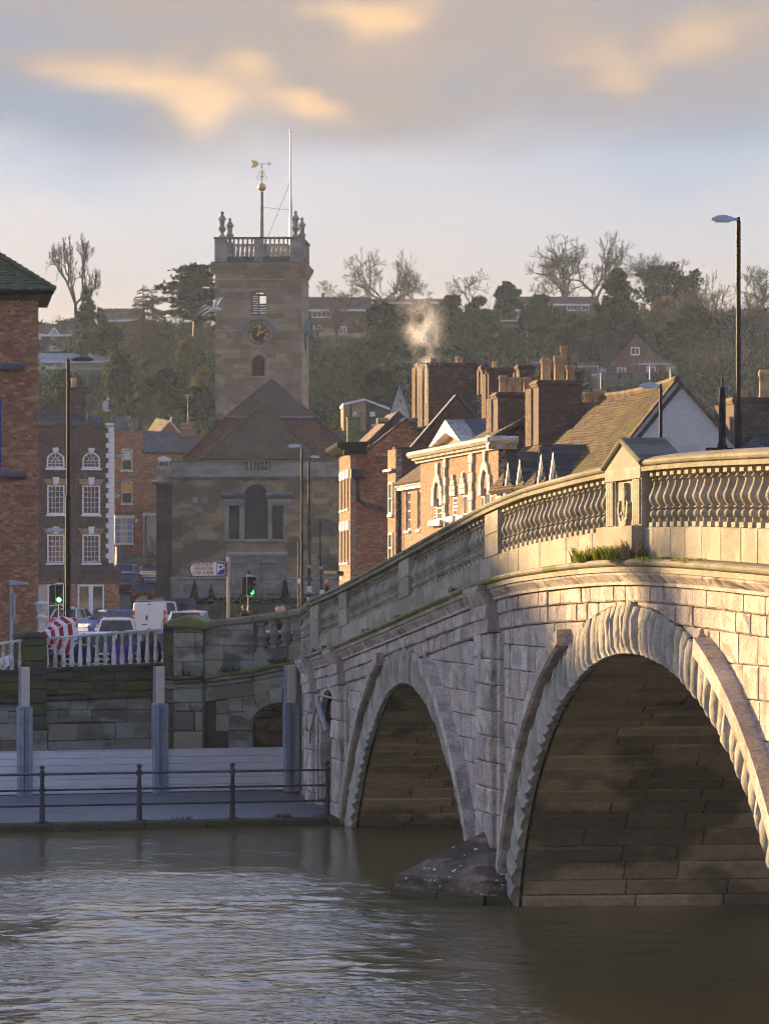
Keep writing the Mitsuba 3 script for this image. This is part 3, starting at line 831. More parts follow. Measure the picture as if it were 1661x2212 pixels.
for sg in (-1, 1):
    b = MB(PF)
    b.poly([(0, 1.49), (sg * 1.27, 1.17), (sg * 1.31, 1.24), (0, 1.57)], -.5, 0.1, 0.02)
    b.build('pediment_slope', 'stone_dark_cap', ped)
b = MB(PF)                                                      # carved relief: anchor, castle shield, sword and rose
b.box(-.05, .06, 0, .1, .45, .92)
b.box(-.22, .2, 0, .09, .82, .87)
for a in np.linspace(-1.25, 1.25, 9):
    b.box(.3 * math.sin(a) - .05, .3 * math.sin(a) + .05, 0, .11, .72 - .28 * math.cos(a) - .045, .72 - .28 * math.cos(a) + .045)
b.poly([(-.34, .72), (-.26, .62), (-.22, .76)], 0, .1)
b.poly([(.34, .72), (.26, .62), (.22, .76)], 0, .1)
b.poly([(-.16, .98), (.16, .98), (.16, .92), (.1, .9), (-.1, .9), (-.16, .92)], 0, .12)
b.box(.12, .17, 0, .12, .55, .93)
b.lathe([(0, -.02), (.07, -.01), (.07, .03), (0, .05)], .02, .09, .58, 8)
for V_ in b.V:
    V_ -= np.outer((V_ - PF.O) @ PF.eo, PF.eo) * .45           # low relief
b.build('carved_relief', 'stone_parapet', ped)
# deck and far parapet
b = MB(BW)
b.prof(S0 - 6, S1, [(-0.3, -0.05), (-0.3, 0.05), (-1.9, 0.1), (-6.2, 0.1), (-7.9, 0.05), (-7.9, -0.4), (-.3, -.4)], 40)
b.build('deck', 'pavement_stone', bridge)
s = -2.3
while s < S1:
    e = min(s + 1.2, S1)
    MB(BW).block(s + 0.004, e - 0.004, -THICK, -THICK + 0.3, -0.3, 1.1, 0.01).build('far_parapet_stone', 'stone_parapet', bridge)
    MB(BW).prof(s + 0.004, e - 0.004, [(o - THICK + .3, h - .0) for o, h in cop], 2).build('far_coping_stone', 'stone_coping', bridge)
    s = e
# cutwater of the river pier
nose, nearc, farc = (17.6, 1.55), (19.45, 0.4), (15.85, 0.4)


def wedge(mb, k, z0, z1, top=None, dz=0):
    P = [(farc[0] - k * .6, 0), (farc[0] - k, farc[1] + k), (nose[0], nose[1] + 1.6 * k), (nearc[0] + k, nearc[1] + k), (nearc[0] + k * .6, 0)]
    if top is None:
        mb.add([(s, o, z0) for s, o in P] + [(s, o, z1) for s, o in P], [[i, i + 1, i + 6, i + 5] for i in range(4)] + [[5, 6, 7, 7], [5, 7, 8, 9]])
    else:
        mb.add([(s, o, z0) for s, o in P] + [top], [[i, i + 1, 5] for i in range(4)])
    return mb


b = wedge(MB(BF), 0.0, 0.1, 0.36)
wedge(b, -0.03, 0.358, 0.36, (17.6, 0.12, 1.02))
cut = b.build('cutwater', 'stone_cutwater', bridge)
for (a, c), n in (((farc, nose), 2), ((nose, nearc), 2), ((nearc, (19.5, 0.0)), 1)):
    for i in range(n):
        p, q = [np.array(a) + (np.array(c) - np.array(a)) * f for f in (i / n + .006, (i + 1) / n - .006)]
        nrm = np.array([-(q - p)[1], (q - p)[0]])
        nrm = nrm / np.linalg.norm(nrm) * (1 if nrm @ (p - np.array([17.6, 0.2])) > 0 else -1)
        L = [(*(p + nrm * .08), -0.8), (*(q + nrm * .08), -0.8), (*(q + nrm * .08), 0.13), (*(p + nrm * .08), 0.13), (*(q + nrm * .055), 0.155), (*(p + nrm * .055), 0.155), (*(q - nrm * .2), 0.16), (*(p - nrm * .2), 0.16), (*(p - nrm * .2), -.8), (*(q - nrm * .2), -.8)]
        MB(BF).add(L, [[0, 1, 2, 3], [3, 2, 4, 5], [5, 4, 6, 7], [0, 3, 7, 8], [1, 9, 6, 2]]).build('base_stone', 'stone_weedy', cut)

# ---------------------------------------------------------------- quay, river wall, flood barrier, railing
def stone_courses(region, fr, parent, name, mat, hs, ls, o=0.0, depth=0.06, bev=0.014, rough=0.012, tilt=0.012, z0=None, most=290, rest='masonry', cut=0.0, gap=0.005, jitter=0.0):
    """Courses of blocks that fill a region of a wall; past the limit they join one mesh."""
    x0, za, x1, zb = region.bounds
    z = za if z0 is None else z0
    left = MB(fr)
    while z < zb:
        h = RNG.uniform(*hs)
        x = x0 - RNG.uniform(0, ls[0])
        while x < x1:
            L = RNG.uniform(*ls)
            j = RNG.uniform(-jitter, jitter)
            g = sbox(x + gap, z + gap + j, x + L - gap, z + h - gap + j).intersection(region)
            for q in getattr(g, 'geoms', [g]):
                if q.geom_type == 'Polygon' and q.area > max(cut, 2e-3):
                    m = left if used.get(f'{parent}__{name}', -1) >= most else MB(fr)
                    m.poly(q.simplify(0.004), o - depth, o + RNG.uniform(-rough, rough), bev, tilt=tilt)
                    m.build_unless(left, name, mat, parent)
            x += L
        z += h
    left.build(rest, mat, parent, kind='stuff')


# quay surface, kerb stones
b = MB(QF)
n = 24
for i in range(n):
    x0, x1 = -3 + (QL + 5) * i / n, -3 + (QL + 5) * (i + 1) / n
    b.add([(x0, -0.5, QZ - .01), (x1, -0.5, QZ - .01), (x1, -16, QZ + 0.03), (x0, -16, QZ + .03)], [[0, 1, 2, 3]], (.5, .5))
b.build('quayside', 'wet_asphalt', None, False, 'wet grey asphalt quayside behind the black railing', 'quay', kind='structure')
kerb = thing('quay_kerb', 'weed-stained row of kerb stones along the water edge of the quay', 'kerb')
x = -1.5
while x < QL:
    L = min(RNG.choice([1.15, 1.3, 0.95, 1.6]), QL - x)
    b = MB(QF)
    pr = [(-0.55, -1), (0.0, -1), (0.02, 0.02), (0.0, QZ - .035), (-0.05, QZ + .002), (-0.3, QZ + .012), (-0.55, QZ + .008)]
    b.prof(x + .008, x + L - .008, [(o + RNG.uniform(-.008, .008), zz) for o, zz in pr])
    b.build('kerb_stone', 'stone_weedy', kerb)
    x += L

# black iron railing
rail = thing('quay_railing', 'black iron railing with three bars and ball-topped posts along the quay', 'railing')
posts = [QF.px(u, v, -0.3)[0] for u, v in ((91, 1772), (301, 1767), (502, 1762), (707, 1758))]
posts = [2 * posts[0] - posts[1]] + posts
PH = 1.16
for i, x in enumerate(posts):
    b = MB(QF)
    b.box(x - .115, x + .115, -.41, -.19, QZ, QZ + .04)
    pr = [(.062, .04), (.06, .1), (.052, .3), (.05, .31), (.062, .315), (.062, .375), (.05, .38), (.047, .62), (.062, .625), (.062, .69), (.045, .695), (.04, .92)]
    b.lathe(pr, x, -.3, QZ, 10)
    b.lathe([(.052, .91), (.056, .915), (.056, 1.02), (.05, 1.025), (.03, 1.04), (.028, 1.06), (.05, 1.075), (.056, 1.1), (.046, 1.135), (.0, 1.15)], x, -.3, QZ, 10)
    b.build('post', 'dark_iron', rail)
for h in (0.345, 0.655, 0.965):
    b = MB(QF)
    b.tube([(posts[0], -.3, QZ + h), (posts[-1], -.3, QZ + h)], .022, 8)
    b.build('bar', 'dark_iron', rail)

# river wall: from the left edge of the view to the pier at the end of the bridge wall
WA, WB = at(-40, VH, 90.2), at(352, VH, 92.4)
WF = Frame([WA[0], WA[1], 0], (WB - WA)[:2])
WL = float(np.hypot(*(WB - WA)[:2]))
wall = thing('river_wall', 'dark mossy stone river wall below the white balustrades', 'wall')
lx = lambda u, v, o=0.0: WF.px(u, v, o)   # noqa: E731
zt0, zt1 = lx(0, 1448)[1], lx(345, 1432)[1]
sl = (zt1 - zt0) / (lx(345, 1432)[0] - lx(0, 1448)[0])
wtop = lambda x: zt0 + sl * (x - lx(0, 1448)[0])   # noqa: E731
b = MB(WF)
b.poly([(-.5, -.5), (WL, -.5), (WL, wtop(WL)), (-.5, wtop(-.5))], -1.0, -0.05)
b.build('core', 'joint_dark', wall)
hm, hs_ = 0.66, 0.78                                          # depth of the mossy upper wall and the string below it
low = Polygon([(-.5, -.2), (WL, -.2), (WL, wtop(WL) - hs_), (-.5, wtop(-.5) - hs_)])
stone_courses(low, WF, wall, 'stone', 'stone_quay', (0.24, 0.4), (0.4, 1.25), 0, bev=0.02, rough=0.02, tilt=0.03, jitter=.02)
up = Polygon([(-.5, wtop(-.5) - hm), (WL, wtop(WL) - hm), (WL, wtop(WL) - .06), (-.5, wtop(-.5) - .06)])
stone_courses(up, WF, wall, 'mossy_stone', 'stone_moss_wall', (0.16, 0.24), (0.35, 0.9), 0.0, bev=0.035, rough=0.03, tilt=0.06, jitter=.03)
x = -.5
while x < WL:
    L = min(RNG.uniform(.8, 1.3), WL - x)
    for h0, h1, o in ((-.06, .0, .06), (-hs_, -hm, .07)):
        MB(WF).poly([(x + .004, wtop(x) + h0), (x + L - .004, wtop(x + L) + h0), (x + L - .004, wtop(x + L) + h1), (x + .004, wtop(x) + h1)], -.3, o, .025, tilt=.02).build('string_stone' if h0 < -.5 else 'coping_stone', 'stone_moss_wall', wall)
    x += L
px0, px1 = lx(48, 1600)[0], lx(99, 1600)[0]
zp = lx(70, 1372)[1]
z = -.1
while z < zp - .1:
    h = RNG.uniform(.26, .4)
    z2 = min(z + h, zp - .05)
    MB(WF).block(px0, px1, -.5, .09 + RNG.uniform(-.012, .012), z + .004, z2 - .004, .025, tilt=.03).build('pier_stone', 'stone_moss_wall' if z > 1.4 else 'stone_quay', wall)
    z = z2
b = MB(WF)
b.poly([(px0 - .03, zp - .05), (px1 + .03, zp - .05), (px1, zp + .0), ((px0 + px1) / 2 + .1, zp + .07), ((px0 + px1) / 2 - .15, zp + .06), (px0, zp + .02)], -.55, .12, .03)
b.build('pier_cap', 'stone_moss_wall', wall)


def white_balustrade(us, v0, v1, base0, base1, label):
    """Cast iron balusters painted white; us are the places along the rail, v the heights of the rail's top."""
    t = thing('white_balustrade', label, 'balustrade', None)
    xs = [lx(u, 1400, -.1)[0] for u in us]
    top = lambda x: lx(us[0], v0, -.1)[1] + (x - xs[0]) / (xs[-1] - xs[0]) * (lx(us[-1], v1, -.1)[1] - lx(us[0], v0, -.1)[1])   # noqa: E731
    bot = lambda x: wtop(x) + .004   # noqa: E731
    pr = [(.05, 0), (.05, .02), (.042, .035), (.036, .05), (.055, .09), (.062, .14), (.058, .22), (.046, .42), (.036, .62), (.03, .78), (.032, .8), (.044, .82), (.044, .85), (.034, .87), (.036, .92), (.052, .95), (.052, 1.0)]
    for x in xs:
        h = top(x) - .05 - bot(x)
        MB(WF).lathe([(r, z * h) for r, z in pr], x, -.1, bot(x), 9).build('baluster', 'cream_paint', t, True)
    b = MB(WF)
    e = .1
    b.add([(xs[0] - e, o, top(xs[0] - e) + dz) for o, dz in ((-.17, -.05), (-.03, -.05), (-.02, -.015), (-.04, 0.0), (-.16, 0.0), (-.18, -.015))] +
          [(xs[-1] + e, o, top(xs[-1] + e) + dz) for o, dz in ((-.17, -.05), (-.03, -.05), (-.02, -.015), (-.04, 0.0), (-.16, 0.0), (-.18, -.015))], [[i, (i + 1) % 6, (i + 1) % 6 + 6, i + 6] for i in range(6)])
    b.build('rail', 'cream_paint', t)
    return t


white_balustrade([101 + 18.1 * i for i in range(14)], 1377, 1358.5, 1447, 1431, 'white-painted balustrade of slim balusters on the wall right of the mossy pier')
white_balustrade([-11, 7, 25.5, 43.5], 1390, 1381.5, 1452, 1447, 'short white-painted balustrade at the left edge of the photo')

# pier and curved wall where the bridge meets the street: a polyline of frames
ends = [at(352, VH, 91.9), at(380, VH, 91.6), at(442, VH, 91.4), at(548, VH, 91.3), at(648, VH, 90.7), BF.pt([[-7.4, 0, 0]])[0]]
ap = thing('approach_wall', 'dark weathered stone wall curving from the bridge end to a square pier', 'wall')
fr = [Frame([a[0], a[1], 0], (c - a)[:2]) for a, c in zip(ends[:-1], ends[1:])]
ln = [float(np.hypot(*(c - a)[:2])) for a, c in zip(ends[:-1], ends[1:])]
# heights of coping top and string top (metres) at each corner, read off the photograph
ctop = [fr[min(i, 4)].px(u, v)[1] for i, (u, v) in enumerate(((352, 1348), (380, 1337), (442, 1341), (548, 1329), (648, 1314)))] + [float(zroll(-7.4)) + 1.29]
stop_ = [fr[min(i, 4)].px(u, v)[1] for i, (u, v) in enumerate(((352, 1461), (380, 1461), (442, 1459), (548, 1445), (648, 1425)))] + [float(zroll(-7.4)) + 0.0]
for i, (f, L) in enumerate(zip(fr, ln)):
    hi = lambda x, a=ctop[i], c=ctop[i + 1], L=L: a + (c - a) * x / L     # noqa: E731
    lo = lambda x, a=stop_[i], c=stop_[i + 1], L=L: a + (c - a) * x / L   # noqa: E731
    proud = 0.16 if i == 1 else 0.0
    back = -0.32
    g = f.shift(proud)
    hole = None
    if i == 4:
        ux = lambda u, v: f.px(u, v)[0]    # noqa: E731
    void = Polygon()
    if i == 3:
        zs, rad = 1.15, 1.0
        cx = f.px(612, 1600)[0]
        void = Polygon([(cx - rad, -.4)] + [(cx - rad * math.cos(t), zs + rad * math.sin(t)) for t in np.linspace(0, math.pi, 19)] + [(cx + rad, -.4)])
        MB(f).box(cx - rad - .2, cx + rad + .2, -3.0, -2.9, -.4, 2.6).build('arch_back', 'stone_quay', ap)
        sd = MB(f)
        arc = [(cx - rad, -.4)] + [(cx - rad * math.cos(t), zs + rad * math.sin(t)) for t in np.linspace(0, math.pi, 15)] + [(cx + rad, -.4)]
        for (xa_, za_), (xb_, zb_) in zip(arc[:-1], arc[1:]):
            sd.quad((xa_, .0, za_), (xb_, .0, zb_), (xb_, -3, zb_), (xa_, -3, za_))
        sd.build('arch_lining', 'stone_quay', ap)
    b = MB(g)
    top_core = (lambda x: hi(x) - .2) if i < 3 else lo
    b.poly(Polygon([(0, -.3), (L, -.3), (L, top_core(L)), (0, top_core(0))]).difference(void), -1.0 if i < 3 else -0.8, -.05)
    b.build('core', 'joint_dark', ap)
    upper = Polygon([(0, lo(0) + .0), (L, lo(L)), (L, hi(L) - (.2 if i != 0 else .12)), (0, hi(0) - (.2 if i != 0 else .12))])
    if i < 3:
        stone_courses(upper, g, ap, 'wall_stone', 'stone_quay' if i != 0 else 'stone_moss_wall', (0.33, 0.36), (0.5, 0.9), 0, bev=.008, rough=.008, tilt=.006)
        if i in (1,):                                           # returns of the projecting pier
            for xx in (0.0, L - .02):
                b = MB(f)
                b.box(xx, xx + .02, -.2, proud - .02, -.2, hi(xx) - .2)
                b.build('pier_side', 'stone_quay', ap)
    # lower wall
    lower = Polygon([(0, -.2), (L, -.2), (L, lo(L) - .62), (0, lo(0) - .62)])
    if i in (1, 3):
        stone_courses(lower.difference(void), g, ap, 'wall_stone', 'stone_quay', (0.36, 0.46), (0.6, 1.3), 0.02, bev=.03, rough=.015, tilt=.02)
    elif i == 2:
        d = L * .5
        stone_courses(lower.intersection(sbox(0, -1, .22 * L, 9)), g, ap, 'wall_stone', 'stone_quay', (0.4, 0.44), (0.4, 0.9), -.14, bev=.012)
        stone_courses(lower.intersection(sbox(.22 * L, -1, d, 9)), g, ap, 'wall_stone', 'stone_quay', (0.4, 0.44), (0.6, 0.9), -.05, bev=.012)
        stone_courses(lower.intersection(sbox(d, -1, L, 9)), g, ap, 'wall_stone', 'stone_quay', (0.4, 0.44), (1.2, 1.4), 0.09, bev=.025)
    elif i == 0:
        stone_courses(lower, g, ap, 'wall_stone', 'stone_moss_wall', (0.26, 0.4), (0.4, 0.9), 0, bev=.02, rough=.02)
    # plinth band, string, mouldings, coping
    x = 0.0
    while x < L - .02:
        e = min(x + RNG.uniform(.75, 1.1), L)
        if L - e < .3:
            e = L
        q = lambda h0, h1, o0, o1, nm, m, bv=.012, base=lo: MB(g).poly([(x + .003, base(x) + h0), (e - .003, base(e) + h0), (e - .003, base(e) + h1), (x + .003, base(x) + h1)], o0, o1, bv).build(nm, m, ap)   # noqa: E731
        q(-.09, 0.0, -.3, .17, 'string_roll', 'stone_mossy' if i > 1 else 'stone_moss_wall', .03)
        q(-.16, -.094, -.3, .12, 'string_fascia', 'stone_quay')
        q(-.3, -.165, -.2, .06, 'moulding_stone', 'stone_quay', .05)
        q(-.615, -.305, -.2, .03, 'frieze_stone', 'stone_quay', .012)
        if i < 1 or i > 2:
            q(-.19, 0.0, back, .05, 'coping_stone', 'stone_coping' if i > 1 else 'stone_moss_wall', .05, hi)
        elif i == 2:
            q(-.19, 0.0, back, .06, 'coping_stone', 'stone_coping', .05, hi)
        if i > 2:
            MB(g).poly([(x + .003, lo(x)), (e - .003, lo(e)), (e - .003, lo(e) + .39), (x + .003, lo(x) + .39)], back, .0, .01).build('plinth_stone', 'stone_quay', ap)
        x = e
    if i == 1:                                                  # cap of the square pier, a mound of moss on it
        b = MB(g)
        b.poly([(-.12, hi(0) - .2), (L + .12, hi(L) - .2), (L + .16, hi(L) - .1), (L + .1, hi(L) - .03), (L * .5, hi(0) + .1), (-.1, hi(0) - .03), (-.16, hi(0) - .1)], -.8, .14, .05)
        b.build('pier_cap', 'stone_mossy', ap)
    if i > 2:
        n = int(round(L / .335))
        for k in range(n):
            xx = L * (k + .5) / n
            rot = math.degrees(math.atan2(f.ex[1], f.ex[0]))
            put_baluster(ap, f.pt([[xx, -.14, lo(xx) + .394]])[0], rot, (hi(xx) - lo(xx) - .394 - .19) / .695)
# blind arch of the curved wall: on the last two stretches
g5 = fr[4]
L5 = ln[4]
arch_c = fr[3].px(613, 1700)[0]
af = fr[3].shift(0.06)
for k in range(6):
    ta, tb = math.pi * .62 * k / 6, math.pi * .62 * (k + 1) / 6
    q = lambda t, r: (cx - (rad + r) * math.cos(t), zs + (rad + r) * math.sin(t))    # noqa: E731
    MB(af).poly([q(ta + .008, 0), q((ta + tb) / 2, 0), q(tb - .008, 0), q(tb - .008, .34), q((ta + tb) / 2, .34), q(ta + .008, .34)], -.05, .07, .012).build('arch_stone', 'stone_quay', ap)
for k in range(4):
    MB(af).block(cx - rad - .34, cx - rad, -.05, .07, -.1 + .31 * k + .004, -.1 + .31 * (k + 1) - .004, .015).build('arch_stone', 'stone_quay', ap)
stone_courses(Polygon([(0, -.2), (L5, -.2), (L5, stop_[5] - .62), (0, stop_[4] - .62)]), g5, ap, 'wall_stone', 'stone_quay', (0.38, 0.44), (0.6, 1.2), 0.0, bev=.02)

# flood barrier: three posts, planks between them, sealing plate and cable
FA, FB = at(0, VH, 87.6), at(613, VH, 90.0)
FF = Frame([FA[0], FA[1], 0], (FB - FA)[:2])
fx = lambda u, v, o=0.0: FF.px(u, v, o)   # noqa: E731
for k, (u0, u1, v0, v1, vt, a, c, lab) in enumerate(((38, 67, 1526, 1719, 1441, 44, 62, 'galvanised flood barrier post with a buff upper sleeve, leftmost of the three'),
                                                   (330, 360, 1519, 1713, 1440, 335, 353, 'galvanised flood barrier post with a buff upper sleeve, middle one of the three'),
                                                   (613, 643, 1518, 1703, 1437, 618, 636, 'galvanised flood barrier post against the wall by the bridge'))):
    t = thing('flood_barrier_post', lab, 'post', 'flood barrier posts')
    x0, x1 = fx(u0, v1)[0], fx(u1, v1)[0]
    zb, zs_, zt = QZ, fx(u0, v0)[1], fx(a, vt)[1]
    w = x1 - x0
    b = MB(FF)
    pr = [(x0, 0), (x0, .12), (x0 + .05, .16), (x1 - .05, .16), (x1, .12), (x1, 0)]
    for q0, q1, o in ((0, .34, .14), (.66, 1, .14)):
        b.poly([(x0 + q0 * w, zb), (x0 + q1 * w, zb), (x0 + q1 * w, zs_ - .04 * (q0 < .5 or 1)), (x0 + q1 * w - .03 * (q1 == 1), zs_), (x0 + q0 * w + .03 * (q0 == 0), zs_), (x0 + q0 * w, zs_ - .04)], -.1, o)
    b.box(x0 + .34 * w, x0 + .66 * w, -.1, .08, zb, zs_)
    b.box(x0 + .42 * w, x0 + .44 * w, .08, .16, zb, zs_ - .02)
    b.box(x0 - .02, x1 + .02, -.2, .2, zb, zb + .025)
    b.build('steel_column', 'galvanised', t)
    b = MB(FF)
    for i in range(24):
        zz = zb + .08 + i * (zs_ - zb - .12) / 24
        b.box(x0 + .5 * w - .012, x0 + .5 * w + .012, .08, .1, zz, zz + .024)
    b.build('bolt_row', 'dark_iron', t, kind='stuff')
    xa, xc = fx(a, vt)[0], fx(c, vt)[0]
    MB(FF).block(xa, xc, -.1, .1, zs_ - .01, zt, .01).build('upper_sleeve', 'post_sleeve', t)
    MB(FF).box(xa - .018, xa - .002, -.1, .08, zs_ - .01, zt).build('sleeve_flange', 'galvanised', t)
for k, (u0, u1, lab) in enumerate(((-40, 38, 'stacked aluminium flood planks at the left edge of the photo'), (67, 330, 'stacked aluminium flood planks between the left and middle posts'), (360, 613, 'stacked aluminium flood planks between the middle post and the bridge'))):
    t = thing('flood_barrier', lab, 'flood barrier', 'flood barriers')
    x0, x1 = fx(u0, 1700)[0] + .005, fx(u1, 1700)[0] - .005
    ztop = fx((u0 + u1) / 2, 1621.5 - .016 * ((u0 + u1) / 2 - 300))[1]
    hh = (ztop - QZ - .03) / 6
    for i in range(6):
        MB(FF).block(x0, x1, -.05, 0.0, QZ + .03 + hh * i + .005, QZ + .03 + hh * (i + 1) - .005, .006).build('plank', 'aluminium', t)
    MB(FF).box(x0, x1, -.06, .0, QZ + .0, QZ + .028).build('seal_strip', 'rubber', t)
    MB(FF).box(x0, x1, -.06, .012, ztop + .0, ztop + .022).build('top_trim', 'aluminium', t)
t = thing('sealing_plate', 'buff sealing plate with rusty brackets bolted to the wall beside the bridge', 'plate')
xa, xc = fx(638, 1600, -.2)[0], fx(660, 1600, -.2)[0]
MB(FF).poly([(xa, QZ + .08), (xc, QZ + .08), (xc - .01, 2.75), (xc - .06, 3.02), (xa, 3.05)], -.5, -.1, .01).build('plate', 'buff_plate', t)
for zz in (.75, 1.72, 2.6):
    b = MB(FF)
    b.tube([(xa, -.07, zz), (xa + .1, -.05, zz)], .014, 5)
    b.lathe([(.03, -.03), (.045, -.02), (.045, .03), (.02, .04)], xa + .13, -.08, zz, 7)
    b.build('bracket', 'clay_pot', t)
b = MB(FF)
b.tube([(xc + .02, -.08, QZ), (xc + .03, -.05, 1.2), (xc + .02, -.05, 2.4), (xc - .02, -.02, 2.75), (xc - .08, .02, 2.98), (xc - .2, .0, 3.12)], .028, 7)
b.build('cable_pipe', 'black_paint', None, True, 'black cable pipe climbing the wall beside the sealing plate', 'pipe')
t = thing('recess_lamp', 'grey lamp tube and pale curved arm hanging in the recess by the bridge', 'lamp')
b = MB(BF)
p0, p1, p2 = [BF.px(u, v, .12) for u, v in ((706, 1508), (700, 1530), (690, 1605))]
b.tube([(p0[0], .0, p0[1]), (p0[0] - .3, .25, p0[1] + .05), (p1[0], .3, p1[1]), (p2[0], .32, p2[1] + .2), (p2[0], .32, p2[1])], .03, 6)
b.build('arm', 'buff_plate', t, True)
q0, q1 = BF.px(706, 1512, .1), BF.px(714, 1580, .1)
MB(BF).tube([(q0[0], .3, q0[1]), (q1[0], .18, q1[1])], .06, 8).build('tube', 'grey_metal', t)


# ---------------------------------------------------------------- small plants on the stone
def blades(mb, c, n, rad, h, w=.008, lean=.5, fr=None):
    for _ in range(n):
        a, r = RNG.uniform(0, 6.283), rad * math.sqrt(RNG.random())
        x, y = c[0] + r * math.cos(a), c[1] + r * math.sin(a) * .5
        t = RNG.uniform(0, 6.283)
        hh = h * RNG.uniform(.5, 1.15)
        dx, dy = math.cos(a) * lean * hh * RNG.uniform(.2, 1.2), math.sin(a) * lean * hh * RNG.uniform(.2, 1.2)
        wx, wy = w * math.cos(t), w * math.sin(t)
        mb.add([(x - wx, y - wy, c[2]), (x + wx, y + wy, c[2]), (x + dx * .4 + wx * .7, y + dy * .4 + wy * .7, c[2] + hh * .6), (x + dx * .4 - wx * .7, y + dy * .4 - wy * .7, c[2] + hh * .6), (x + dx, y + dy, c[2] + hh * .9)], [[0, 1, 2, 3], [3, 2, 4, 4]])


for s, o, r, h, n, m, lab in ((26.55, .12, .45, .15, 420, 'grass_bright', 'bright green tuft of moss and grass left of the crest pedestal'), (28.9, .22, .6, .19, 600, 'grass_bright', 'bright green grass tuft below the crest pedestal'),
                              (25.9, .1, .35, .26, 90, 'grass_dry', 'dry seeding grass leaning on the plinth left of the pedestal'), (29.5, .17, .28, .27, 120, 'grass_dry', 'dry grass clump at the right foot of the crest pedestal'),
                              (27.0, .12, .1, .16, 50, 'leaf_yellow', 'small leafy weed at the left corner of the crest pedestal'), (30.9, .18, .5, .05, 120, 'grass_bright', 'low patch of moss on the string right of the pedestal'),
                              (33.0, .18, .4, .05, 80, 'grass_bright', 'thin moss patch on the string near the right edge')):
    b = MB(BW)
    blades(b, (s, o, -.01), n, r, h, .012)
    b.build('grass_tuft' if n > 100 or s < 27 else 'moss_patch', m, None, False, lab, 'grass tuft', kind='stuff' if s > 30.5 or n == 90 else None)
for s, lab in ((-5.3, 'weed tuft at the foot of the bridge end pier'), (-3.4, 'grey-green weed tuft on the string near the bridge end'), (3.0, 'small weed on the mossy string above the first arch'), (7.3, 'weed on the string above the crown of the first arch'), (14.5, 'weed on the string left of the river pier')):
    b = MB(BW)
    blades(b, (s, .1, -.01), 50, .25, .13, .007)
    b.build('weed_tuft', 'leaf_green', None, False, lab, 'weed')
for i, x, L, lab in ((2, .5, .1, 'weeds growing on the string beside the square pier'), (3, .6, .1, 'weed clump on the curved wall below the balusters'), (1, .35, .1, 'weed on the ledge of the square pier')):
    b = MB(fr[i])
    blades(b, (x * ln[i], .1, stop_[i] + (stop_[i + 1] - stop_[i]) * x), 90, .3, .17, .008)
    b.build('weed_tuft', 'leaf_green', None, False, lab, 'weed')
for u, v, n, lab in ((395, 1763, 40, 'small green weed on the kerb right of the second railing post'), (610, 1760, 90, 'weed patch on the kerb between the last two railing posts'), (695, 1755, 40, 'small weed on the kerb at the last railing post')):
    x, _ = QF.px(u, v, -.35)
    b = MB(QF)
    blades(b, (x, -.35, QZ), n, .22, .13, .006)
    b.build('weed_tuft', 'leaf_green', None, False, lab, 'weed')

# ---------------------------------------------------------------- building helpers
def bricks(region, fr, parent, mat, back, L=0.225, Hc=0.075, o=0.0, most=290, depth=0.05, z0=None, rough=0.004, first=None):
    """Brick courses laid over a region of a wall; `first` is the part of it whose bricks become parts of their own."""
    x0, za, x1, zb = region.bounds
    rest = MB(fr)
    n, z = 0, za if z0 is None else z0
    row = 0
    made = 0
    if first is None and most:
        first = region
    while z < zb:
        strip = region.intersection(sbox(x0 - 1, z + .3 * Hc, x1 + 1, z + .7 * Hc))
        for g in getattr(strip, 'geoms', [strip]):
            if g.is_empty or g.geom_type != 'Polygon':
                continue
            a, _, c, _ = g.bounds
            head = row % 3 == 2                                   # every third course is of headers
            l = L / 2 if head else L
            x = a - (l / 2 if row % 2 else 0)
            while x < c - .01:
                p, q = max(x, a) + .005, min(x + l, c) - .005
                if q - p > .02:
                    m = rest
                    if made < most and first.contains(Point((p + q) / 2, z + Hc / 2)):
                        m = MB(fr)
                        made += 1
                    m.block(p, q, o - depth, o + RNG.uniform(-rough, rough), z + .005, z + Hc - .005, .006)
                    m.build_unless(rest, 'brick', mat, parent)
                x += l
        z += Hc
        row += 1
    rest.build('brickwork', mat, parent, kind='stuff')
    if back:
        b = MB(fr)
        b.poly(region, o - depth - .2, o - .014)
        b.build('mortar', back, parent)


def slope_frame(a, b_, c):
    """A roof plane: eave from a to b_, and c a point up the slope. Returns a function of (along, up, out)."""
    a, b_, c = map(np.asarray, (a, b_, c))
    ex = (b_ - a) / np.linalg.norm(b_ - a)
    n = np.cross(ex, c - a)
    n /= np.linalg.norm(n)
    if n[2] < 0:
        n = -n
    up = np.cross(n, ex)
    if up[2] < 0:
        up = -up
    return a, ex, up, n


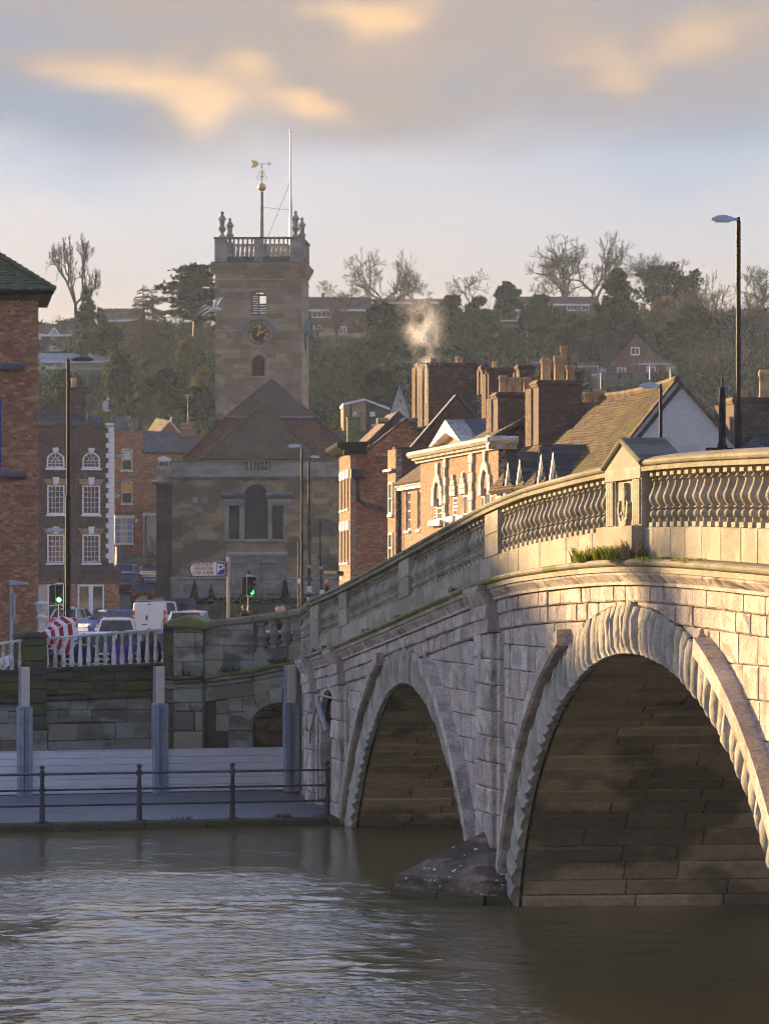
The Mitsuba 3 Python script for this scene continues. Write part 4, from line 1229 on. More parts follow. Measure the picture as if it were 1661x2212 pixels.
def tiles(corners, parent, mat, w=0.17, h=0.11, most=0, thick=0.018, under='joint_dark', sag=0.0, name='tile', rest='tiling', jit=.004):
    """Rows of overlapping tiles on a roof plane given by its corners (the first two along the eave)."""
    P = np.asarray(corners, float)
    a, ex, up, n = slope_frame(P[0], P[1], P[2])
    q2 = np.stack([(P - a) @ ex, (P - a) @ up], 1)
    reg = Polygon(q2)
    if not reg.is_valid:
        reg = reg.buffer(0)
    x0, y0, x1, y1 = reg.bounds
    left = MB()
    made = 0
    y, row = y0, 0
    while y < y1 - .02:
        g0 = reg.intersection(LineString([(x0 - 1, y + h * .4), (x1 + 1, y + h * .4)]))
        for g in getattr(g0, 'geoms', [g0]):
            if g.is_empty or g.geom_type != 'LineString':
                continue
            xa, xb = g.bounds[0], g.bounds[2]
            x = xa - (w / 2 if row % 2 else 0)
            while x < xb - .01:
                p, q = max(x, xa) + .002, min(x + w, xb) - .002
                if q - p > .02:
                    lift = RNG.uniform(0, jit)
                    dy = RNG.uniform(-jit, jit) * 1.5
                    L = []
                    for yy, lo in ((y + dy, thick + lift), (y + h * 1.25, .004 + lift)):
                        for xx in (p, q):
                            s_ = -sag * math.sin(math.pi * (xx - x0) / max(x1 - x0, .1))
                            L.append(a + ex * xx + up * yy + n * (lo + s_))
                    L += [L[0] - n * thick, L[1] - n * thick]
                    m = left
                    if made < most:
                        m = MB()
                        made += 1
                    m.add(L, [[0, 1, 3, 2], [4, 5, 1, 0]], world=True)
                    m.build_unless(left, name, mat, parent)
                x += w
        y += h
        row += 1
    left.build(rest, mat, parent, kind='stuff')
    b = MB()
    b.add([p - (sag + .012 if sag else 0) * n for p in P] + [p - (.12 + sag) * n for p in P], [[0, i, i + 1] for i in range(1, len(P) - 1)] + [[i, (i + 1) % len(P), (i + 1) % len(P) + len(P)] for i in range(len(P))] + [[i, (i + 1) % len(P) + len(P), i + len(P)] for i in range(len(P))], world=True)
    b.build('roof_deck', under, parent)


def window(fr, parent, x0, x1, z0, z1, cols=2, rows=2, frame='white_paint', o=0.0, arch=0.0, sill=True, bar=.022, edge=.06, deep=.09, glass='window_glass', head=None, name='window', label=None):
    """A window set into a wall face at o: frame, glazing bars, one pane behind, sill."""
    o0 = o - deep
    out = [(x0, z0), (x1, z0), (x1, z1 - arch)]
    inn = [(x0 + edge, z0 + edge), (x1 - edge, z0 + edge), (x1 - edge, z1 - arch)]
    if arch:
        cx, rx = (x0 + x1) / 2, (x1 - x0) / 2
        ts = np.linspace(0, math.pi, 15)[1:-1]
        out += [(cx + rx * math.cos(t), z1 - arch + arch * math.sin(t)) for t in ts]
        inn += [(cx + (rx - edge) * math.cos(t), z1 - arch + (arch - edge) * math.sin(t)) for t in ts]
        inn += [(x0 + edge, z1 - arch)]
        out += [(x0, z1 - arch)]
    else:
        inn[2] = (x1 - edge, z1 - edge)
        out += [(x0, z1)]
        inn += [(x0 + edge, z1 - edge)]
    f = MB(fr).poly(Polygon(out, [inn]), o0 - .03, o0 + .05).build(name, frame, parent)
    if label:
        tag(f, label)
    MB(fr).poly(inn, o0 - .03, o0 - .015).build('pane', glass, f)
    b = MB(fr)
    for i in range(1, cols):
        x = x0 + edge + (x1 - x0 - 2 * edge) * i / cols
        top = z1 - edge
        if arch:
            top = z1 - arch + (arch - edge) * math.sqrt(max(0, 1 - ((x - cx) / (rx - edge)) ** 2))
        if arch and cols >= 4:
            top = z1 - arch
        b.box(x - bar / 2, x + bar / 2, o0 - .015, o0 + .02, z0 + edge, top)
    zt = (z1 - arch) if arch else z1 - edge
    for j in range(1, rows + (1 if arch else 0)):
        z = z0 + edge + (zt - z0 - edge) * j / rows
        w = bar * (1.8 if (rows % 2 == 0 and j == rows // 2 and not arch) else 1)
        b.box(x0 + edge, x1 - edge, o0 - .015, o0 + .026, z - w / 2, z + w / 2)
    if arch and cols >= 4:                                          # fanlight bars
        for t in (math.pi * .28, math.pi * .5, math.pi * .72):
            c, s_ = math.cos(t), math.sin(t)
            q = np.array([-s_, c]) * bar / 2
            r0, r1 = .35 * rx, rx - edge
            p0, p1 = np.array([cx + r0 * c, z1 - arch + r0 * s_]), np.array([cx + r1 * c, z1 - arch + r1 * s_ * (arch - edge) / (rx - edge)])
            b.poly([p0 - q, p1 - q, p1 + q, p0 + q], o0 - .015, o0 + .02)
        ring = [(cx + .35 * rx * math.cos(t), z1 - arch + .35 * rx * math.sin(t)) for t in np.linspace(0, math.pi, 9)]
        ring += [(cx + .29 * rx * math.cos(t), z1 - arch + .29 * rx * math.sin(t)) for t in np.linspace(math.pi, 0, 9)]
        b.poly(ring, o0 - .015, o0 + .02)
    b.build('glazing_bars', frame, f)
    if sill:
        MB(fr).block(x0 - .09, x1 + .09, o - .12, o + .09, z0 - .12, z0 - .001, .02).build('sill', frame, f)
    return f


def hole(x0, x1, z0, z1, arch=0.0):
    p = [(x0, z0), (x1, z0), (x1, z1 - arch)]
    if arch:
        cx, rx = (x0 + x1) / 2, (x1 - x0) / 2
        p += [(cx + rx * math.cos(t), z1 - arch + arch * math.sin(t)) for t in np.linspace(0, math.pi, 15)[1:-1]]
    return Polygon(p + [(x0, z1 - arch)])


def reveal(fr, parent, x0, x1, z0, z1, o=0.0, mat='room_plaster'):
    MB(fr).box(x0 - .05, x1 + .05, o - .5, o - .22, z0 - .05, z1 + .05).build('room', mat, parent)


def chimney(key_parent, base, top, w, d, ex, mat, back, pots=(), brick=True, label=None, most=60, name='chimney', thing_label=None, group=None):
    """A stack whose front bottom left corner is base; pots are (x, height, radius) along its front."""
    f = Frame([base[0], base[1], 0], ex)
    hz = top - base[2]
    if thing_label:
        c = thing('chimney_stack', thing_label, 'chimney', group)
    else:
        c = None
    b = MB(f)
    b.box(.012, w - .012, -d + .012, -.016, base[2], top - .02)
    b.box(.0, w, -d, 0, top - .3, top - .22)
    k = b.build('core' if c else name, back, c or key_parent)
    par = c or k
    cap = [(-.05, top - .22, top - .14), (-.09, top - .14, top - .06), (-.03, top - .06, top)]
    for e, a, t in cap:
        MB(f).block(e, w - e, -d + e, -e, a + .002, t - .002, .012).build('oversailing_course', mat, par)
    if brick:
        bricks(sbox(0, base[2], w, top - .22), f, par, mat, None, most=most)
        side = Frame(f.pt([[0, -d, 0]])[0], -f.eo)                  # left flank
        bricks(sbox(0, base[2], d, top - .22), side, par, mat, None, most=min(40, most))
        side = Frame(f.pt([[w, 0, 0]])[0], -f.eo * 1.0, eo=f.ex)
        bricks(sbox(0, base[2], d, top - .22), side, par, mat, None, most=0)
    for x, hgt, r in pots:
        b = MB(f)
        b.lathe([(r * .95, 0), (r, .02), (r * .82, .08), (r * .78, hgt * .75), (r * .95, hgt * .8), (r * .95, hgt * .9), (r * .8, hgt), (r * .62, hgt), (r * .6, hgt * .6)], x, -d / 2, top - .01, 10)
        b.build('chimney_pot', 'clay_pot', par, True)
    return par


# ---------------------------------------------------------------- the church
CA, CB = at(372, VH, 262.5), at(741, VH, 262.0)
CF = Frame([CA[0], CA[1], 0], (CB - CA)[:2])
CW = float(np.hypot(*(CB - CA)[:2]))
cx_ = lambda u, v, o=0.0: CF.px(u, v, o)   # noqa: E731
church = thing('church', 'brown sandstone church end wall with a dark tripartite window under tiled hipped roofs', 'church')
zpl, zcor, zpar = cx_(500, 1246)[1], cx_(500, 1031)[1], cx_(500, 994)[1]
zg = cx_(500, 1320)[1]
U = lambda u: cx_(u, 1100)[0]   # noqa: E731
Z = lambda v: cx_(500, v)[1]   # noqa: E731
vc = hole(U(528), U(578.6), Z(1164), Z(1046), (U(578.6) - U(528)) / 2)
sides = [hole(U(494.6), U(517), Z(1164), Z(1092)), hole(U(587.6), U(611.6), Z(1164), Z(1092))]
region = sbox(0, zpl, CW, zcor).difference(vc)
for s_ in sides:
    region = region.difference(s_)
MB(CF).box(0, CW, -12, -.9, zg - 1, zcor - .1).build('core', 'joint_dark', church)
stone_courses(region, CF, church, 'ashlar_stone', 'church_stone', (0.36, 0.4), (0.8, 1.5), 0, .1, .008, .006, .004, gap=.003, most=280)
b = MB(CF)
b.poly(region, -.9, -.02)
b.build('mortar', 'church_stone', church)
for (u0, u1), o in (((388, 398), .0), ((372, 390), .07), ((712, 741), .07)):
    stone_courses(sbox(U(u0), zpl, U(u1), zcor), CF, church, 'pilaster_stone', 'church_stone', (0.36, 0.4), (0.7, 1.1), o, .1, .008, .004)
stone_courses(sbox(-.08, zg, CW + .05, zpl - .18), CF, church, 'plinth_stone', 'church_stone_grey', (0.42, 0.46), (0.8, 1.4), .12, .3, .01)
b = MB(CF)
b.prof(-.1, CW + .06, [(-.2, zpl - .2), (.12, zpl - .2), (.19, zpl - .15), (.19, zpl - .08), (.06, zpl), (-.2, zpl)])
b.build('plinth_moulding', 'church_stone_grey', church)
b = MB(CF)
b.prof(-.35, CW + .2, [(-.2, zcor - .2), (.1, zcor - .2), (.12, zcor - .12), (.3, zcor - .04), (.36, zcor + .02), (.36, zcor + .1), (.28, zcor + .14), (-.2, zcor + .14)])
b.build('cornice', 'church_stone_grey', church)
nb0, nb1 = U(525), U(584)
stone_courses(sbox(-.05, zcor + .14, CW + .1, zpar - .12).difference(sbox(nb0, Z(1015), nb1, zpar - .1)), CF, church, 'parapet_stone', 'church_stone_grey', (0.33, 0.36), (0.8, 1.3), .02, .3, .01)
MB(CF).box(-.05, CW + .1, -.5, -.22, zcor + .1, zpar - .12).build('parapet_core', 'joint_dark', church)
x = -.1
while x < CW:
    L = min(1.1, CW + .15 - x)
    MB(CF).block(x + .003, x + L - .003, -.4, .1, zpar - .12, zpar, .03).build('coping_stone', 'stone_mossy', church)
    x += 1.1
for i in range(7):
    x = nb0 + (nb1 - nb0) * (i + .5) / 7
    hh = zpar - .12 - Z(1015)
    MB(CF).lathe([(r * 1.0, z * hh / .575) for r, z in bal], x, -.05, Z(1015), 9).build('baluster', 'church_stone_grey', church, True)
# window: leaded lights, stone surround, mullion columns, broken entablature, arch stones
for nm, g in (('arched_window', vc), ('side_window', sides[0]), ('side_window', sides[1])):
    k = MB(CF).poly(g, -.42, -.38).build(nm, 'leaded_glass', church)
    x0, z0, x1, z1 = g.bounds
    b = MB(CF)
    n = 5 if nm == 'arched_window' else 2
    for i in range(1, n):
        x = x0 + (x1 - x0) * i / n
        b.box(x - .02, x + .02, -.38, -.35, z0, z1 - (.25 if nm == 'arched_window' and i in (1, 4) else 0))
    zz = z0 + .3
    while zz < z1 - .5:
        b.box(x0, x1, -.38, -.35, zz - .012, zz + .012)
        zz += .33
    if nm == 'arched_window':                                     # tracery roundels down the middle light
        for zc_ in np.arange(z0 + .4, z1 - .3, .42):
            for t in np.linspace(0, 6.283, 13)[:-1]:
                b.box((x0 + x1) / 2 + .17 * math.cos(t) - .03, (x0 + x1) / 2 + .17 * math.cos(t) + .03, -.38, -.345, zc_ + .17 * math.sin(t) - .03, zc_ + .17 * math.sin(t) + .03)
    b.build('leading', 'dark_iron', k)
for u0, u1 in ((485, 494), (517, 528), (578.6, 587.6), (611.6, 621)):
    stone_courses(sbox(U(u0) + .01, Z(1164), U(u1) - .01, Z(1078)), CF, church, 'jamb_stone', 'church_stone_grey', (.4, .44), (2, 2.1), .06, .3, .02)
for u0, u1 in ((480, 531), (574, 634)):
    MB(CF).block(U(u0) + .12, U(u1) - .12, -.2, .09, Z(1092), Z(1077), .01).build('frieze', 'church_stone_grey', church)
    MB(CF).prof(U(u0), U(u1), [(-.2, Z(1077)), (.14, Z(1077)), (.34, Z(1071)), (.36, Z(1066)), (-.0, Z(1063.5)), (-.2, Z(1063.5))]).build('cornice_hood', 'lead', church)
cxx, rr = (U(528) + U(578.6)) / 2, (U(578.6) - U(528)) / 2
zsp = Z(1046) - rr
for i in range(9):
    ta, tb = math.pi * (i + .02) / 9, math.pi * (i + .98) / 9
    q = lambda t, r: (cxx + r * math.cos(t), zsp + r * math.sin(t))    # noqa: E731
    MB(CF).poly([q(ta, rr + .02), q((ta + tb) / 2, rr + .02), q(tb, rr + .02), q(tb, rr + .34), q((ta + tb) / 2, rr + .34), q(ta, rr + .34)], -.2, .1 if i != 4 else .2, .02).build('arch_stone', 'church_stone_grey', church)
MB(CF).block(U(483), U(622), -.2, .16, Z(1171), Z(1164.5), .02).build('window_sill', 'church_stone_grey', church)
# memorial doorway below
stone_courses(sbox(U(497), zg, U(619), Z(1196)), CF, church, 'doorway_stone', 'church_stone_grey', (.5, .55), (.7, 1.0), .16, .2, .01)
MB(CF).prof(U(488), U(621), [(0, Z(1217)), (.2, Z(1217)), (.26, Z(1208)), (.42, Z(1200)), (.42, Z(1195)), (.1, Z(1192)), (0, Z(1192))]).build('doorway_cornice', 'church_stone_grey', church)
MB(CF).block(U(535), U(563), .1, .34, zg, Z(1199), .03).build('doorway_pier', 'church_stone_grey', church)
b = MB(CF)
b.box(U(548) - .05, U(548) + .05, .34, .38, Z(1238), Z(1208))
b.box(U(548) - .2, U(548) + .2, .34, .381, Z(1222), Z(1218))
b.build('carved_cross', 'church_stone', church)
for u0, u1 in ((502, 532), (566, 610)):
    b = MB(CF)
    b.poly(Polygon([(U(u0), Z(1292)), (U(u1), Z(1292)), (U(u1), Z(1226)), (U(u0), Z(1226))], [[(U(u0) + .12, Z(1288)), (U(u1) - .12, Z(1288)), (U(u1) - .12, Z(1230)), (U(u0) + .12, Z(1230))]]), .15, .22)
    b.build('doorway_panel', 'church_stone_grey', church)
    b = MB(CF)
    c = (U((u0 + u1) / 2), Z(1262))
    b.tube([(c[0] + .28 * math.cos(t), .17, c[1] + .28 * math.sin(t)) for t in np.linspace(0, 6.283, 15)], .05, 5)
    b.build('carved_wreath', 'church_stone_grey', church)
for u0, u1, v0, v1 in ((416, 427, 1074, 1086), (436, 450, 1074, 1086), (424, 437, 1096, 1106)):
    MB(CF).block(U(u0), U(u1), -.05, .012, Z(v1), Z(v0), .004).build('patch_stone', 'church_stone_grey', church)
# dark return pilasters at the left
LF = CF.shift(-.6)
xl0, xl1 = LF.px(338, 1100)[0], LF.px(374, 1100)[0]
zl = LF.px(350, 1043)[1]
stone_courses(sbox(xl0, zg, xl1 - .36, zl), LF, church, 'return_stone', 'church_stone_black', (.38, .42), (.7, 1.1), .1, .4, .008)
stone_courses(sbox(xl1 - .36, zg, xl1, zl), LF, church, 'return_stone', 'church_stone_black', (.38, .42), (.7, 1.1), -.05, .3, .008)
MB(LF).box(xl0 + .05, xl1, -11, -.3, zg, zl + .8).build('return_core', 'joint_dark', church)
MB(LF).prof(xl0 - .3, xl1, [(-.2, zl - .12), (.14, zl - .12), (.4, zl + .04), (.4, zl + .14), (-.2, zl + .18)]).build('return_cornice', 'church_stone_grey', church)
stone_courses(sbox(xl0 - .05, zl + .18, xl1, zl + 1.15), LF, church, 'return_parapet_stone', 'church_stone_grey', (.3, .34), (.6, .9), .05, .3, .01)
# roofs: front hip, brick gable of the nave with a half hip above
dn = 267.5
pe = lambda u, v, d: at(u, v, d)   # noqa: E731
ap1 = pe(570.6, 872, 266.5)
e0, e1 = pe(431, 991, 262.8), pe(691, 991, 262.8)
tiles([e0, e1, ap1], church, 'tile_brown', .17, .12, most=0)
for q, e in ((pe(490, 900, 268), e0), (pe(660, 905, 268), e1)):
    V = [e, ap1, pe(570.6, 872, 272), q + np.array([0, 4, 0])]
    b = MB()
    b.add([e + [0, .02, 0], ap1 + [0, .02, 0], pe(571, 873, 276), pe((431 if e is e0 else 691) + (14 if e is e0 else -14), 991, 276)], [[0, 1, 2, 3]], world=True)
    b.build('hip_side', 'tile_brown', church)
    for i in range(26):
        f0, f1 = i / 26, (i + .97) / 26
        b = MB()
        b.tube([e + (ap1 - e) * f0 + [0, -.03, .03], e + (ap1 - e) * f1 + [0, -.03, .03]], [.07, .055], 5)
        b.build('hip_tile', 'tile_brown', church)
GF, gl = face_frame(396, dn, 760, dn)
gx = lambda u, v: GF.px(u, v)   # noqa: E731
gab = Polygon([gx(396, 1010), gx(760, 1010), gx(760, 972), gx(744, 953), gx(680, 899), gx(488, 899), gx(396, 988)])
b = MB(GF).poly(gab, -.4, 0)
b.build('nave_gable', 'brick_far', church)
MB(GF).poly([gx(484, 903), gx(690, 903), gx(690, 898), gx(484, 898)], -.1, .2).build('lead_flashing', 'lead', church)
apx, h0, h1 = pe(586.6, 820, 272), pe(486, 901, 267.3), pe(682, 901, 267.3)
tiles([h0, h1, apx], church, 'tile_brown', .17, .12, most=0)
for i, (a, c) in enumerate(((pe(394, 992, 267.3), h0), (h0, apx), (h1, apx), (pe(752, 962, 267.3), h1))):
    b = MB()
    b.tube([a, c], .1, 6)
    b.build('verge', 'tile_brown', church)
b = MB()
rdg = apx + [0, 16, 0]
b.add([pe(396, 990, 267.6), h0, apx, rdg, pe(396, 990, 267.6) + [0, 20, 0]], [[0, 1, 2], [0, 2, 3], [0, 3, 4]], world=True)
b.add([pe(760, 972, 267.6), h1, apx, rdg, pe(760, 972, 267.6) + [0, 20, 0]], [[0, 1, 2], [0, 2, 3], [0, 3, 4]], world=True)
b.build('nave_roof', 'tile_brown', church)

# ---------------------------------------------------------------- the church tower
TA = at(465, VH, 300.5)
TFm = Frame([TA[0], TA[1], 0], [math.cos(math.radians(-3.4)), math.sin(math.radians(-3.4))])
tower = thing('church_tower', 'square stone church tower with a black and gold clock and balustraded top', 'tower')
tx = lambda u, v, o=0.0: TFm.px(u, v, o)   # noqa: E731
TW = tx(652, 700)[0]
SF = Frame(TFm.pt([[TW, 0, 0]])[0], -TFm.eo, eo=TFm.ex)
TZ = lambda v: tx(558, v)[1]   # noqa: E731
TU = lambda u: tx(u, 700)[0]   # noqa: E731
zc0, zc1, zp1 = TZ(590), TZ(567), TZ(511)
zlow = TZ(905)
uh = hole(TU(542.5), TU(575), TZ(680), TZ(629), .35)
lh = hole(TU(545), TU(572), TZ(812), TZ(768), .45)
b = MB(TFm)
b.poly(sbox(.05, zlow - 4, TW - .05, zc0).difference(uh).difference(lh), -1.2, -.06)
b.box(.05, .3, -TW + .05, -1.2, zlow - 4, zc0)
b.box(TW - .3, TW - .05, -TW + .05, -1.2, zlow - 4, zc0)
b.box(.3, TW - .3, -TW + .05, -TW + .4, zlow - 4, zc0 - 3.2)
b.box(.3, TW - .3, -TW + .05, -1.2, zlow + 2, zlow + 2.2)
b.build('core', 'joint_dark', tower)
clock_c = tx(558, 721)
reg = sbox(0, zlow, TW, zc0).difference(uh).difference(lh).difference(Point(clock_c).buffer(1.0))
stone_courses(reg, TFm, tower, 'ashlar_stone', 'tower_stone', (.36, .42), (.7, 1.5), 0, .07, .01, .008, .006, gap=.004, most=292)
stone_courses(sbox(0, zlow, TW, zc0), SF, tower, 'side_stone', 'tower_stone', (.36, .42), (.7, 1.5), 0, .07, .01, .01, .006, gap=.004, most=150)
for f, nm in ((TFm, 'cornice'), (SF, 'side_cornice')):
    b = MB(f)
    x0, x1 = (-.36, TW + .36) if f is TFm else (.0, TW + .36)
    b.prof(x0, x1, [(-.3, zc0), (.03, zc0), (.06, zc0 + .12), (.1, zc0 + .2), (.34, zc1 - .2), (.38, zc1 - .12), (.38, zc1 - .02), (-.3, zc1 + .02)])
    b.build(nm, 'tower_stone', tower)
    b = MB(f)
    b.prof(-.05 if f is TFm else 0, TW + .05, [(-.1, zc0 - .55), (.06, zc0 - .55), (.09, zc0 - .5), (.06, zc0 - .44), (-.1, zc0 - .44)])
    zb = TZ(714)
    for a, c in (((-.05, TU(524)), (TU(592), TW + .05)) if f is TFm else ((0, TW),)):
        b.prof(a, c, [(-.1, zb - .08), (.06, zb - .08), (.09, zb), (.06, zb + .06), (-.1, zb + .06)])
    b.build('string_course', 'tower_stone', tower)
MB(TFm).prof(-.3, TW + .3, [(-.4, zc1), (.25, zc1), (.3, zc1 + .03), (.2, zc1 + .1), (-.4, zc1 + .1)]).build('lead_flashing', 'lead', tower)
# parapet: corner piers, balustrades with a double tier seen through each other, urns
for f in (TFm, SF, TFm.shift(-TW + .35), Frame(TFm.pt([[0, -TW, 0]])[0], TFm.eo, eo=-TFm.ex)):
    front = f is TFm
    pw = .9
    for a, c in ((-.05, pw), (TW - pw, TW + .05)):
        MB(f).block(a, c, -.45, .03, zc1 + .1, zp1 - .12, .015).build('parapet_pier', 'church_stone_grey', tower)
    if f is TFm or f is SF or True:
        MB(f).block(TW / 2 - .35, TW / 2 + .35, -.4, .0, zc1 + .1, zp1 - .12, .015).build('parapet_pier', 'church_stone_grey', tower)
    MB(f).block(pw, TW - pw, -.42, .0, zc1 + .1, zc1 + .5, .015).build('parapet_plinth', 'stone_moss_wall', tower)
    MB(f).prof(-.12, TW + .12, [(-.5, zp1 - .12), (.1, zp1 - .12), (.12, zp1 - .06), (.1, zp1), (-.5, zp1)]).build('parapet_coping', 'stone_coping', tower)
    for a, c in ((pw, TW / 2 - .35), (TW / 2 + .35, TW - pw)):
        for i in range(6):
            x = a + (c - a) * (i + .5) / 6
            hh = zp1 - .12 - zc1 - .5
            MB(f).lathe([(r * 1.05, z * hh / .575) for r, z in bal], x, -.2, zc1 + .5, 8).build('baluster', 'church_stone_grey', tower, True)
MB(TFm).box(.2, TW - .2, -TW + .2, -.2, zc1 - .3, zc1 + .05).build('roof_flat', 'lead', tower)
uh_ = zp1
urn = [(.3, 0), (.3, .12), (.2, .16), (.13, .3), (.16, .42), (.26, .52), (.34, .68), (.34, .76), (.22, .8), (.2, 1.0), (.24, 1.3), (.26, 1.38), (.36, 1.42), (.36, 1.46), (.27, 1.55), (.17, 1.72), (.11, 1.78), (.1, 1.82), (.15, 1.9), (.13, 2.0), (.0, 2.1)]
for x, o, k, t in ((.5, -.35, .97, ''), (TW - .5, -.35, .97, ''), (.5, -TW + .35, 1, ''), (TW - .5, -TW + .35, 1.0, '')):
    MB(TFm).lathe([(r * k * .9, z * k) for r, z in urn], x, o, zp1, 12).build('urn', 'church_stone_grey', tower, True)
# louvred openings
for g, nm, n, slope in ((uh, 'belfry_opening', 9, .1), (lh, 'lower_opening', 9, .1)):
    x0, z0, x1, z1 = g.bounds
    k = MB(TFm).poly(g.buffer(.02).difference(g.buffer(-.03)).simplify(.004), -.4, -.3).build(nm, 'tower_stone', tower)
    for i in range(n):
        z = z0 + (z1 - z0 - .15) * i / n
        broken = nm == 'belfry_opening' and i in (5, 6, 7)
        w1 = x1 if not broken else (x0 + x1) / 2 - .02
        b = MB(TFm)
        b.add([(x0, -.1, z), (w1, -.1, z), (w1, -.3, z + .16), (x0, -.3, z + .16), (x0, -.1, z + .025), (w1, -.1, z + .025)], [[0, 1, 2, 3], [0, 1, 5, 4], [4, 5, 2, 3]])
        b.build('louvre', 'slate' if nm == 'belfry_opening' else 'brick_dark', k)
    if nm == 'belfry_opening':
        MB(TFm).box((x0 + x1) / 2 - .05, (x0 + x1) / 2 + .05, -.3, -.06, z0, z1 - .1).build('mullion', 'slate', k)
    cx, rx, ar = (x0 + x1) / 2, (x1 - x0) / 2, .35 if nm == 'belfry_opening' else .45
    wd = .12 if nm == 'belfry_opening' else .28
    ring = hole(x0 - wd, x1 + wd, z0, z1 + wd, ar + wd).difference(g)
    MB(TFm).poly(ring.simplify(.005), -.3, .05 if nm == 'belfry_opening' else .09).build('surround', 'tower_stone', tower)
    if nm != 'belfry_opening':
        MB(TFm).poly(hole(x0 - .15, x1 + .15, z0, z1 + .15, ar + .15).difference(g).simplify(.005), -.3, .13).build('surround', 'tower_stone', tower)
        MB(TFm).block(x0 - .4, x1 + .4, -.2, .16, z0 - .2, z0, .03).build('opening_sill', 'tower_stone', tower)
# clock: moulded stone ring, hood, black dial with gilt figures and hands
ck = MB(TFm)
c0, c1 = clock_c
g = np.linspace(0, 2 * math.pi, 41)
for ra, rb, o in ((.82, .93, .09), (.93, 1.05, .16), (1.05, 1.12, .1)):
    ck.poly(Polygon([(c0 + rb * math.cos(t), c1 + rb * math.sin(t)) for t in g[:-1]], [[(c0 + ra * math.cos(t), c1 + ra * math.sin(t)) for t in g[:-1]]]), -.1, o)
clk = ck.build('clock', 'church_stone_grey', tower)
MB(TFm).poly([(c0 + .83 * math.cos(t), c1 + .83 * math.sin(t)) for t in g[:-1]], -.1, .04).build('dial', 'sign_black', clk)
hood = [(c0 + 1.3 * math.cos(t), c1 + 1.3 * math.sin(t)) for t in np.linspace(0.12, math.pi - .12, 17)]
inner = [(c0 + 1.13 * math.cos(t), c1 + 1.13 * math.sin(t)) for t in np.linspace(math.pi - .1, .1, 17)]
b = MB(TFm).poly(hood + inner, -.1, .32)
for s_ in (-1, 1):
    b.box(c0 + s_ * 1.4 - .3, c0 + s_ * 1.4 + .3, -.1, .26, c1 + .02, c1 + .16)
    b.box(c0 + s_ * 1.42 - .12, c0 + s_ * 1.42 + .12, -.1, .2, c1 - .35, c1 + .02)
b.build('clock_hood', 'lead', tower)
for i, txt in enumerate(('XII', 'I', 'II', 'III', 'IIII', 'V', 'VI', 'VII', 'VIII', 'IX', 'X', 'XI')):
    m = meshkit.text_mesh(txt, .19, .012, bold=True)
    lo_, hi_ = m.bounds
    m.apply_translation([-(lo_[0] + hi_[0]) / 2, -(lo_[1] + hi_[1]) / 2, 0])
    m.apply_scale([.72, 1, 1])
    m.apply_transform(trimesh.transformations.rotation_matrix(-i * math.pi / 6, [0, 0, 1]))
    a = math.pi / 2 - i * math.pi / 6
    MB(TFm).mesh(m, (c0 + .63 * math.cos(a), .042, c1 + .63 * math.sin(a))).build('numeral', 'gilt', clk)
b = MB(TFm)
for i in range(60):
    a = 2 * math.pi * i / 60
    p = np.array([math.cos(a), math.sin(a)])
    q = np.array([-p[1], p[0]]) * .008
    b.poly([np.array([c0, c1]) + p * .755 - q, np.array([c0, c1]) + p * .8 - q, np.array([c0, c1]) + p * .8 + q, np.array([c0, c1]) + p * .755 + q], .03, .05)
b.build('minute_marks', 'gilt', clk, kind='stuff')
for ln_, w, ang_ in ((.7, .045, 90 - 14), (.46, .065, 90 - 61)):
    a = math.radians(ang_)
    p, q = np.array([math.cos(a), math.sin(a)]), np.array([-math.sin(a), math.cos(a)])
    cc = np.array([c0, c1])
    MB(TFm).poly([cc - p * .16 - q * w * .6, cc + p * ln_ * .7 - q * w * .6, cc + p * ln_ * .72 - q * w * 1.3, cc + p * ln_, cc + p * ln_ * .72 + q * w * 1.3, cc + p * ln_ * .7 + q * w * .6, cc - p * .16 + q * w * .6], .06, .075).build('hand', 'gilt', clk)
# second clock, edge on, on the right face; pole with gilt ball and vane; flagpole
b = MB(SF)
b.poly([(TW / 2 + 1.05 * math.cos(t), c1 + 1.05 * math.sin(t)) for t in g[:-1]], -.1, .16)
b.build('side_clock', 'church_stone_grey', tower)
MB(SF).poly([(TW / 2 + 1.32 * math.cos(t), c1 + 1.32 * math.sin(t)) for t in np.linspace(0, math.pi, 13)] + [(TW / 2 + 1.1 * math.cos(t), c1 + 1.1 * math.sin(t)) for t in np.linspace(math.pi, 0, 13)], -.1, .5).build('side_clock_hood', 'lead', tower)
b = MB(Frame(TFm.O, -TFm.eo * -1, eo=-TFm.ex))
b.poly([(-TW / 2 + 1.05 * math.cos(t), c1 + 1.05 * math.sin(t)) for t in g[:-1]], -.1, .16)
b.build('side_clock', 'church_stone_grey', tower)
vane = thing('weather_vane', 'gilt arrow weather vane and ball on a tapering pole on the tower', 'weather vane')
om = -TW / 2
xv = tx(566, 500, om)[0]
zv = lambda v: tx(566, v, om)[1]   # noqa: E731
MB(TFm).tube([(xv, om, zc1), (xv, om, zv(413))], [.17, .1], 10).build('pole', 'stone_parapet', vane)
MB(TFm).lathe([(0, -.31)] + [(.31 * math.sin(t), -.31 * math.cos(t)) for t in np.linspace(.2, 2.95, 9)] + [(0, .31)], xv, om, zv(403.5), 14).build('ball', 'gilt', vane, True)
b = MB(TFm)
b.tube([(xv, om, zv(395)), (xv, om, zv(352))], [.035, .025], 6)
b.lathe([(.02, 0), (.07, .3), (.05, .6), (.02, 1.0)], xv, om, zv(388), 6)
for s_ in (-1, 1):
    for zz, r in ((zv(383), .16), (zv(371), .09)):
        b.tube([(xv + s_ * (.06 + r + r * math.cos(t)), om, zz + r * math.sin(t)) for t in np.linspace(-2.6, 2.9, 12)], .014, 4)
b.build('scrolls', 'black_paint', vane)
b = MB(TFm)
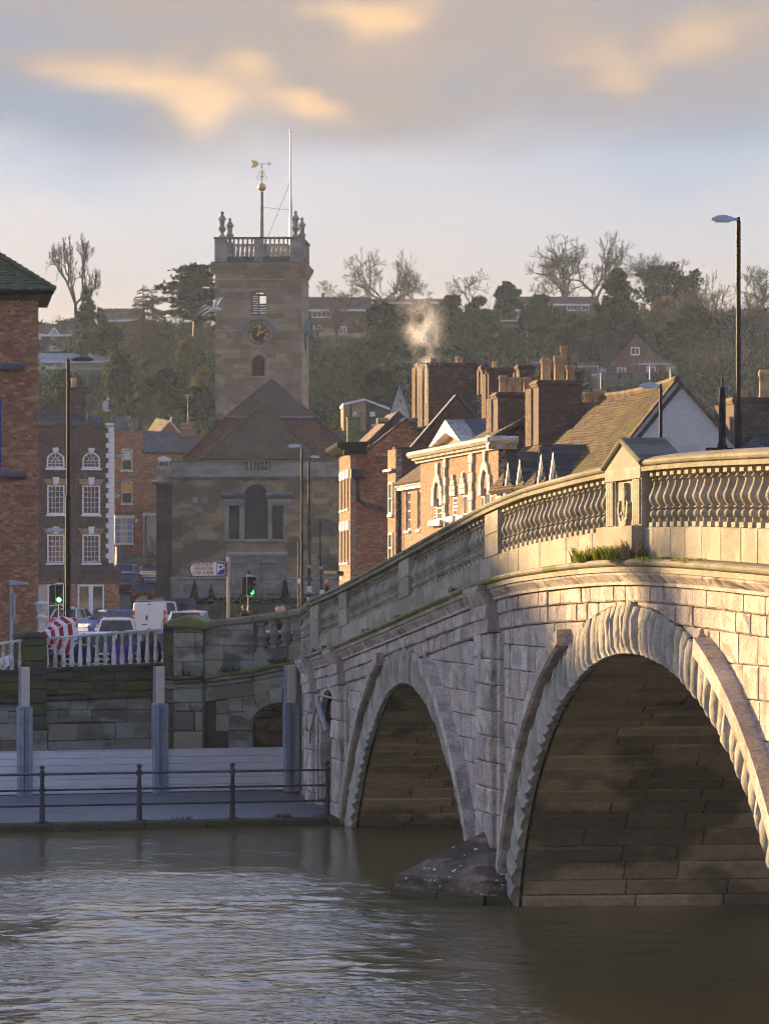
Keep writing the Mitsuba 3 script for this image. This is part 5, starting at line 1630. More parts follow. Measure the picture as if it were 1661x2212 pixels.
zr, zk = zv(353), .0
xa, xb = tx(542, 352, om)[0], tx(586.5, 352, om)[0]
b.tube([(xa + .3, om, zr), (xb - .1, om, zr)], .025, 6)
b.poly([(xa, zr + .3), (xa + .42, zr + .24), (xa + .62, zr), (xa + .42, zr - .24), (xa, zr - .3), (xa + .18, zr)], om - .02, om + .02)
b.poly([(xb, zr), (xb - .3, zr + .2), (xb - .2, zr), (xb - .3, zr - .2)], om - .02, om + .02)
b.build('arrow', 'gilt', vane)
fp = thing('flagpole', 'tall bare white flagpole at the right of the tower top', 'flagpole')
of = -TW + .9
xf, zf = tx(627.5, 300, of)[0], tx(627.5, 283, of)[1]
MB(TFm).tube([(xf, of, zc1), (xf, of, zf)], [.12, .045], 8).build('pole', 'white_paint', fp)
MB(TFm).lathe([(.02, 0), (.09, .03), (.09, .1), (0, .13)], xf, of, zf, 8).build('truck', 'gilt', fp)
b = MB(TFm)
zq = tx(627, 390, of)[1]
b.tube([(xf, of, zq), (xv + .35, om, zp1)], .02, 4)
b.tube([(xf, of, zq), (xf + .25, of, zp1)], .02, 4)
zq = tx(600, 453, of)[1]
b.tube([(xf, of, zq), (xv, om, zq)], .015, 4)
b.build('stays', 'dark_iron', fp)

# ---------------------------------------------------------------- houses on the left
f, L = face_frame(-45, 117.8, 83, 118)
hx = lambda u, v, o=0.0: f.px(u, v, o)   # noqa: E731
h = thing('brick_building', 'tall orange-red brick building with a mossy tiled hipped roof at the left edge', 'building')
zt, zb = hx(60, 641)[1], 1.9
bricks(sbox(0, zb, L, zt - .12), f, h, 'brick_red', 'mortar', most=298, first=sbox(.35, 4.6, L, 8.6), rough=.006)
MB(f).box(0, L - .02, -9, -.3, zb, zt).build('core', 'joint_dark', h)
b = MB(f)
x = 0.0
while x < L:
    b.box(x, x + .075, -.05, .05, zt - .12, zt - .04)
    x += .15
b.build('dentil_course', 'brick_dark', h)
MB(f).box(0, L + .05, -.1, .07, zt - .04, zt + .06).build('brick_cornice', 'brick_dark', h)
MB(f).prof(0, L + .42, [(.28, zt + .16), (.3, zt + .06), (.4, zt + .05), (.46, zt + .12), (.46, zt + .18), (.3, zt + .2)]).build('gutter', 'matt_black', h)
MB(f).poly([(0, zt + .06), (L + .02, zt + .06), (L + .1, zt + .18), (0, zt + .18)], -.2, .3).build('eaves_board', 'joint_dark', h)
E0, E1 = f.pt([[0, .46, zt + .2]])[0], f.pt([[L + .46, .46, zt + .2]])[0]
hp = f.pt([[L + .46 - 2.3, .46 - 2.3, zt + .2 + 1.62]])[0]
h0 = f.pt([[0, .46 - 2.3, zt + .2 + 1.62]])[0]
tiles([E0, E1, hp, h0], h, 'tile_green', .2, .155, most=150, thick=.05, jit=.012, sag=.03)
for i in range(14):
    p, q = E1 + (hp - E1) * (i / 14), E1 + (hp - E1) * ((i + 1.06) / 14)
    MB().tube([p + [0, 0, .03], q + [0, 0, .02]], [.1, .08], 6).build('hip_tile', 'tile_green', h)
bk = f.pt([[L + .46, -7, zt + .2]])[0]
b0_ = f.pt([[0, -7, zt + .19]])[0]
MB().quad(E1, bk, bk + (hp - E1) * [1, -1, 1] + [0, 2, 0], hp, tint=(.5, .5)).build('roof_side', 'tile_green', h)
MB().quad(E0 - [0, 0, .02], E1 - [0, 0, .02], bk - [0, 0, .02], b0_ - [0, 0, .01], tint=(.5, .5)).build('soffit', 'joint_dark', h)
for v0, v1, u1 in ((785, 797, 53), (1018, 1030, 57)):
    x1 = hx(u1, v0)[0]
    b = MB(f)
    b.prof(0, x1, [(-.05, hx(30, v1)[1]), (.1, hx(30, v1)[1]), (.16, hx(30, v0 + 5)[1]), (.18, hx(30, v0)[1]), (-.05, hx(30, v0 - 2)[1])])
    b.build('window_hood', 'lead', h)
    b = MB(f)
    for i in range(9):
        b.box(x1 - .1 - .12 * i, x1 - .04 - .12 * i, 0, .1, hx(30, v1 + 5)[1], hx(30, v1)[1])
    b.build('hood_dentils', 'brick_dark', h)
xw = hx(3.5, 900)[0]
MB(f).box(xw - .2, xw - .02, -.05, .03, hx(0, 1010)[1], hx(0, 855)[1]).build('window_frame', 'sign_blue', h)

f, L = face_frame(60, 234, 245, 235)
hx = lambda u, v, o=0.0: f.px(u, v, o)   # noqa: E731
X = lambda u: f.px(u, 1100)[0]   # noqa: E731
Zv = lambda v: f.px(160, v)[1]   # noqa: E731
h = thing('brick_house', 'dark brick three-storey house with white sash windows, white quoins and a shopfront', 'house')
wins = [(101, 139.5, 1011, 976, 1), (178, 216.5, 1011, 976, 1), (102, 139.5, 1111, 1047.5, 0), (178, 216.5, 1111, 1047.5, 0), (102, 139.5, 1216, 1154.5, 0), (178, 216.5, 1216, 1154.5, 0)]
reg = sbox(0, Zv(1236), L, Zv(921))
for u0, u1, v1, v0, ar in wins:
    w = X(u1) - X(u0)
    reg = reg.difference(hole(X(u0), X(u1), Zv(v1), Zv(v0), w / 2 - .02 if ar else 0))
bricks(reg, f, h, 'brick_dark', 'mortar_dark', most=290, first=sbox(X(150), Zv(1222), L, Zv(1120)))
MB(f).box(.05, L - .05, -8, -.6, 1.5, Zv(925)).build('core', 'joint_dark', h)
for u0, u1, v1, v0, ar in wins:
    w = X(u1) - X(u0)
    window(f, h, X(u0), X(u1), Zv(v1), Zv(v0), 4, 2 if ar else 5, 'white_paint', 0, w / 2 - .02 if ar else 0, bar=.03, edge=.09, deep=.06)
    reveal(f, h, X(u0), X(u1), Zv(v1), Zv(v0))
    c = (X(u0) + X(u1)) / 2
    kv = (v0 - 9, v0 + 1) if ar else (v0 - 17, v0 - 1)
    MB(f).poly([(c - .13, Zv(kv[1])), (c + .13, Zv(kv[1])), (c + .2, Zv(kv[0])), (c - .2, Zv(kv[0]))], -.1, .09, .02).build('keystone', 'white_paint', h)
    for s_ in (-1, 1):                                              # splayed arch of rubbed brick
        for i in range(5):
            a0, a1 = .13 + .1 * i, .13 + .1 * (i + 1)
            if not ar:
                MB(f).poly([(c + s_ * a0, Zv(v0) + .03), (c + s_ * a1, Zv(v0) + .03), (c + s_ * a1 * 1.22, Zv(v0) + .36), (c + s_ * a0 * 1.22, Zv(v0) + .36)], -.06, .012).build('arch_brick', 'brick_orange', h)
zq, i = Zv(1217), 0
while zq < Zv(922):
    wq = .45 if i % 2 else .3
    MB(f).block(L - wq, L + .03, -.3, .05, zq + .006, zq + .294, .025).build('quoin', 'white_paint', h)
    zq += .3
    i += 1
MB(f).block(0, L + .04, -.3, .06, Zv(921), Zv(917.5), .02).build('parapet_coping', 'stone_moss_wall', h)
# shopfront standing forward
sf = f.shift(.55)
xs1 = sf.px(262, 1250)[0]
xsb = sf.px(258, 1250)[0]
b = MB(sf)
b.box(0, xs1, -.6, .1, sf.px(160, 1234)[1], sf.px(160, 1223)[1])
b.build('shop_fascia', 'slate', h)
zs0, zs1 = sf.px(160, 1262)[1], sf.px(160, 1234)[1]
bricks(sbox(0, zs0, xs1, zs1), sf, h, 'brick_dark', 'mortar_dark', most=0)
bricks(sbox(sf.px(226, 1300)[0], .9, xsb, zs0), sf, h, 'brick_red', 'mortar_dark', most=0, o=-.03)
bricks(sbox(sf.px(140, 1300)[0], .9, sf.px(167, 1300)[0], zs0), sf, h, 'brick_red', 'mortar_dark', most=0, o=-.03)
xd0, xd1 = sf.px(168, 1300)[0], sf.px(225, 1300)[0]
zz0 = 1.9
d_ = MB(sf).poly(Polygon([(xd0, zz0), (xd1, zz0), (xd1, zs0 - .02), (xd0, zs0 - .02)], [[(xd0 + .09, zz0 + .1), ((xd0 + xd1) / 2 - .13, zz0 + .1), ((xd0 + xd1) / 2 - .13, zs0 - .12), (xd0 + .09, zs0 - .12)], [((xd0 + xd1) / 2 + .13, zz0 + .1), (xd1 - .09, zz0 + .1), (xd1 - .09, zs0 - .12), ((xd0 + xd1) / 2 + .13, zs0 - .12)]]), -.12, .0).build('door', 'white_paint', h, label='white double glazed shop door')
MB(sf).box(xd0 + .05, xd1 - .05, -.1, -.08, zz0 + .05, zs0 - .05).build('pane', 'window_glass', d_)
for x, hh in (((xd0 * .72 + xd1 * .28), 1.0), ((xd0 * .25 + xd1 * .75), .9)):
    MB(sf).box(x - .22, x + .12, -.22, -.12, zz0 + 1, zs0 - .4).build('curtain', 'curtain', d_)
x0, x1 = sf.px(103, 1300)[0], sf.px(139, 1300)[0]
window(sf, h, x0, x1, zz0 + .6, zs0 - .02, 1, 2, 'white_paint', 0, sill=True, edge=.08, name='shop_window')
MB(sf).box(0, xsb, -.6, -.14, .8, zs0).build('shop_interior', 'room_plaster', h)
MB(sf).box(sf.px(152, 1)[0], sf.px(162, 1)[0], 0, .02, sf.px(1, 1325)[1], sf.px(1, 1310)[1]).build('notice', 'white_paint', h)
# roof, stack and beast behind the parapet
r0, r1 = at(60, 919, 236.5), at(189, 919, 237.5)
tiles([r0, r1, at(160, 881, 239.5), at(60, 881, 239.5)], h, 'slate', .25, .16, most=0)
tiles([at(187, 919, 237.2), at(232, 919, 237.2), at(226, 900, 239), at(190, 900, 239)], h, 'slate', .25, .16, most=0)
chimney(h, at(122.6, 912, 238.5), at(122.6, 835, 238.5)[2], 63 / 36, .9, [1, .1], 'brick_dark', 'mortar_dark', [(1.05, .58, .2)], most=60)
b = MB()
b.add([at(84, 885, 238.4), at(123, 850, 238.4), at(123, 885, 238.4)], [[0, 1, 2]], world=True)
b.build('party_wall', 'brick_dark', h)
st = thing('eagle_statue', 'weathered stone bird statue perched on a mossy pier on the rooftop', 'statue')
SFm = Frame(at(230, 919, 236.3) * [1, 1, 0], [1, .1])
zs_ = at(230, 919, 236)[2]
MB(SFm).block(-.26, .28, -.5, 0, zs_ - .1, zs_ + .85, .03).build('pedestal', 'stone_mossy', st)
b = MB(SFm)
zb_ = zs_ + .83
b.lathe([(0, 0), (.2, .02), (.22, .1), (.16, .16), (0, .18)], 0, -.25, zb_, 9)
b.tube([(-.06, -.25, zb_ + .12), (-.08, -.25, zb_ + .35), (-.02, -.25, zb_ + .6), (.07, -.25, zb_ + .76)], [.13, .2, .17, .09], 9)
b.tube([(.07, -.25, zb_ + .74), (.13, -.25, zb_ + .84), (.2, -.25, zb_ + .82)], [.09, .085, .02], 8)
b.tube([(-.16, -.25, zb_ + .45), (-.2, -.25, zb_ + .2), (-.16, -.25, zb_ + .02)], [.08, .07, .03], 6)
b.build('bird', 'stucco', st, True)

f, L = face_frame(247, 320, 342, 321)
hx = lambda u, v, o=0.0: f.px(u, v, o)   # noqa: E731
X = lambda u: f.px(u, 1100)[0]   # noqa: E731
h = thing('brick_house', 'plain red brick house with two cream sash windows and a boarded bay window', 'house')
xm, xp0 = X(308), X(310)
reg = sbox(0, Zv(1222), xm, Zv(932)).union(sbox(xm, Zv(1106), L, Zv(980)))
ws = ((262, 286, 1015, 968), (262, 286, 1087, 1039))
for u0, u1, v1, v0 in ws:
    reg = reg.difference(hole(X(u0), X(u1), Zv(v1), Zv(v0)))
bricks(reg, f, h, 'brick_red', 'mortar_dark', most=290, first=sbox(0, Zv(1105), xm, Zv(1010)))
for k, (u0, u1, v1, v0) in enumerate(ws):
    w_ = window(f, h, X(u0), X(u1), Zv(v1), Zv(v0), 1, 2, 'cream_paint', 0, edge=.1, deep=.03, bar=.06, label=('cream sash window with a half-drawn blind', 'cream sash window with a yellow card in its upper half')[k])
    zmid = (Zv(v0) + Zv(v1)) / 2
    MB(f).box(X(u0) + .13, X(u1) - .13, -.042, -.03, zmid + .05, Zv(v0) - .13).build('card' if k else 'blind', 'yellow_card' if k else 'cream_paint', w_)
MB(f).block(xm + .0, L, -.1, .06, Zv(1113), Zv(1106.5), .01).build('lintel', 'cream_paint', h)
MB(f).box(0, xm + .1, -.1, .05, Zv(1109), Zv(1106)).build('string_course', 'brick_dark', h)
bay = f.shift(.12)
window(bay, h, X(247), X(287), Zv(1174), Zv(1118), 3, 4, 'white_paint', 0, edge=.06, deep=.05, bar=.05, glass='window_glass', name='bay_window')
for i, mt in ((0, 'paint_pale_blue'), (1, 'curtain'), (2, 'paint_pale_blue')):
    a, c = X(247) + .06, X(287) - .06
    MB(bay).box(a + (c - a) * i / 3 + .03, a + (c - a) * (i + 1) / 3 - .03, -.06, -.055, Zv(1172), Zv(1120)).build('paper_sheet', mt, h)
MB(f).box(0, X(288) + .1, 0, .2, Zv(1118), Zv(1113)).build('bay_head', 'white_paint', h)
for u, v in ((255, 1071), (295, 1124)):
    MB(f).block(X(u) - .12, X(u) + .1, 0, .1, Zv(v + 4), Zv(v - 4), .02).build('alarm_box', 'cream_paint', h)
MB(f).box(0, L, -8, -1.8, Zv(1225), Zv(985)).build('core', 'joint_dark', h)
MB(f).box(xp0, X(325), -1.7, -1.5, Zv(1200), Zv(1113)).build('passage', 'neutral_brown', h)
MB(f).quad((X(325), -1.6, Zv(1200)), (L, -.2, Zv(1200)), (L, -.2, Zv(1113)), (X(325), -1.6, Zv(1113))).build('passage_wall', 'stucco', h)
for i in range(6):
    MB(f).block(xp0 - .05, L, -1.5 + .25 * i, -1.2 + .25 * i, Zv(1225), Zv(1186) - .17 * i, .02).build('step', 'stone_quay', h)
b = MB(f)
for i in range(8):
    x = X(324) + (L - X(324)) * i / 7
    b.box(x - .015, x + .015, -.3, -.27, Zv(1190 + i * 3.2), Zv(1155 + i * 3.6))
b.tube([(X(323), -.28, Zv(1155)), (L, -.28, Zv(1181))], .025, 5)
b.build('handrail', 'black_paint', h)
MB(f).tube([(xm + .1, .05, Zv(1200)), (xm + .1, .05, Zv(1113))], .045, 6).build('drainpipe', 'cream_paint', h)
stone_courses(sbox(0, Zv(1225), xm + .3, Zv(1198)), f.shift(.4), h, 'retaining_stone', 'stone_quay', (.25, .3), (.5, .9), 0, .3, most=40)
tiles([at(187, 932, 322), at(297, 932, 322), at(280, 900, 325), at(200, 900, 325)], h, 'slate', .25, .16, most=0)
b = MB(Frame(at(291, 932, 321.5) * [1, 1, 0], [1, 0]))
za = at(291, 932, 321.5)[2]
b.poly([(-.4, za), (.1, za), (-.45, za + 1.3), (-.75, za + 1.25)], -.5, 0)
b.build('verge_wall', 'stone_quay', h)
MB(f.shift(.9)).block(X(247), X(262.5), -.6, 0, Zv(1230), Zv(1181), .1).build('utility_cabinet', 'lead', None, False, 'blue-grey roadside cabinet beside the white quoins', 'cabinet')

f, L = face_frame(300, 332, 435, 333)
Zw = lambda v: f.px(160, v)[1]   # noqa: E731
h = thing('brick_house', 'low brick house with a long slate roof left of the church', 'house')
MB(f).box(0, L, -6, -.2, 6, Zw(978)).build('core', 'joint_dark', h)
bricks(sbox(0, Zw(1050), L, Zw(977)), f, h, 'brick_red', 'mortar_dark', most=0)
MB(f).box(0, L, -.1, .12, Zw(979), Zw(975)).build('gutter', 'matt_black', h)
e0, e1 = f.pt([[0, .15, Zw(976)]])[0], f.pt([[L, .15, Zw(976)]])[0]
tiles([e0, e1, at(420, 937, 337), at(300, 937, 337)], h, 'slate', .25, .15, most=0)
x0, x1 = f.px(341, 1000)[0], f.px(365, 1000)[0]
window(f, h, x0, x1, Zw(1020), Zw(994), 2, 1, 'cream_paint', 0.02, edge=.08, deep=0)
for i in range(5):
    w = .16
    xx = (x0 + x1) / 2 + (i - 2) * (x1 - x0) / 4.4
    MB(f).poly([(xx - w, Zw(994)), (xx + w, Zw(994)), (xx * 1 + w * 1.1 + (i - 2) * .05, Zw(990 - (4.5, 7, 9, 7, 4.5)[i] + 3)), (xx - w * 1.1 + (i - 2) * .05, Zw(990 - (4.5, 7, 9, 7, 4.5)[i] + 3))], -.05, .06, .01).build('arch_stone', 'white_paint', h)
# cottage behind with a tan roof, and the stack with an aerial
h = thing('cottage', 'small pink gabled cottage with a tan roof behind the slate roof', 'cottage')
b = MB(Frame(at(340, 940, 345) * [1, 1, 0], [1, .05]))
zz = lambda v: at(0, v, 345)[2]   # noqa: E731
k = 8500 / 345
b.poly([(0, zz(960)), (50 / k, zz(960)), (50 / k, zz(938)), (27 / k, zz(911)), (0, zz(938))], -4, 0)
b.build('gable', 'brick_hill', h)
tiles([at(315, 937, 350), at(341, 938, 344.8), at(367, 910, 344.8), at(344, 910, 352)], h, 'tile_mossy', .25, .16, most=0)
b = MB()
b.tube([at(339, 940, 344.7), at(367, 909, 344.7), at(393, 940, 344.7)], .1, 5)
b.build('barge_board', 'cream_paint', h)
MB().tube([at(370, 911, 345), at(370, 900, 345)], .08, 5).build('flue', 'grey_metal', h)
chimney(None, at(390, 943, 336), at(390, 913, 336)[2], 30 / 25.3, .8, [1, .05], 'brick_red', 'mortar_dark', [], most=40, thing_label='squat brick chimney with an aerial left of the church')

# ---------------------------------------------------------------- houses on the right, along the sunny side of the street
FD, FE = np.array([.163, -.987]), np.array([.987, .163])            # along the facades towards us; along the end walls


def front(u0, d0, u1, e=FE):
    p = at(u0, VH, d0)
    k = (u1 - UC) / F0
    t = (k * d0 - p[0]) / (e[0] - e[1] * k)
    return Frame([p[0], p[1], 0], e), t


# R1: tall house with dark cornice at the far end
h = thing('brick_house', 'tall brick corner house with a black cornice and a drainpipe on its end wall', 'house')
e1 = np.array([.997, .074])
f, L = front(757, 178, 846, e1)
Zf = lambda v: f.px(790, v)[1]   # noqa: E731
bricks(sbox(0, 1.5, L, Zf(980)), f, h, 'brick_red', 'mortar_dark', most=290, first=sbox(0, 5.4, L, Zf(1010)))
MB(f).block(-.05, L, -.3, .06, Zf(981), Zf(978), .02).build('coping', 'brick_dark', h)
g, W = face_frame(732.5, 186, 757, 178)
Zg = lambda v: g.px(745, v)[1]   # noqa: E731
reg = sbox(0, 1.5, W, Zg(980))
wn = []
for v0, v1 in ((1036, 1100), (1146, 1215)):
    for a, c in ((.15, .3), (.43, .58), (.71, .86)):
        z0, z1 = Zg(v1), Zg(v0)
        wn.append((a * W, c * W, z0, z1))
        reg = reg.difference(hole(a * W, c * W, z0, z1))
bricks(reg, g, h, 'brick_orange', 'mortar', most=0)
for a, c, z0, z1 in wn:
    window(g, h, a, c, z0, z1, 2, 2, 'white_paint', 0, edge=.08, deep=.14)
    MB(g).block(a - .25, c + .25, -.1, .06, z1 + .01, z1 + .42, .02).build('window_head', 'white_paint', h)
MB(g).box(.1, W - .02, -L, -.5, 1, Zg(985)).build('core', 'joint_dark', h)
cb = MB(g)
cb.prof(-.5, W + .25, [(-1, Zg(982)), (.25, Zg(980)), (.5, Zg(974)), (.62, Zg(970)), (.62, Zg(962)), (-1, Zg(960))])
cb.build('cornice', 'matt_black', h)
MB(f).prof(-.3, L * .42, [(-1, Zf(982)), (.1, Zf(980)), (.3, Zf(974)), (.3, Zf(960)), (-1, Zf(958))]).build('cornice', 'matt_black', h)
pz = [f.px(u, v, .12) for u, v in ((773, 1028), (773, 1078), (790, 1090), (833, 1102))]
b = MB(f)
b.tube([(x, .12, z) for x, z in pz], .09, 7)
b.block(pz[0][0] - .3, pz[0][0] + .3, 0, .3, pz[0][1] - .1, pz[0][1] + .3, .05)
b.build('drainpipe', 'dark_iron', h)
# R2: pair of gables behind it
h = thing('gabled_house', 'brick house with two stepped gables and dark verges above the corner house', 'house')
f, L = front(790, 176.5, 915)
gp = lambda u, v: f.px(u, v)   # noqa: E731
bricks(Polygon([gp(795, 985), gp(912, 985), gp(912, 936), gp(878.7, 903), gp(832, 950), gp(795, 962)]), f, h, 'brick_red', 'mortar_dark', most=0)
b = MB(f.shift(-1.5))
q = lambda u, v: f.shift(-1.5).px(u, v)   # noqa: E731
b.poly([q(790, 985), q(909, 985), q(909, 934), q(859.5, 889), q(790, 955)], -3, -.02)
b.build('rear_gable', 'brick_far', h)
for nm, pts, oo in (('verge', ((872, 905), (878.7, 901), (796, 975), (790, 972)), .08), ('verge', ((878.7, 901), (912, 934), (909, 938), (876, 906)), .08)):
    MB(f).poly([gp(*p) for p in pts], -.3, oo).build(nm, 'slate', h)
for nm, pts in (('rear_verge', ((859.5, 887), (866, 893), (799, 962), (789, 958))), ('rear_verge', ((859.5, 887), (912, 933), (907, 938), (856, 893)))):
    MB(f.shift(-1.5)).poly([q(*p) for p in pts], -.3, .1).build(nm, 'slate', h)
for u in (836, 884):
    MB(f.shift(-1)).block(f.px(u, 900)[0] - .25, f.px(u, 900)[0] + .25, -.5, 0, f.px(u, 912)[1], f.px(u, 900)[1], .05).build('pier_head', 'stone_quay', h)
# R3: great gable
h = thing('gabled_house', 'dark brick house with a tall plain gable in the middle of the row', 'house')
f, L = front(855, 163, 1078)
gp = lambda u, v: f.px(u, v)   # noqa: E731
bricks(Polygon([gp(855, 1240), gp(985, 1240), gp(1067, 1000), gp(1067, 940), gp(990.7, 855), gp(886, 969), gp(855, 969)]), f, h, 'brick_dark', 'mortar_dark', most=290, first=Polygon([gp(890, 1060), gp(950, 990), gp(1000, 930), gp(990, 860), gp(886, 969)]))
for pts in (((984, 852), (990.7, 851), (893, 965), (884, 968)), ((990.7, 851), (1068, 937), (1065, 943), (987, 857))):
    MB(f).poly([gp(*p) for p in pts], -.4, .14).build('verge', 'slate', h)
MB(f).block(-.06, gp(886, 960)[0], -.4, .08, gp(870, 970)[1], gp(870, 965)[1], .03).build('coping', 'brick_dark', h)
p0 = f.O
g = Frame(p0 - np.array([FD[0], FD[1], 0]) * 2.1, FD)
b = MB(g)
bricks(sbox(0, 1.5, 2.1, f.px(855, 969)[1]), g, h, 'brick_orange', 'mortar', most=0)
for v0, v1 in ((1040, 1110), (1150, 1215)):
    window(g, h, .5, 1.5, f.px(855, v1)[1], f.px(855, v0)[1], 2, 2, 'cream_paint', .02, edge=.08, deep=0)
MB(g).box(0, 2.15, 0, .22, f.px(855, 1017)[1], f.px(855, 1012)[1]).build('ledge', 'lead', h)
b = MB()
rz = f.pt([[gp(990.7, 855)[0], 0, gp(990.7, 855)[1]]])[0]
l_, r_ = f.pt([[gp(886, 969)[0], 0, gp(886, 969)[1]]])[0], f.pt([[gp(1067, 940)[0], 0, gp(1067, 940)[1]]])[0]
bkk = np.array([.4, 9, 0])
b.add([l_, rz, r_, l_ + bkk, rz + bkk, r_ + bkk], [[0, 1, 4, 3], [1, 2, 5, 4]], world=True)
b.build('roof', 'slate', h)
# R4: small house with eaves
h = thing('brick_house', 'small sunlit brick house with deep sash windows under low tiled eaves', 'house')
g, W = face_frame(868, 160.6, 924, 154.2)
Zg = lambda v: g.px(895, v)[1]   # noqa: E731
wn = [(g.px(a, 1100)[0], g.px(c, 1100)[0], g.px((a + c) / 2, v1)[1], g.px((a + c) / 2, v0)[1]) for a, c, v0, v1 in ((876.5, 886, 1060, 1146), (901.5, 909.5, 1057, 1143))]
reg = sbox(0, 1.4, W, g.px(868, 1053)[1] - .05)
for w in wn:
    reg = reg.difference(hole(*w))
bricks(reg, g, h, 'brick_orange', 'mortar', most=240, first=sbox(0, g.px(895, 1180)[1], W, 99))
for w in wn:
    window(g, h, *w, 2, 4, 'cream_paint', 0, edge=.09, deep=.12, bar=.035)
    reveal(g, h, *w)
    MB(g).poly([((w[0] + w[1]) / 2 - .35, w[2] - 1.2), ((w[0] + w[1]) / 2 + .35, w[2] - 1.2), ((w[0] + w[1]) / 2 + .5, w[2] - .75), ((w[0] + w[1]) / 2 - .5, w[2] - .75)], 0, .06, .01).build('window_head', 'white_paint', h)
ze = g.px(868, 1053)[1]
MB(g).prof(-.1, W + .1, [(0, ze - .12), (.12, ze - .1), (.28, ze + .02), (.28, ze + .1), (0, ze + .12)]).build('eaves_cornice', 'white_paint', h)
b = MB(g)
for i in range(26):
    b.box(W * i / 26, W * (i + .5) / 26, .05, .2, ze - .14, ze - .02)
b.build('dentils', 'white_paint', h)
tiles([g.pt([[-.1, .34, ze + .12]])[0], g.pt([[W + .4, .34, ze + .12]])[0], g.pt([[W + .4, -2.2, ze + 1.95]])[0], g.pt([[-.1, -2.2, ze + 1.95]])[0]], h, 'tile_brown', .17, .12, most=60)
MB(g).box(.05, W, -3, -.45, 1, ze).build('core', 'joint_dark', h)
MB(g).tube([(.2, .14, 1.4), (.2, .14, ze)], .05, 6).build('drainpipe', 'black_paint', h)
# R5: pedimented house
h = thing('georgian_house', 'sunlit brick house with white pediment, quoins and stepped keystones over its windows', 'house')
g, W = face_frame(908, 153.7, 1077, 138)
gx_ = lambda u: g.px(u, 1100)[0]   # noqa: E731
gz = lambda u, v: g.px(u, v)[1]   # noqa: E731
zc = gz(912, 992)
reg = sbox(0, 1.3, W, zc - .1)
venet = [(gx_(936), gx_(959), gz(947, 1123), gz(947, 1042)), (gx_(1038), gx_(1063), gz(1050, 1106), gz(1050, 1016))]
plain = [(gx_(976.5), gx_(986.5), gz(981, 1115), gz(981, 1038)), (gx_(997), gx_(1008), gz(1002, 1113), gz(1002, 1033))]
for a, c, z0, z1 in venet + plain:
    reg = reg.difference(sbox(a, z0, c, z1 - .6))
bricks(reg, g, h, 'brick_orange', 'mortar', most=298, first=sbox(gx_(1010), gz(1040, 1130), W, 99))
for k, (a, c, z0, z1) in enumerate(venet):
    w = c - a
    side = .24 * w
    m0, m1 = a + side, c - side
    zs_ = z1 - .75
    for p, q, zz in ((a, m0 - .05, zs_ - .15), (m1 + .05, c, zs_ - .15)):
        window(g, h, p, q, z0, zz, 2, 4, 'white_paint', 0, edge=.05, deep=.08, sill=False, name='side_light')
        st_ = (p + q) / 2
        for i, (ww, zz0) in enumerate(((.42, zz + .02), (.34, zz + .24), (.22, zz + .5))):
            MB(g).block(st_ - side * ww * 1.5, st_ + side * ww * 1.5, -.06, .1, zz0, zz0 + .24, .02).build('stepped_stone', 'white_stone', h)
    window(g, h, m0, m1, z0, z1, 2, 4, 'white_paint', 0, (m1 - m0) / 2 - .02, edge=.06, deep=.08, name='arched_window')
    cx, r = (m0 + m1) / 2, (m1 - m0) / 2
    for i in range(7):
        ta, tb = math.pi * (i + .03) / 7, math.pi * (i + .97) / 7
        ro = r + (.28, .36, .34, .75, .34, .36, .28)[i]
        zq_ = z1 - r + .02
        MB(g).poly([(cx + r * math.cos(ta), zq_ + r * math.sin(ta)), (cx + r * math.cos(tb), zq_ + r * math.sin(tb)), (cx + ro * math.cos(tb), zq_ + ro * math.sin(tb)), (cx + ro * math.cos(ta), zq_ + ro * math.sin(ta))], -.06, .1, .02).build('arch_stone', 'white_stone', h)
    MB(g).block(a - .15, c + .15, -.1, .2, z0 - .24, z0, .03).build('sill', 'cream_paint', h)
    reveal(g, h, a, c, z0, z1)
    for hh, ww in ((.0, .5), (.25, .4), (.5, .28), (.75, .16)):
        MB(g).block(cx - ww, cx + ww, -.06, .1, z0 - 1.9 + hh, z0 - 1.66 + hh, .02).build('stepped_stone', 'white_stone', h)
for a, c, z0, z1 in plain:
    window(g, h, a, c, z0, z1 - .6, 3, 4, 'white_paint', 0, edge=.08, deep=.08, bar=.04, sill=False)
    MB(g).block(a - .2, c + .2, -.1, .2, z0 - .22, z0, .03).build('sill', 'cream_paint', h)
    reveal(g, h, a, c, z0, z1 - .6)
    for i, ww in enumerate((.62, .52, .36, .2)):
        MB(g).block((a + c) / 2 - (c - a) * ww, (a + c) / 2 + (c - a) * ww, -.06, .1, z1 - .58 + .2 * i, z1 - .39 + .2 * i, .02).build('stepped_stone', 'white_stone', h)
for u0, u1 in ((963.5, 968), (1016.5, 1027)):
    a, c = gx_(u0), gx_(u1)
    z = 1.5
    i = 0
    while z < zc - .15:
        e = .14 if i % 2 else 0
        MB(g).block(a + .2 * (c - a) - e, c - .2 * (c - a) + e, -.06, .12, z + .006, min(z + .34, zc - .1), .03).build('quoin', 'white_stone', h)
        z += .34
        i += 1
MB(g).prof(-.45, W + .35, [(-.2, zc - .14), (.12, zc - .14), (.14, zc - .02), (.4, zc + .06), (.48, zc + .16), (.48, zc + .26), (.4, zc + .3), (-.2, zc + .34)]).build('cornice', 'white_stone', h)
b = MB(g)
n = 64
for i in range(n):
    b.box(-.3 + (W + .5) * i / n, -.3 + (W + .5) * (i + .55) / n, .1, .3, zc - .04, zc + .06)
b.build('cornice_blocks', 'white_stone', h, kind='stuff')
pa, pb, pc = g.px(951, 983), g.px(984, 911), g.px(1013, 968)
zb_ = zc + .34
pm = (gx_(951) + gx_(1013)) / 2
pl, pr_ = gx_(951), gx_(1014)
ph = zb_ + (g.px(984, 911)[1] - zb_)
pk = gx_(984)
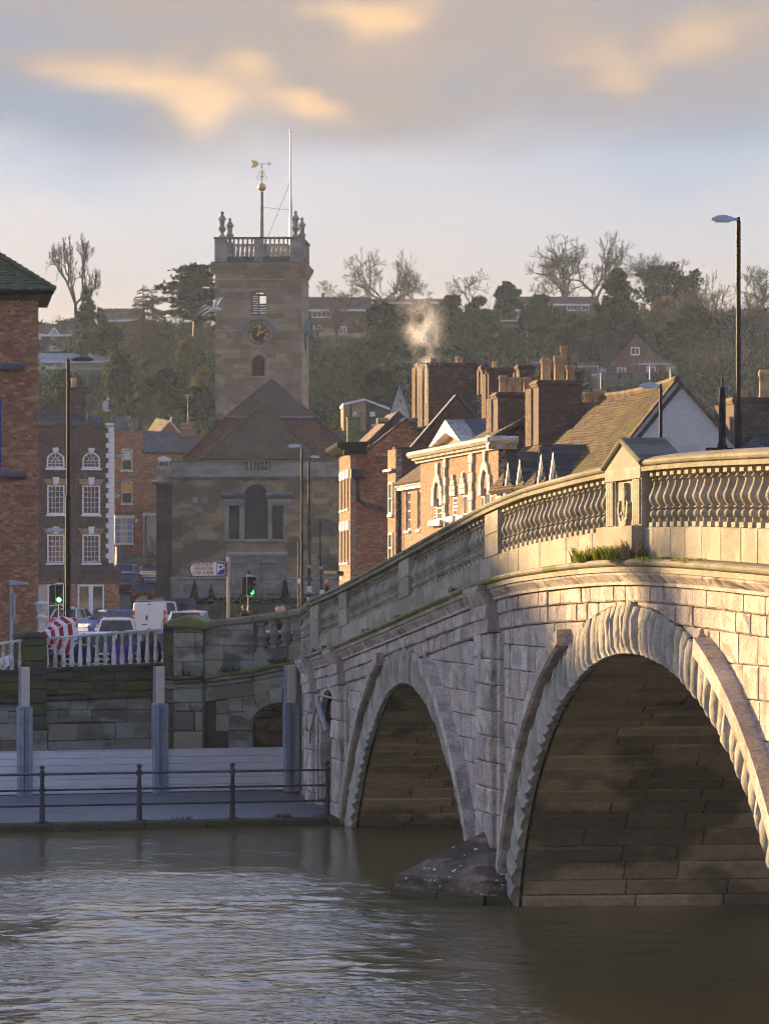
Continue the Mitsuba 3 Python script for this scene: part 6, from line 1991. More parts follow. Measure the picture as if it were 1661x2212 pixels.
MB(g).poly([(pl, zb_), (pr_, zb_), (pk, ph)], -.3, .04).build('pediment', 'brick_orange', h)
for a in (pl - .3, pr_ + .3):
    s_ = 1 if a > pk else -1
    MB(g).poly([(a, zb_), (a - s_ * .5, zb_), (pk, ph - .42), (pk, ph + .1)], -.3, .4, .03).build('raking_cornice', 'cream_paint', h)
b = MB(g)
b.add([(pl - .3, .4, zb_), (pk, .4, ph + .1), (pr_ + .3, .4, zb_), (pl - .3, -3.5, zb_), (pk, -3.5, ph + .1), (pr_ + .3, -3.5, zb_)], [[0, 1, 4, 3], [1, 2, 5, 4], [3, 4, 5, 5]])
b.build('pediment_roof', 'slate', h)
f, L = front(1077, 138, 1190)
MB(f).box(.05, L, -15, -.4, 1, zc).build('core', 'joint_dark', h)
gp = lambda u, v: f.px(u, v)   # noqa: E731
bricks(sbox(0, 1.4, L, zc - .05), f, h, 'brick_dark', 'mortar_dark', most=0)
MB(f).prof(-.4, gp(1115, 960)[0], [(-.2, zc - .14), (.12, zc - .14), (.14, zc - .02), (.4, zc + .06), (.48, zc + .16), (.48, zc + .26), (.4, zc + .3), (-.2, zc + .34)]).build('cornice_return', 'cream_paint', h)
tiles([g.pt([[W - 4.5, .2, zc + .34]])[0], g.pt([[W, .2, zc + .34]])[0], g.pt([[W, -3.2, zc + 2.2]])[0], g.pt([[W - 4.5, -3.2, zc + 2.2]])[0]], h, 'tile_mossy', .17, .12, most=60)
# R6: long tiled roof with a white gable and four dormers
h = thing('dormer_house', 'house with a sunlit mossy tiled roof, white rendered gable and white dormers', 'house')
f, L = front(1307, 119.8, 1598)
gp = lambda u, v: f.px(u, v)   # noqa: E731
apx, rf, lf = gp(1462, 821), gp(1592, 970), gp(1308, 1014)
MB(f).poly([(0, 2), (L, 2), rf, apx, lf], -.3, 0).build('gable_wall', 'stucco', h)
g = Frame(f.O - np.array([FD[0], FD[1], 0]) * 17.5, FD)
W = 17.5
ze, zr = lf[1], apx[1]
A0 = g.pt([[W - 10.6, .0, ze]])[0]
tiles([g.pt([[W - 10.8, .25, ze - .28]])[0], g.pt([[W + .08, .25, ze - .28]])[0], g.pt([[W + .08, -apx[0], zr]])[0], g.pt([[W - 10.8, -apx[0], zr - .05]])[0]], h, 'tile_mossy', .2, .125, most=295, thick=.045, jit=.014, sag=.12)
tiles([g.pt([[W - 17.5, .25, ze - .28]])[0], g.pt([[W - 10.8, .25, ze - .28]])[0], g.pt([[W - 10.8, -1.3, ze + 1.6]])[0], g.pt([[W - 17.5, -1.3, ze + 1.6]])[0]], h, 'tile_mossy', .2, .125, most=0, thick=.045, jit=.014)
b = MB(g)
b.add([(W + .08, -apx[0], zr), (W - 10.8, -apx[0], zr), (W + .08, -L, rf[1]), (W - 10.8, -L, rf[1])], [[0, 1, 3, 2]])
b.build('roof_rear', 'tile_mossy', h)
for i in range(28):
    MB(g).tube([(W - 10.8 + 10.85 * i / 28, -apx[0], zr + .03 - .1 * math.sin(3.14 * i / 28)), (W - 10.8 + 10.85 * (i + 1.03) / 28, -apx[0], zr + .03 - .1 * math.sin(3.14 * (i + 1) / 28))], .11, 6).build('ridge_tile', 'tile_mossy', h)
for a, c in ((lf, apx), (apx, rf)):
    MB(f).poly([(a[0], a[1] - .02), (c[0], c[1] - .02), (c[0], c[1] + .1), (a[0], a[1] + .1)], -.2, .1).build('verge', 'tile_mossy', h)
MB(g).box(0, W, -L, -.3, 1.2, ze - .3).build('core', 'joint_dark', h)
MB(g).box(0, W, -.3, 0, 1.2, ze - .3).build('street_wall', 'stucco', h)
for k, (u, d, va) in enumerate(((1108, 134.0, 986), (1133.5, 131.9, 979), (1180, 128.5, 968), (1206, 126.5, 963))):
    dd = Frame(at(u, VH, d) * [1, 1, 0], FD)
    za = at(u, va, d)[2]
    zw = za - 1.25
    dk = MB(dd).poly([(-.85, zw - 1.0), (.85, zw - 1.0), (.85, zw), (0, za - .12), (-.85, zw)], -.5, 0).build('dormer', 'white_paint', h)
    window(dd, h, -.7, .7, zw - .85, zw - .02, 4, 2, 'white_paint', .03, edge=.06, deep=0.02, bar=.03, name='dormer_window')
    for s_ in (-1, 1):
        MB(dd).poly([(s_ * 1.1, zw - .32), (s_ * .95, zw - .42), (0, za - .2), (0, za + .02)], .05, .16).build('barge_board', 'white_paint', dk)
        b = MB(dd)
        b.add([(0, .2, za + .05), (s_ * 1.15, .2, zw - .3), (s_ * 1.15, -2.2, zw - .3), (0, -2.6, za + .05)], [[0, 1, 2, 3]])
        for i in range(9):
            q0, q1 = i / 9, (i + 1) / 9
            b.add([(s_ * 1.15 * q0, .22, za + .06 - (za - zw + .35) * q0), (s_ * 1.15 * q1, .22, za + .09 - (za - zw + .35) * q1), (s_ * 1.15 * q1, -2.4, za + .09 - (za - zw + .35) * q1), (s_ * 1.15 * q0, -2.4, za + .06 - (za - zw + .35) * q0)], [[0, 1, 2, 3]])
        b.build('dormer_roof', 'slate', dk)
# R8: dark house at the right edge
h = thing('brick_house', 'dark brick house end with a broad stack at the right edge', 'house')
f, L = front(1560, 132, 1720)
gp = lambda u, v: f.px(u, v)   # noqa: E731
b = MB(f)
b.poly([gp(1560, 1040), gp(1720, 1040), gp(1720, 945), gp(1640, 930), gp(1575, 960)], -4, 0)
b.build('gable', 'brick_far', h)
tiles([at(1590, 985, 128), at(1720, 985, 128), at(1720, 930, 131.5), at(1640, 930, 131.5)], h, 'slate', .25, .15, most=0)
chimney(h, at(1585, 962, 131), at(1585, 857, 131)[2], 130 / 64.9, 1.2, FE, 'brick_dark', 'mortar_dark', [(.5, .28, .17), (1.2, .95, .22)], most=120)

# chimney stacks of the row
for args in (
    dict(base=at(925, 918, 172), top=at(925, 782, 172)[2], w=107 / 49.4, d=1.2, pots=[(.35, .25, .2), (1.5, .3, .2)], mat='brick_dark', lab='broad double brick stack rising highest behind the great gable', most=220),
    dict(base=at(907, 900, 174), top=at(907, 781, 174)[2], w=52 / 48.9, d=.9, pots=[], mat='brick_dark', lab='narrow brick stack standing left of the broad double stack', most=150),
    dict(base=at(1061, 900, 172), top=at(1061, 793, 172)[2], w=48 / 49.4, d=1.0, pots=[(.25, .3, .14)], mat='brick_dark', lab='brick stack with one sunlit flank just right of the broad double stack', most=120),
    dict(base=at(1041.5, 850, 182), top=at(1041.5, 789, 182)[2], w=24 / 46.7, d=.6, pots=[], mat='brick_dark', lab='thin dark stack far back between the broad stack and the next', most=50),
    dict(base=at(1121, 850, 182), top=at(1121, 787.5, 182)[2], w=34 / 46.7, d=.8, pots=[], mat='brick_dark', lab='plain dark stack far back above the four pots', most=60),
    dict(base=at(1075, 962, 139), top=at(1075, 846, 139)[2], w=87 / 61.2, d=.95, pots=[(.28, .62, .17), (.5, .55, .15), (.8, .56, .19), (1.16, .56, .17)], mat='brick_dark', lab='brick stack with a row of four buff pots above the pedimented house', most=290),
    dict(base=at(1163, 960, 132.5), top=at(1163, 820, 132.5)[2], w=94 / 64.2, d=1.0, pots=[(.36, .78, .2), (.82, .86, .22), (1.22, .55, .19)], mat='brick_dark', lab='large dark stack with tall buff pots beside the mossy tiled roof', most=295),
    dict(base=at(1190, 840, 150), top=at(1190, 801, 150)[2], w=66 / 56.7, d=.9, pots=[(.6, 1.0, .16)], mat='brick_dark', lab='far stack with one tall crowned pot behind the large dark stack', most=60),
):
    chimney(None, args['base'], args['top'], args['w'], args['d'], FE, args['mat'], 'mortar_dark', args['pots'], most=args['most'], thing_label=args['lab'], group=None)
b = MB()
for u, hgt in ((1270, .35), (1292, .45), (1302, .4)):
    b.lathe([(.14, 0), (.16, .05), (.12, .1), (.12, hgt * .7), (.16, hgt * .75), (.14, hgt), (.0, hgt)], at(u, 868, 130)[0], 130.4, at(u, 868, 130)[2], 9)
b.build('ridge_pots', 'clay_pot', h, True)
f, L = front(1240, 133, 1310)
b = MB(f)
zz = f.px(1270, 868)[1]
b.box(0, L, -.8, 0, zz - 1.2, zz)
b.build('rear_stack', 'brick_far', h)

# ---------------------------------------------------------------- houses on the hill
def hz(x, y):
    return float(hill_z(np.array([[x]]), np.array([[y]]))[0, 0])


def hill_house(label, cat, u0, u1, v0, vb, d, mat, roof=None, roof_mat='tile_brown', ang_=0.0, deep=8.0, gable=None, eave_v=None):
    """A house on the slope: front wall between u0, u1 and heights v0 (eaves), vb; roof = height of the ridge, or a gable with its peak at (u, v)."""
    h = thing('hill_house', label, cat)
    p0 = at(u0, VH, d)
    f = Frame([p0[0], p0[1], 0], [math.cos(ang_), math.sin(ang_)])
    X = lambda u: f.px(u, vb)[0]   # noqa: E731
    Z = lambda v: f.px(u0, v)[1]   # noqa: E731
    L = X(u1)
    b = MB(f)
    pts = [(0, Z(vb) - 4), (L, Z(vb) - 4), (L, Z(v0)), (0, Z(v0))]
    if gable:
        pts.insert(3, (X(gable[0]), Z(gable[1])))
    b.poly(pts, -deep, 0)
    b.build('wall', mat, h)
    if gable:
        gx0, gz0 = X(gable[0]), Z(gable[1])
        for s_, e in ((0, 0), (1, L)):
            sl_ = (gz0 - Z(v0)) / (gx0 - e)
            o = -.4 if e == 0 else .4
            MB(f).add([(gx0, .35, gz0 + .12), (e + o, .35, Z(v0) + sl_ * o + .12), (e + o, -deep, Z(v0) + sl_ * o + .12), (gx0, -deep, gz0 + .12), (gx0, .35, gz0 - .1), (e + o, .35, Z(v0) + sl_ * o - .1)], [[0, 1, 2, 3], [0, 1, 5, 4]]).build('roof', roof_mat, h)
    elif roof:
        zr = Z(roof)
        for s_ in (0, 1):
            MB(f).add([(-.5, (.5, -deep - .5)[s_], Z(v0) - .1), (L + .5, (.5, -deep - .5)[s_], Z(v0) - .1), (L + .5, -deep / 2, zr), (-.5, -deep / 2, zr)], [[0, 1, 2, 3]]).build('roof', roof_mat, h)
        b = MB(f)
        for xx in (0, L):
            b.quad((xx, 0, Z(v0)), (xx, -deep, Z(v0)), (xx, -deep / 2, zr))
        b.build('gable', mat, h)
        MB(f).box(-.5, L + .5, .45, .55, Z(v0) - .25, Z(v0) - .02).build('fascia', 'white_paint', h)
    return h, f, X, Z


def hill_window(hf, u0, u1, v0, v1, cols=2, rows=1, frame='white_paint', glass='window_glass'):
    h, f, X, Z = hf
    window(f, h, X(u0), X(u1), Z(v1), Z(v0), cols, rows, frame, .03, sill=False, edge=.14, bar=.1, deep=.02, glass=glass)


q = hill_house('long modern hill house with white-framed windows just right of the tower', 'house', 660, 792, 668, 730, 500, 'brick_far', 636, 'tile_brown')
for a in ((673, 716, 664 + 6, 686, 4, 1), (676, 694, 702, 730, 2, 1), (730, 749, 704, 727, 3, 1)):
    hill_window(q, *a)
MB(q[1]).box(q[2](697), q[2](722), 0, 1.2, q[3](730), q[3](709)).build('garage', 'neutral_brown', q[0])
MB(q[1]).box(q[2](693), q[2](700), -5, -3.8, q[3](650), q[3](627)).build('chimney', 'brick_hill', q[0])
q = hill_house('low dark-roofed house continuing the row along the hill crest', 'house', 794, 985, 652, 672, 520, 'brick_far', 640)
MB(q[1]).box(q[2](868), q[2](874), -5, -4, q[3](650), q[3](632)).build('chimney', 'brick_hill', q[0])
q = hill_house('dark-roofed bungalow with white and yellow windows on the crest at right', 'bungalow', 1130, 1287, 656, 680, 500, 'brick_far', 635, 'tile_brown')
for a in ((1224, 1247, 658, 671, 4, 1), (1256, 1272, 658, 671, 2, 1)):
    hill_window(q, *a)
MB(q[1]).box(q[2](1248), q[2](1255), 0, .08, q[3](671), q[3](658)).build('yellow_panel', 'yellow_card', q[0])
q = hill_house('glass conservatory at the left end of the crest bungalow', 'conservatory', 1116, 1133, 668, 689, 494, 'cream_paint', 662, 'window_glass', deep=4)
hill_window(q, 1117, 1132, 670, 688, 3, 1, 'cream_paint')
q = hill_house('flat-roofed garage below the crest bungalow', 'garage', 1066, 1126, 694, 706, 480, 'brick_far', None, deep=5)
MB(q[1]).box(q[2](1063), q[2](1128), -5, .4, q[3](694), q[3](691)).build('flat_roof', 'white_paint', q[0])
q = hill_house('red brick house with a steep gable and white windows on the hillside at right', 'house', 1312, 1438, 788, 816, 440, 'brick_hill', gable=(1374.5, 724))
for a in ((1362, 1382, 749, 767, 2, 1), (1333, 1352, 793, 812, 2, 1), (1396, 1416, 791, 810, 2, 1)):
    hill_window(q, *a)
for u0, u1 in ((1297, 1311), (1440, 1458)):
    MB(q[1]).box(q[2](u0), q[2](u1), -4, -.5, q[3](816), q[3](793)).build('side_bay', 'white_paint', q[0])
q = hill_house('brown-roofed house half hidden by trees below the crest at right', 'house', 1384, 1424, 696, 712, 478, 'brick_hill', gable=(1398, 670), deep=9)
q = hill_house('rust-roofed house with two gables among the trees at far right of the crest', 'house', 1438, 1484, 700, 712, 474, 'brick_hill', gable=(1472, 668), deep=9)
q = hill_house('dark gabled house with white trim behind the left brick building', 'house', 78, 150, 722, 760, 480, 'slate', 694, 'tile_brown')
for a in ((110, 127, 718, 732, 4, 1), (107, 129, 747, 758, 4, 1), (84, 90, 720, 732, 1, 1)):
    hill_window(q, *a)
b = MB(q[1])
b.tube([(q[2](106), .5, q[3](724)), (q[2](118), .5, q[3](709)), (q[2](130), .5, q[3](724))], .12, 4)
b.build('barge_board', 'white_paint', q[0])
q = hill_house('long bungalow with a pale blue-grey roof on the left hillside', 'bungalow', 70, 236, 779, 803, 452, 'stucco', 758, 'lead')
for a in ((99, 119, 781, 794, 1, 1), (134, 142, 782, 791, 1, 1)):
    hill_window(q, *a, glass='window_glass')
q = hill_house('brown-roofed house showing between the left hillside trees', 'house', 228, 300, 690, 716, 505, 'brick_hill', 661, 'tile_mossy')
hill_window(q, 234, 241, 692, 710, 2, 1)
q = hill_house('small orange brick house with a sloping white-edged roof right of the tower', 'house', 742, 790, 876, 930, 330, 'brick_orange', None, deep=6, ang_=.05)
h, f, X, Z = q
MB(f).poly([(X(740), Z(871)), (X(789), Z(860)), (X(789), Z(864)), (X(740), Z(876))], -6, .25).build('roof_edge', 'white_paint', h)
MB(f).poly([(0, Z(880)), (X(789), Z(864)), (X(789), Z(880)), (0, Z(890))], -5, 0.01).build('upper_wall', 'brick_orange', h)
MB(f).poly([(X(789), Z(930)), (X(842), Z(930)), (X(842), Z(885)), (X(789), Z(864))], -5, -.6).build('side_wall', 'slate', h)
MB(f).poly([(X(788), Z(860)), (X(843), Z(880)), (X(843), Z(884)), (X(788), Z(864))], -5, -.3).build('roof_edge', 'white_paint', h)
hill_window(q, 799, 810, 889, 899, 2, 1, glass='window_glass')
window(f, h, X(763), X(770), Z(907), Z(890), 1, 1, 'white_paint', .05, sill=False, edge=.1, deep=.02)
MB(f).tube([(X(758), .1, Z(930)), (X(758), .1, Z(865))], .06, 5).build('drainpipe', 'black_paint', h)
q = hill_house('pale gabled house end peeping between the stacks and the orange house', 'house', 843, 884, 890, 930, 300, 'cream_paint', gable=(863, 825), roof_mat='slate', deep=5)
MB(q[1]).box(q[2](864), q[2](867), 0, .05, q[3](870), q[3](863)).build('slit', 'neutral_brown', q[0])
t = thing('pier', 'mossy square brick pier right of the church roof', 'pier')
p = at(755, 930, 255)
MB(Frame([at(751, 0, 255)[0], 255, 0], [1, 0.1])).block(0, 28 / 33.3, -.8, 0, 3, at(0, 903, 255)[2], .04).build('shaft', 'stone_mossy', t)
MB(Frame([at(751, 0, 255)[0], 255, 0], [1, 0.1])).block(-.05, 28 / 33.3 + .05, -.85, .05, at(0, 903, 255)[2], at(0, 900, 255)[2], .02).build('cap', 'stone_coping', t)


# ---------------------------------------------------------------- trees
def prisms(mb, S):
    """Branch segments (p0, p1, r0, r1) as three-sided prisms."""
    if not len(S):
        return
    S = np.asarray(S)
    p0, p1, r0, r1 = S[:, :3], S[:, 3:6], S[:, 6], S[:, 7]
    t = p1 - p0
    t /= np.linalg.norm(t, axis=1, keepdims=True) + 1e-9
    a = np.cross(t, np.where(np.abs(t[:, 2:]) < .9, [0, 0, 1.], [1., 0, 0]))
    a /= np.linalg.norm(a, axis=1, keepdims=True) + 1e-9
    c = np.cross(t, a)
    V = []
    for p, r in ((p0, r0), (p1, r1)):
        for g in (0, 2.094, 4.189):
            V.append(p + r[:, None] * (math.cos(g) * a + math.sin(g) * c))
    V = np.stack(V, 1).reshape(-1, 3)
    F = []
    for i in range(3):
        j = (i + 1) % 3
        F += [[i, j, 3 + j], [i, 3 + j, 3 + i]]
    F = (np.arange(len(S))[:, None, None] * 6 + np.array(F)[None]).reshape(-1, 3)
    mb.add(V, F, world=True)


def branch(rs, S, p, d, L, r, n, up=.15, spread=.55, least=.012, taper=.72, kids=(2, 3), side=.4):
    if n == 0 or r < least:
        return
    k = 3
    q, dd = p, d
    for i in range(k):
        dd = dd + rs.normal(0, .16, 3)
        dd = dd + np.array([0, 0, up * .5])
        dd /= np.linalg.norm(dd)
        q2 = q + dd * L / k
        S.append((*q, *q2, r * (1 - .25 * i / k), r * (1 - .25 * (i + 1) / k)))
        if i == k - 2 and n > 1 and rs.rand() < side:
            e = dd + rs.normal(0, spread, 3)
            e /= np.linalg.norm(e)
            branch(rs, S, q2, e, L * taper * .8, r * .5, n - 1, up, spread, least, taper, kids, side)
        q = q2
    for i in range(rs.randint(kids[0], kids[1] + 1)):
        e = dd + rs.normal(0, spread, 3) * np.array([1, 1, .8])
        e /= np.linalg.norm(e)
        branch(rs, S, q, e, L * taper * rs.uniform(.8, 1.15), r * .68, n - 1, up, spread, least, taper, kids, side)


def bare_tree(label, u, vb, d, vt, seed, stems=1, mat='bark_grey', n=7, spread=.5, up=.12, lean=0.0, r=None, name='bare_tree', L0=.3, w=None):
    t = thing(name, label, 'tree')
    rs = np.random.RandomState(seed)
    p = at(u, vb, d)
    hgt = (vb - vt) * d / F0
    S = []
    for i in range(stems):
        e = np.array([lean + (i - (stems - 1) / 2) * .35 + rs.normal(0, .05), rs.normal(0, .1), 1.0])
        branch(rs, S, p + [0, 0, -.5], e / np.linalg.norm(e), hgt * L0, r or hgt * .022, min(n, 7), up, spread, .004, side=.55 if n > 7 else .35)
        S[:] = [S[j] for j in rs.permutation(len(S))[:9000]] if len(S) > 9000 else S
    S = np.array(S)
    zt = S[:, 5].max() - p[2]
    k = hgt / zt
    S[:, [2, 5]] = p[2] + (S[:, [2, 5]] - p[2]) * k
    kx = k
    if w:
        q_ = np.percentile(S[:, 3], [1.5, 98.5])
        kx = w * d / F0 / (q_[1] - q_[0])
        S[:, [0, 3]] += p[0] - (q_[0] + q_[1]) / 2 * .5 - p[0] * .5
    S[:, [0, 3]] = p[0] + (S[:, [0, 3]] - p[0]) * kx
    S[:, [6, 7]] = np.maximum(S[:, [6, 7]], .02)
    big = S[:, 6] > (r or hgt * .022) * .45
    for nm, sel in (('trunk', big), ('crown', ~big)):
        b = MB()
        prisms(b, S[sel])
        b.build(nm, mat, t)
    return t


def leaf_cloud(mb, P, size, rs, flat=0.0):
    """Leaf-sized triangles and quads turned at random about the points P."""
    n = len(P)
    a = rs.normal(0, 1, (n, 3)) * [1, 1, 1 - flat]
    a /= np.linalg.norm(a, axis=1, keepdims=True)
    c = rs.normal(0, 1, (n, 3)) * [1, 1, 1 - flat]
    c -= (c * a).sum(1, keepdims=True) * a
    c /= np.linalg.norm(c, axis=1, keepdims=True) + 1e-9
    s = size * rs.uniform(.5, 1.3, (n, 1))
    V = np.stack([P - a * s, P + c * s * .5, P + a * s, P - c * s * .5], 1).reshape(-1, 3)
    F = (np.arange(n)[:, None, None] * 4 + np.array([[0, 1, 2], [0, 2, 3]])[None]).reshape(-1, 3)
    for i in range(0, 1):
        mb.add(V, F, world=True)
    mb.UV[-1] = np.repeat(rs.rand(n, 2), 4, 0)


def evergreen(label, u, vb, d, vt, w, seed, mat='leaf_dark', n=3500, shape='cone', size=.5, name='conifer', cat='tree', trunk=True, lean=0.0):
    t = thing(name, label, cat)
    rs = np.random.RandomState(seed)
    p = at(u, vb, d)
    hgt, rad = (vb - vt) * d / F0, w * d / F0 / 2
    m = max(12, int(n / 45))
    if shape == 'cone':
        zc = rs.power(1.6, m) if False else rs.uniform(0.02, 1, m) ** 1.1
        rr = rad * (1 - zc) ** .75 * (.75 + .4 * rs.rand(m)) + .05 * rad
    elif shape == 'column':
        zc = rs.uniform(0, 1, m)
        rr = rad * np.sqrt(np.clip(1 - zc ** 3, 0, 1)) * (.7 + .4 * rs.rand(m))
    else:
        zc = rs.uniform(0.05, 1, m)
        rr = rad * np.sqrt(np.clip(1 - (2 * zc - .9) ** 2, .05, 1)) * (.7 + .4 * rs.rand(m))
    an = rs.uniform(0, 6.283, m)
    f = np.sqrt(rs.uniform(.25, 1, m))
    cl = np.stack([p[0] + rr * f * np.cos(an) + lean * zc * hgt, p[1] + rr * f * np.sin(an), p[2] + zc * hgt * .96], 1)
    cs = np.maximum(.1 * hgt * rs.uniform(.5, 1.1, m), size) * (1 - .5 * zc if shape == 'cone' else 1)
    k = rs.randint(0, m, n)
    P = cl[k] + rs.normal(0, .45, (n, 3)) * cs[k][:, None] * [1, 1, .75]
    P[:, 2] = np.clip(P[:, 2], p[2] - .5, p[2] + hgt)
    b = MB()
    leaf_cloud(b, P, size, rs, .2)
    b.build('crown', mat, t)
    if trunk:
        MB().tube([p + [0, 0, -1], p + [lean * hgt * .6, 0, hgt * .6]], [.03 * hgt, .01 * hgt], 6).build('trunk', 'bark_dark', t)
    return t


bare_tree('tall bare tree with two high stems on the left hillside skyline', 167, 720, 500, 498, 12, 2, n=8, spread=.42, L0=.34, up=.2, w=112)
evergreen('dark ivy-covered fir standing against the tall bare tree', 186, 740, 496, 618, 56, 3, n=2600, size=.45)
evergreen('small pale green fir in front of the blue-grey bungalow', 190, 762, 448, 712, 40, 4, 'leaf_green', 1500, size=.35)
evergreen('narrow dark fir right of the tall bare tree', 218, 740, 498, 664, 34, 14, n=1300, size=.4)
for k, (u, vt, s) in enumerate(((309, 614, 31), (329, 622, 35))):
    t = thing('larch', ('bare brown larch left of the cedar, taller of two', 'bare brown larch left of the cedar, nearer the cedar')[k], 'tree')
    rs = np.random.RandomState(s)
    p = at(u, 850, 440 + 8 * k)
    hgt = (850 - vt) * (440 + 8 * k) / F0
    MB().tube([p, p + [0, 0, hgt]], [.28, .04], 6).build('trunk', 'bark_dark', t)
    S = []
    for i in range(150):
        z = hgt * rs.uniform(.12, .99)
        a = rs.uniform(0, 6.283)
        L = (hgt - z) * .34 + .5
        q = p + [0, 0, z]
        e = np.array([math.cos(a), math.sin(a), rs.uniform(-.1, .2)])
        for j in range(5):
            q2 = q + e * L / 5
            S.append((*q, *q2, .05, .04))
            for w in range(5):
                o = rs.normal(0, 1, 3) * [.35, .35, .15] + [0, 0, -.45]
                S.append((*q2, *(q2 + o * L * .22), .026, .018))
                S.append((*(q2 + o * L * .1), *(q2 + o * L * .1 + rs.normal(0, .3, 3) * L * .2), .022, .016))
            q, e = q2, e + [0, 0, -.06]
    b = MB()
    prisms(b, S)
    b.build('crown', 'twig_tan', t)
# cedar in layers
t = thing('cedar', 'flat-topped dark cedar in layers left of the tower', 'tree')
rs = np.random.RandomState(8)
p = at(424, 760, 470)
kk = 470 / F0
hgt = (760 - 578) * kk
MB().tube([p, p + [0, 0, hgt * .96]], [.6, .12], 8).build('trunk', 'bark_dark', t)
P, S = [], []
for i in range(62):
    z = hgt * (.38 + .62 * (i / 61.0))
    a = rs.uniform(0, 6.283)
    L = (92 * kk if z < hgt * .8 else 58 * kk) * rs.uniform(.45, 1.0) * (1 - .45 * max(0, z / hgt - .8) / .2)
    e = np.array([math.cos(a), math.sin(a) * .8, 0])
    tip = p + [0, 0, z] + e * L + [0, 0, rs.uniform(-.8, .6)]
    S.append((*(p + [0, 0, z - .4]), *tip, .13, .03))
    m = int(60 + 16 * L)
    f = rs.uniform(.25, 1.05, m)
    P.append(p + [0, 0, z] + e * (L * f)[:, None] + rs.normal(0, 1, (m, 3)) * [.55, .55, .13] + np.array([0, 0, .15]))
b = MB()
prisms(b, S)
leaf_cloud(b, np.vstack(P), .42, rs, .75)
b.build('crown', 'leaf_dark', t)
for a in (('bare tree with fine spreading twigs just right of the tower', 834, 700, 520, 533, 21, 2, 'bark_grey', 8, .55, .12, 0.0, None, 'bare_tree', .3, 160), ('leaning bare tree right of the hill house beside the spreading one', 898, 690, 522, 560, 22, 1, 'bark_grey', 7, .6, .12, 0.0, None, 'bare_tree', .3, 95), ('low bare tree between the tower and the long hill house', 735, 700, 488, 602, 23, 1, 'twig_tan', 7, .6, .12, 0.0, None, 'bare_tree', .3, 95),
          ('slim white-stemmed tree in front of the hill house windows', 727, 760, 470, 640, 24, 1, 'twig_tan', 7, .4, .12, 0.0, None, 'bare_tree', .3, 60), ('small rounded bare tree left of the dark fir pair', 1016, 700, 500, 580, 25, 1, 'bark_grey', 8, .6, .12, 0.0, None, 'bare_tree', .3, 95), ('left half of the big pair of round bare trees on the crest', 1212, 690, 530, 498, 26, 2, 'bark_grey', 8, .5, .12, 0.0, None, 'bare_tree', .3, 118),
          ('right half of the big pair of round bare trees on the crest', 1280, 690, 532, 497, 27, 2, 'bark_grey', 8, .5, .12, 0.0, None, 'bare_tree', .3, 135), ('low bare tree at the left foot of the big pair', 1188, 680, 525, 588, 28, 1, 'bark_grey', 7, .6, .12, 0.0, None, 'bare_tree', .3, 80), ('thin pale birch left of the tall right lamp', 1538, 740, 480, 584, 29, 1, 'twig_tan', 7, .4, .12, 0.0, None, 'bare_tree', .3, 52),
          ('bare tree at the right edge of the crest', 1642, 690, 510, 572, 30, 2, 'bark_grey', 8, .5, .12, 0.0, None, 'bare_tree', .3, 80), ('bare bushy tree among the scrub left of the right lamp', 1505, 760, 470, 600, 36, 2, 'twig_tan', 7, .5, .12, 0.0, None, 'bare_tree', .3, 90), ('tall bare scrub tree right of the right lamp', 1632, 800, 455, 620, 37, 2, 'twig_tan', 7, .5, .12, 0.0, None, 'bare_tree', .3, 90)):
    bare_tree(*a)
t = bare_tree('ivy-clad round tree with a fringe of bare twigs right of the big pair', 1436, 690, 505, 543, 41, 2, 'bark_dark', 8, .6, w=150)
rs = np.random.RandomState(5)
P = []
for i in range(75):
    a, f, z = rs.uniform(0, 6.283), math.sqrt(rs.uniform(0, 1)), rs.uniform(0, 1)
    c = at(1438, 690, 505) + [4.1 * f * math.cos(a), 3 * f * math.sin(a), 1 + z * 6.2 * (1 - .25 * f)]
    P.append(c + rs.normal(0, .42, (60, 3)))
b = MB()
leaf_cloud(b, np.vstack(P), .34, rs)
b.build('ivy', 'leaf_dark', t)
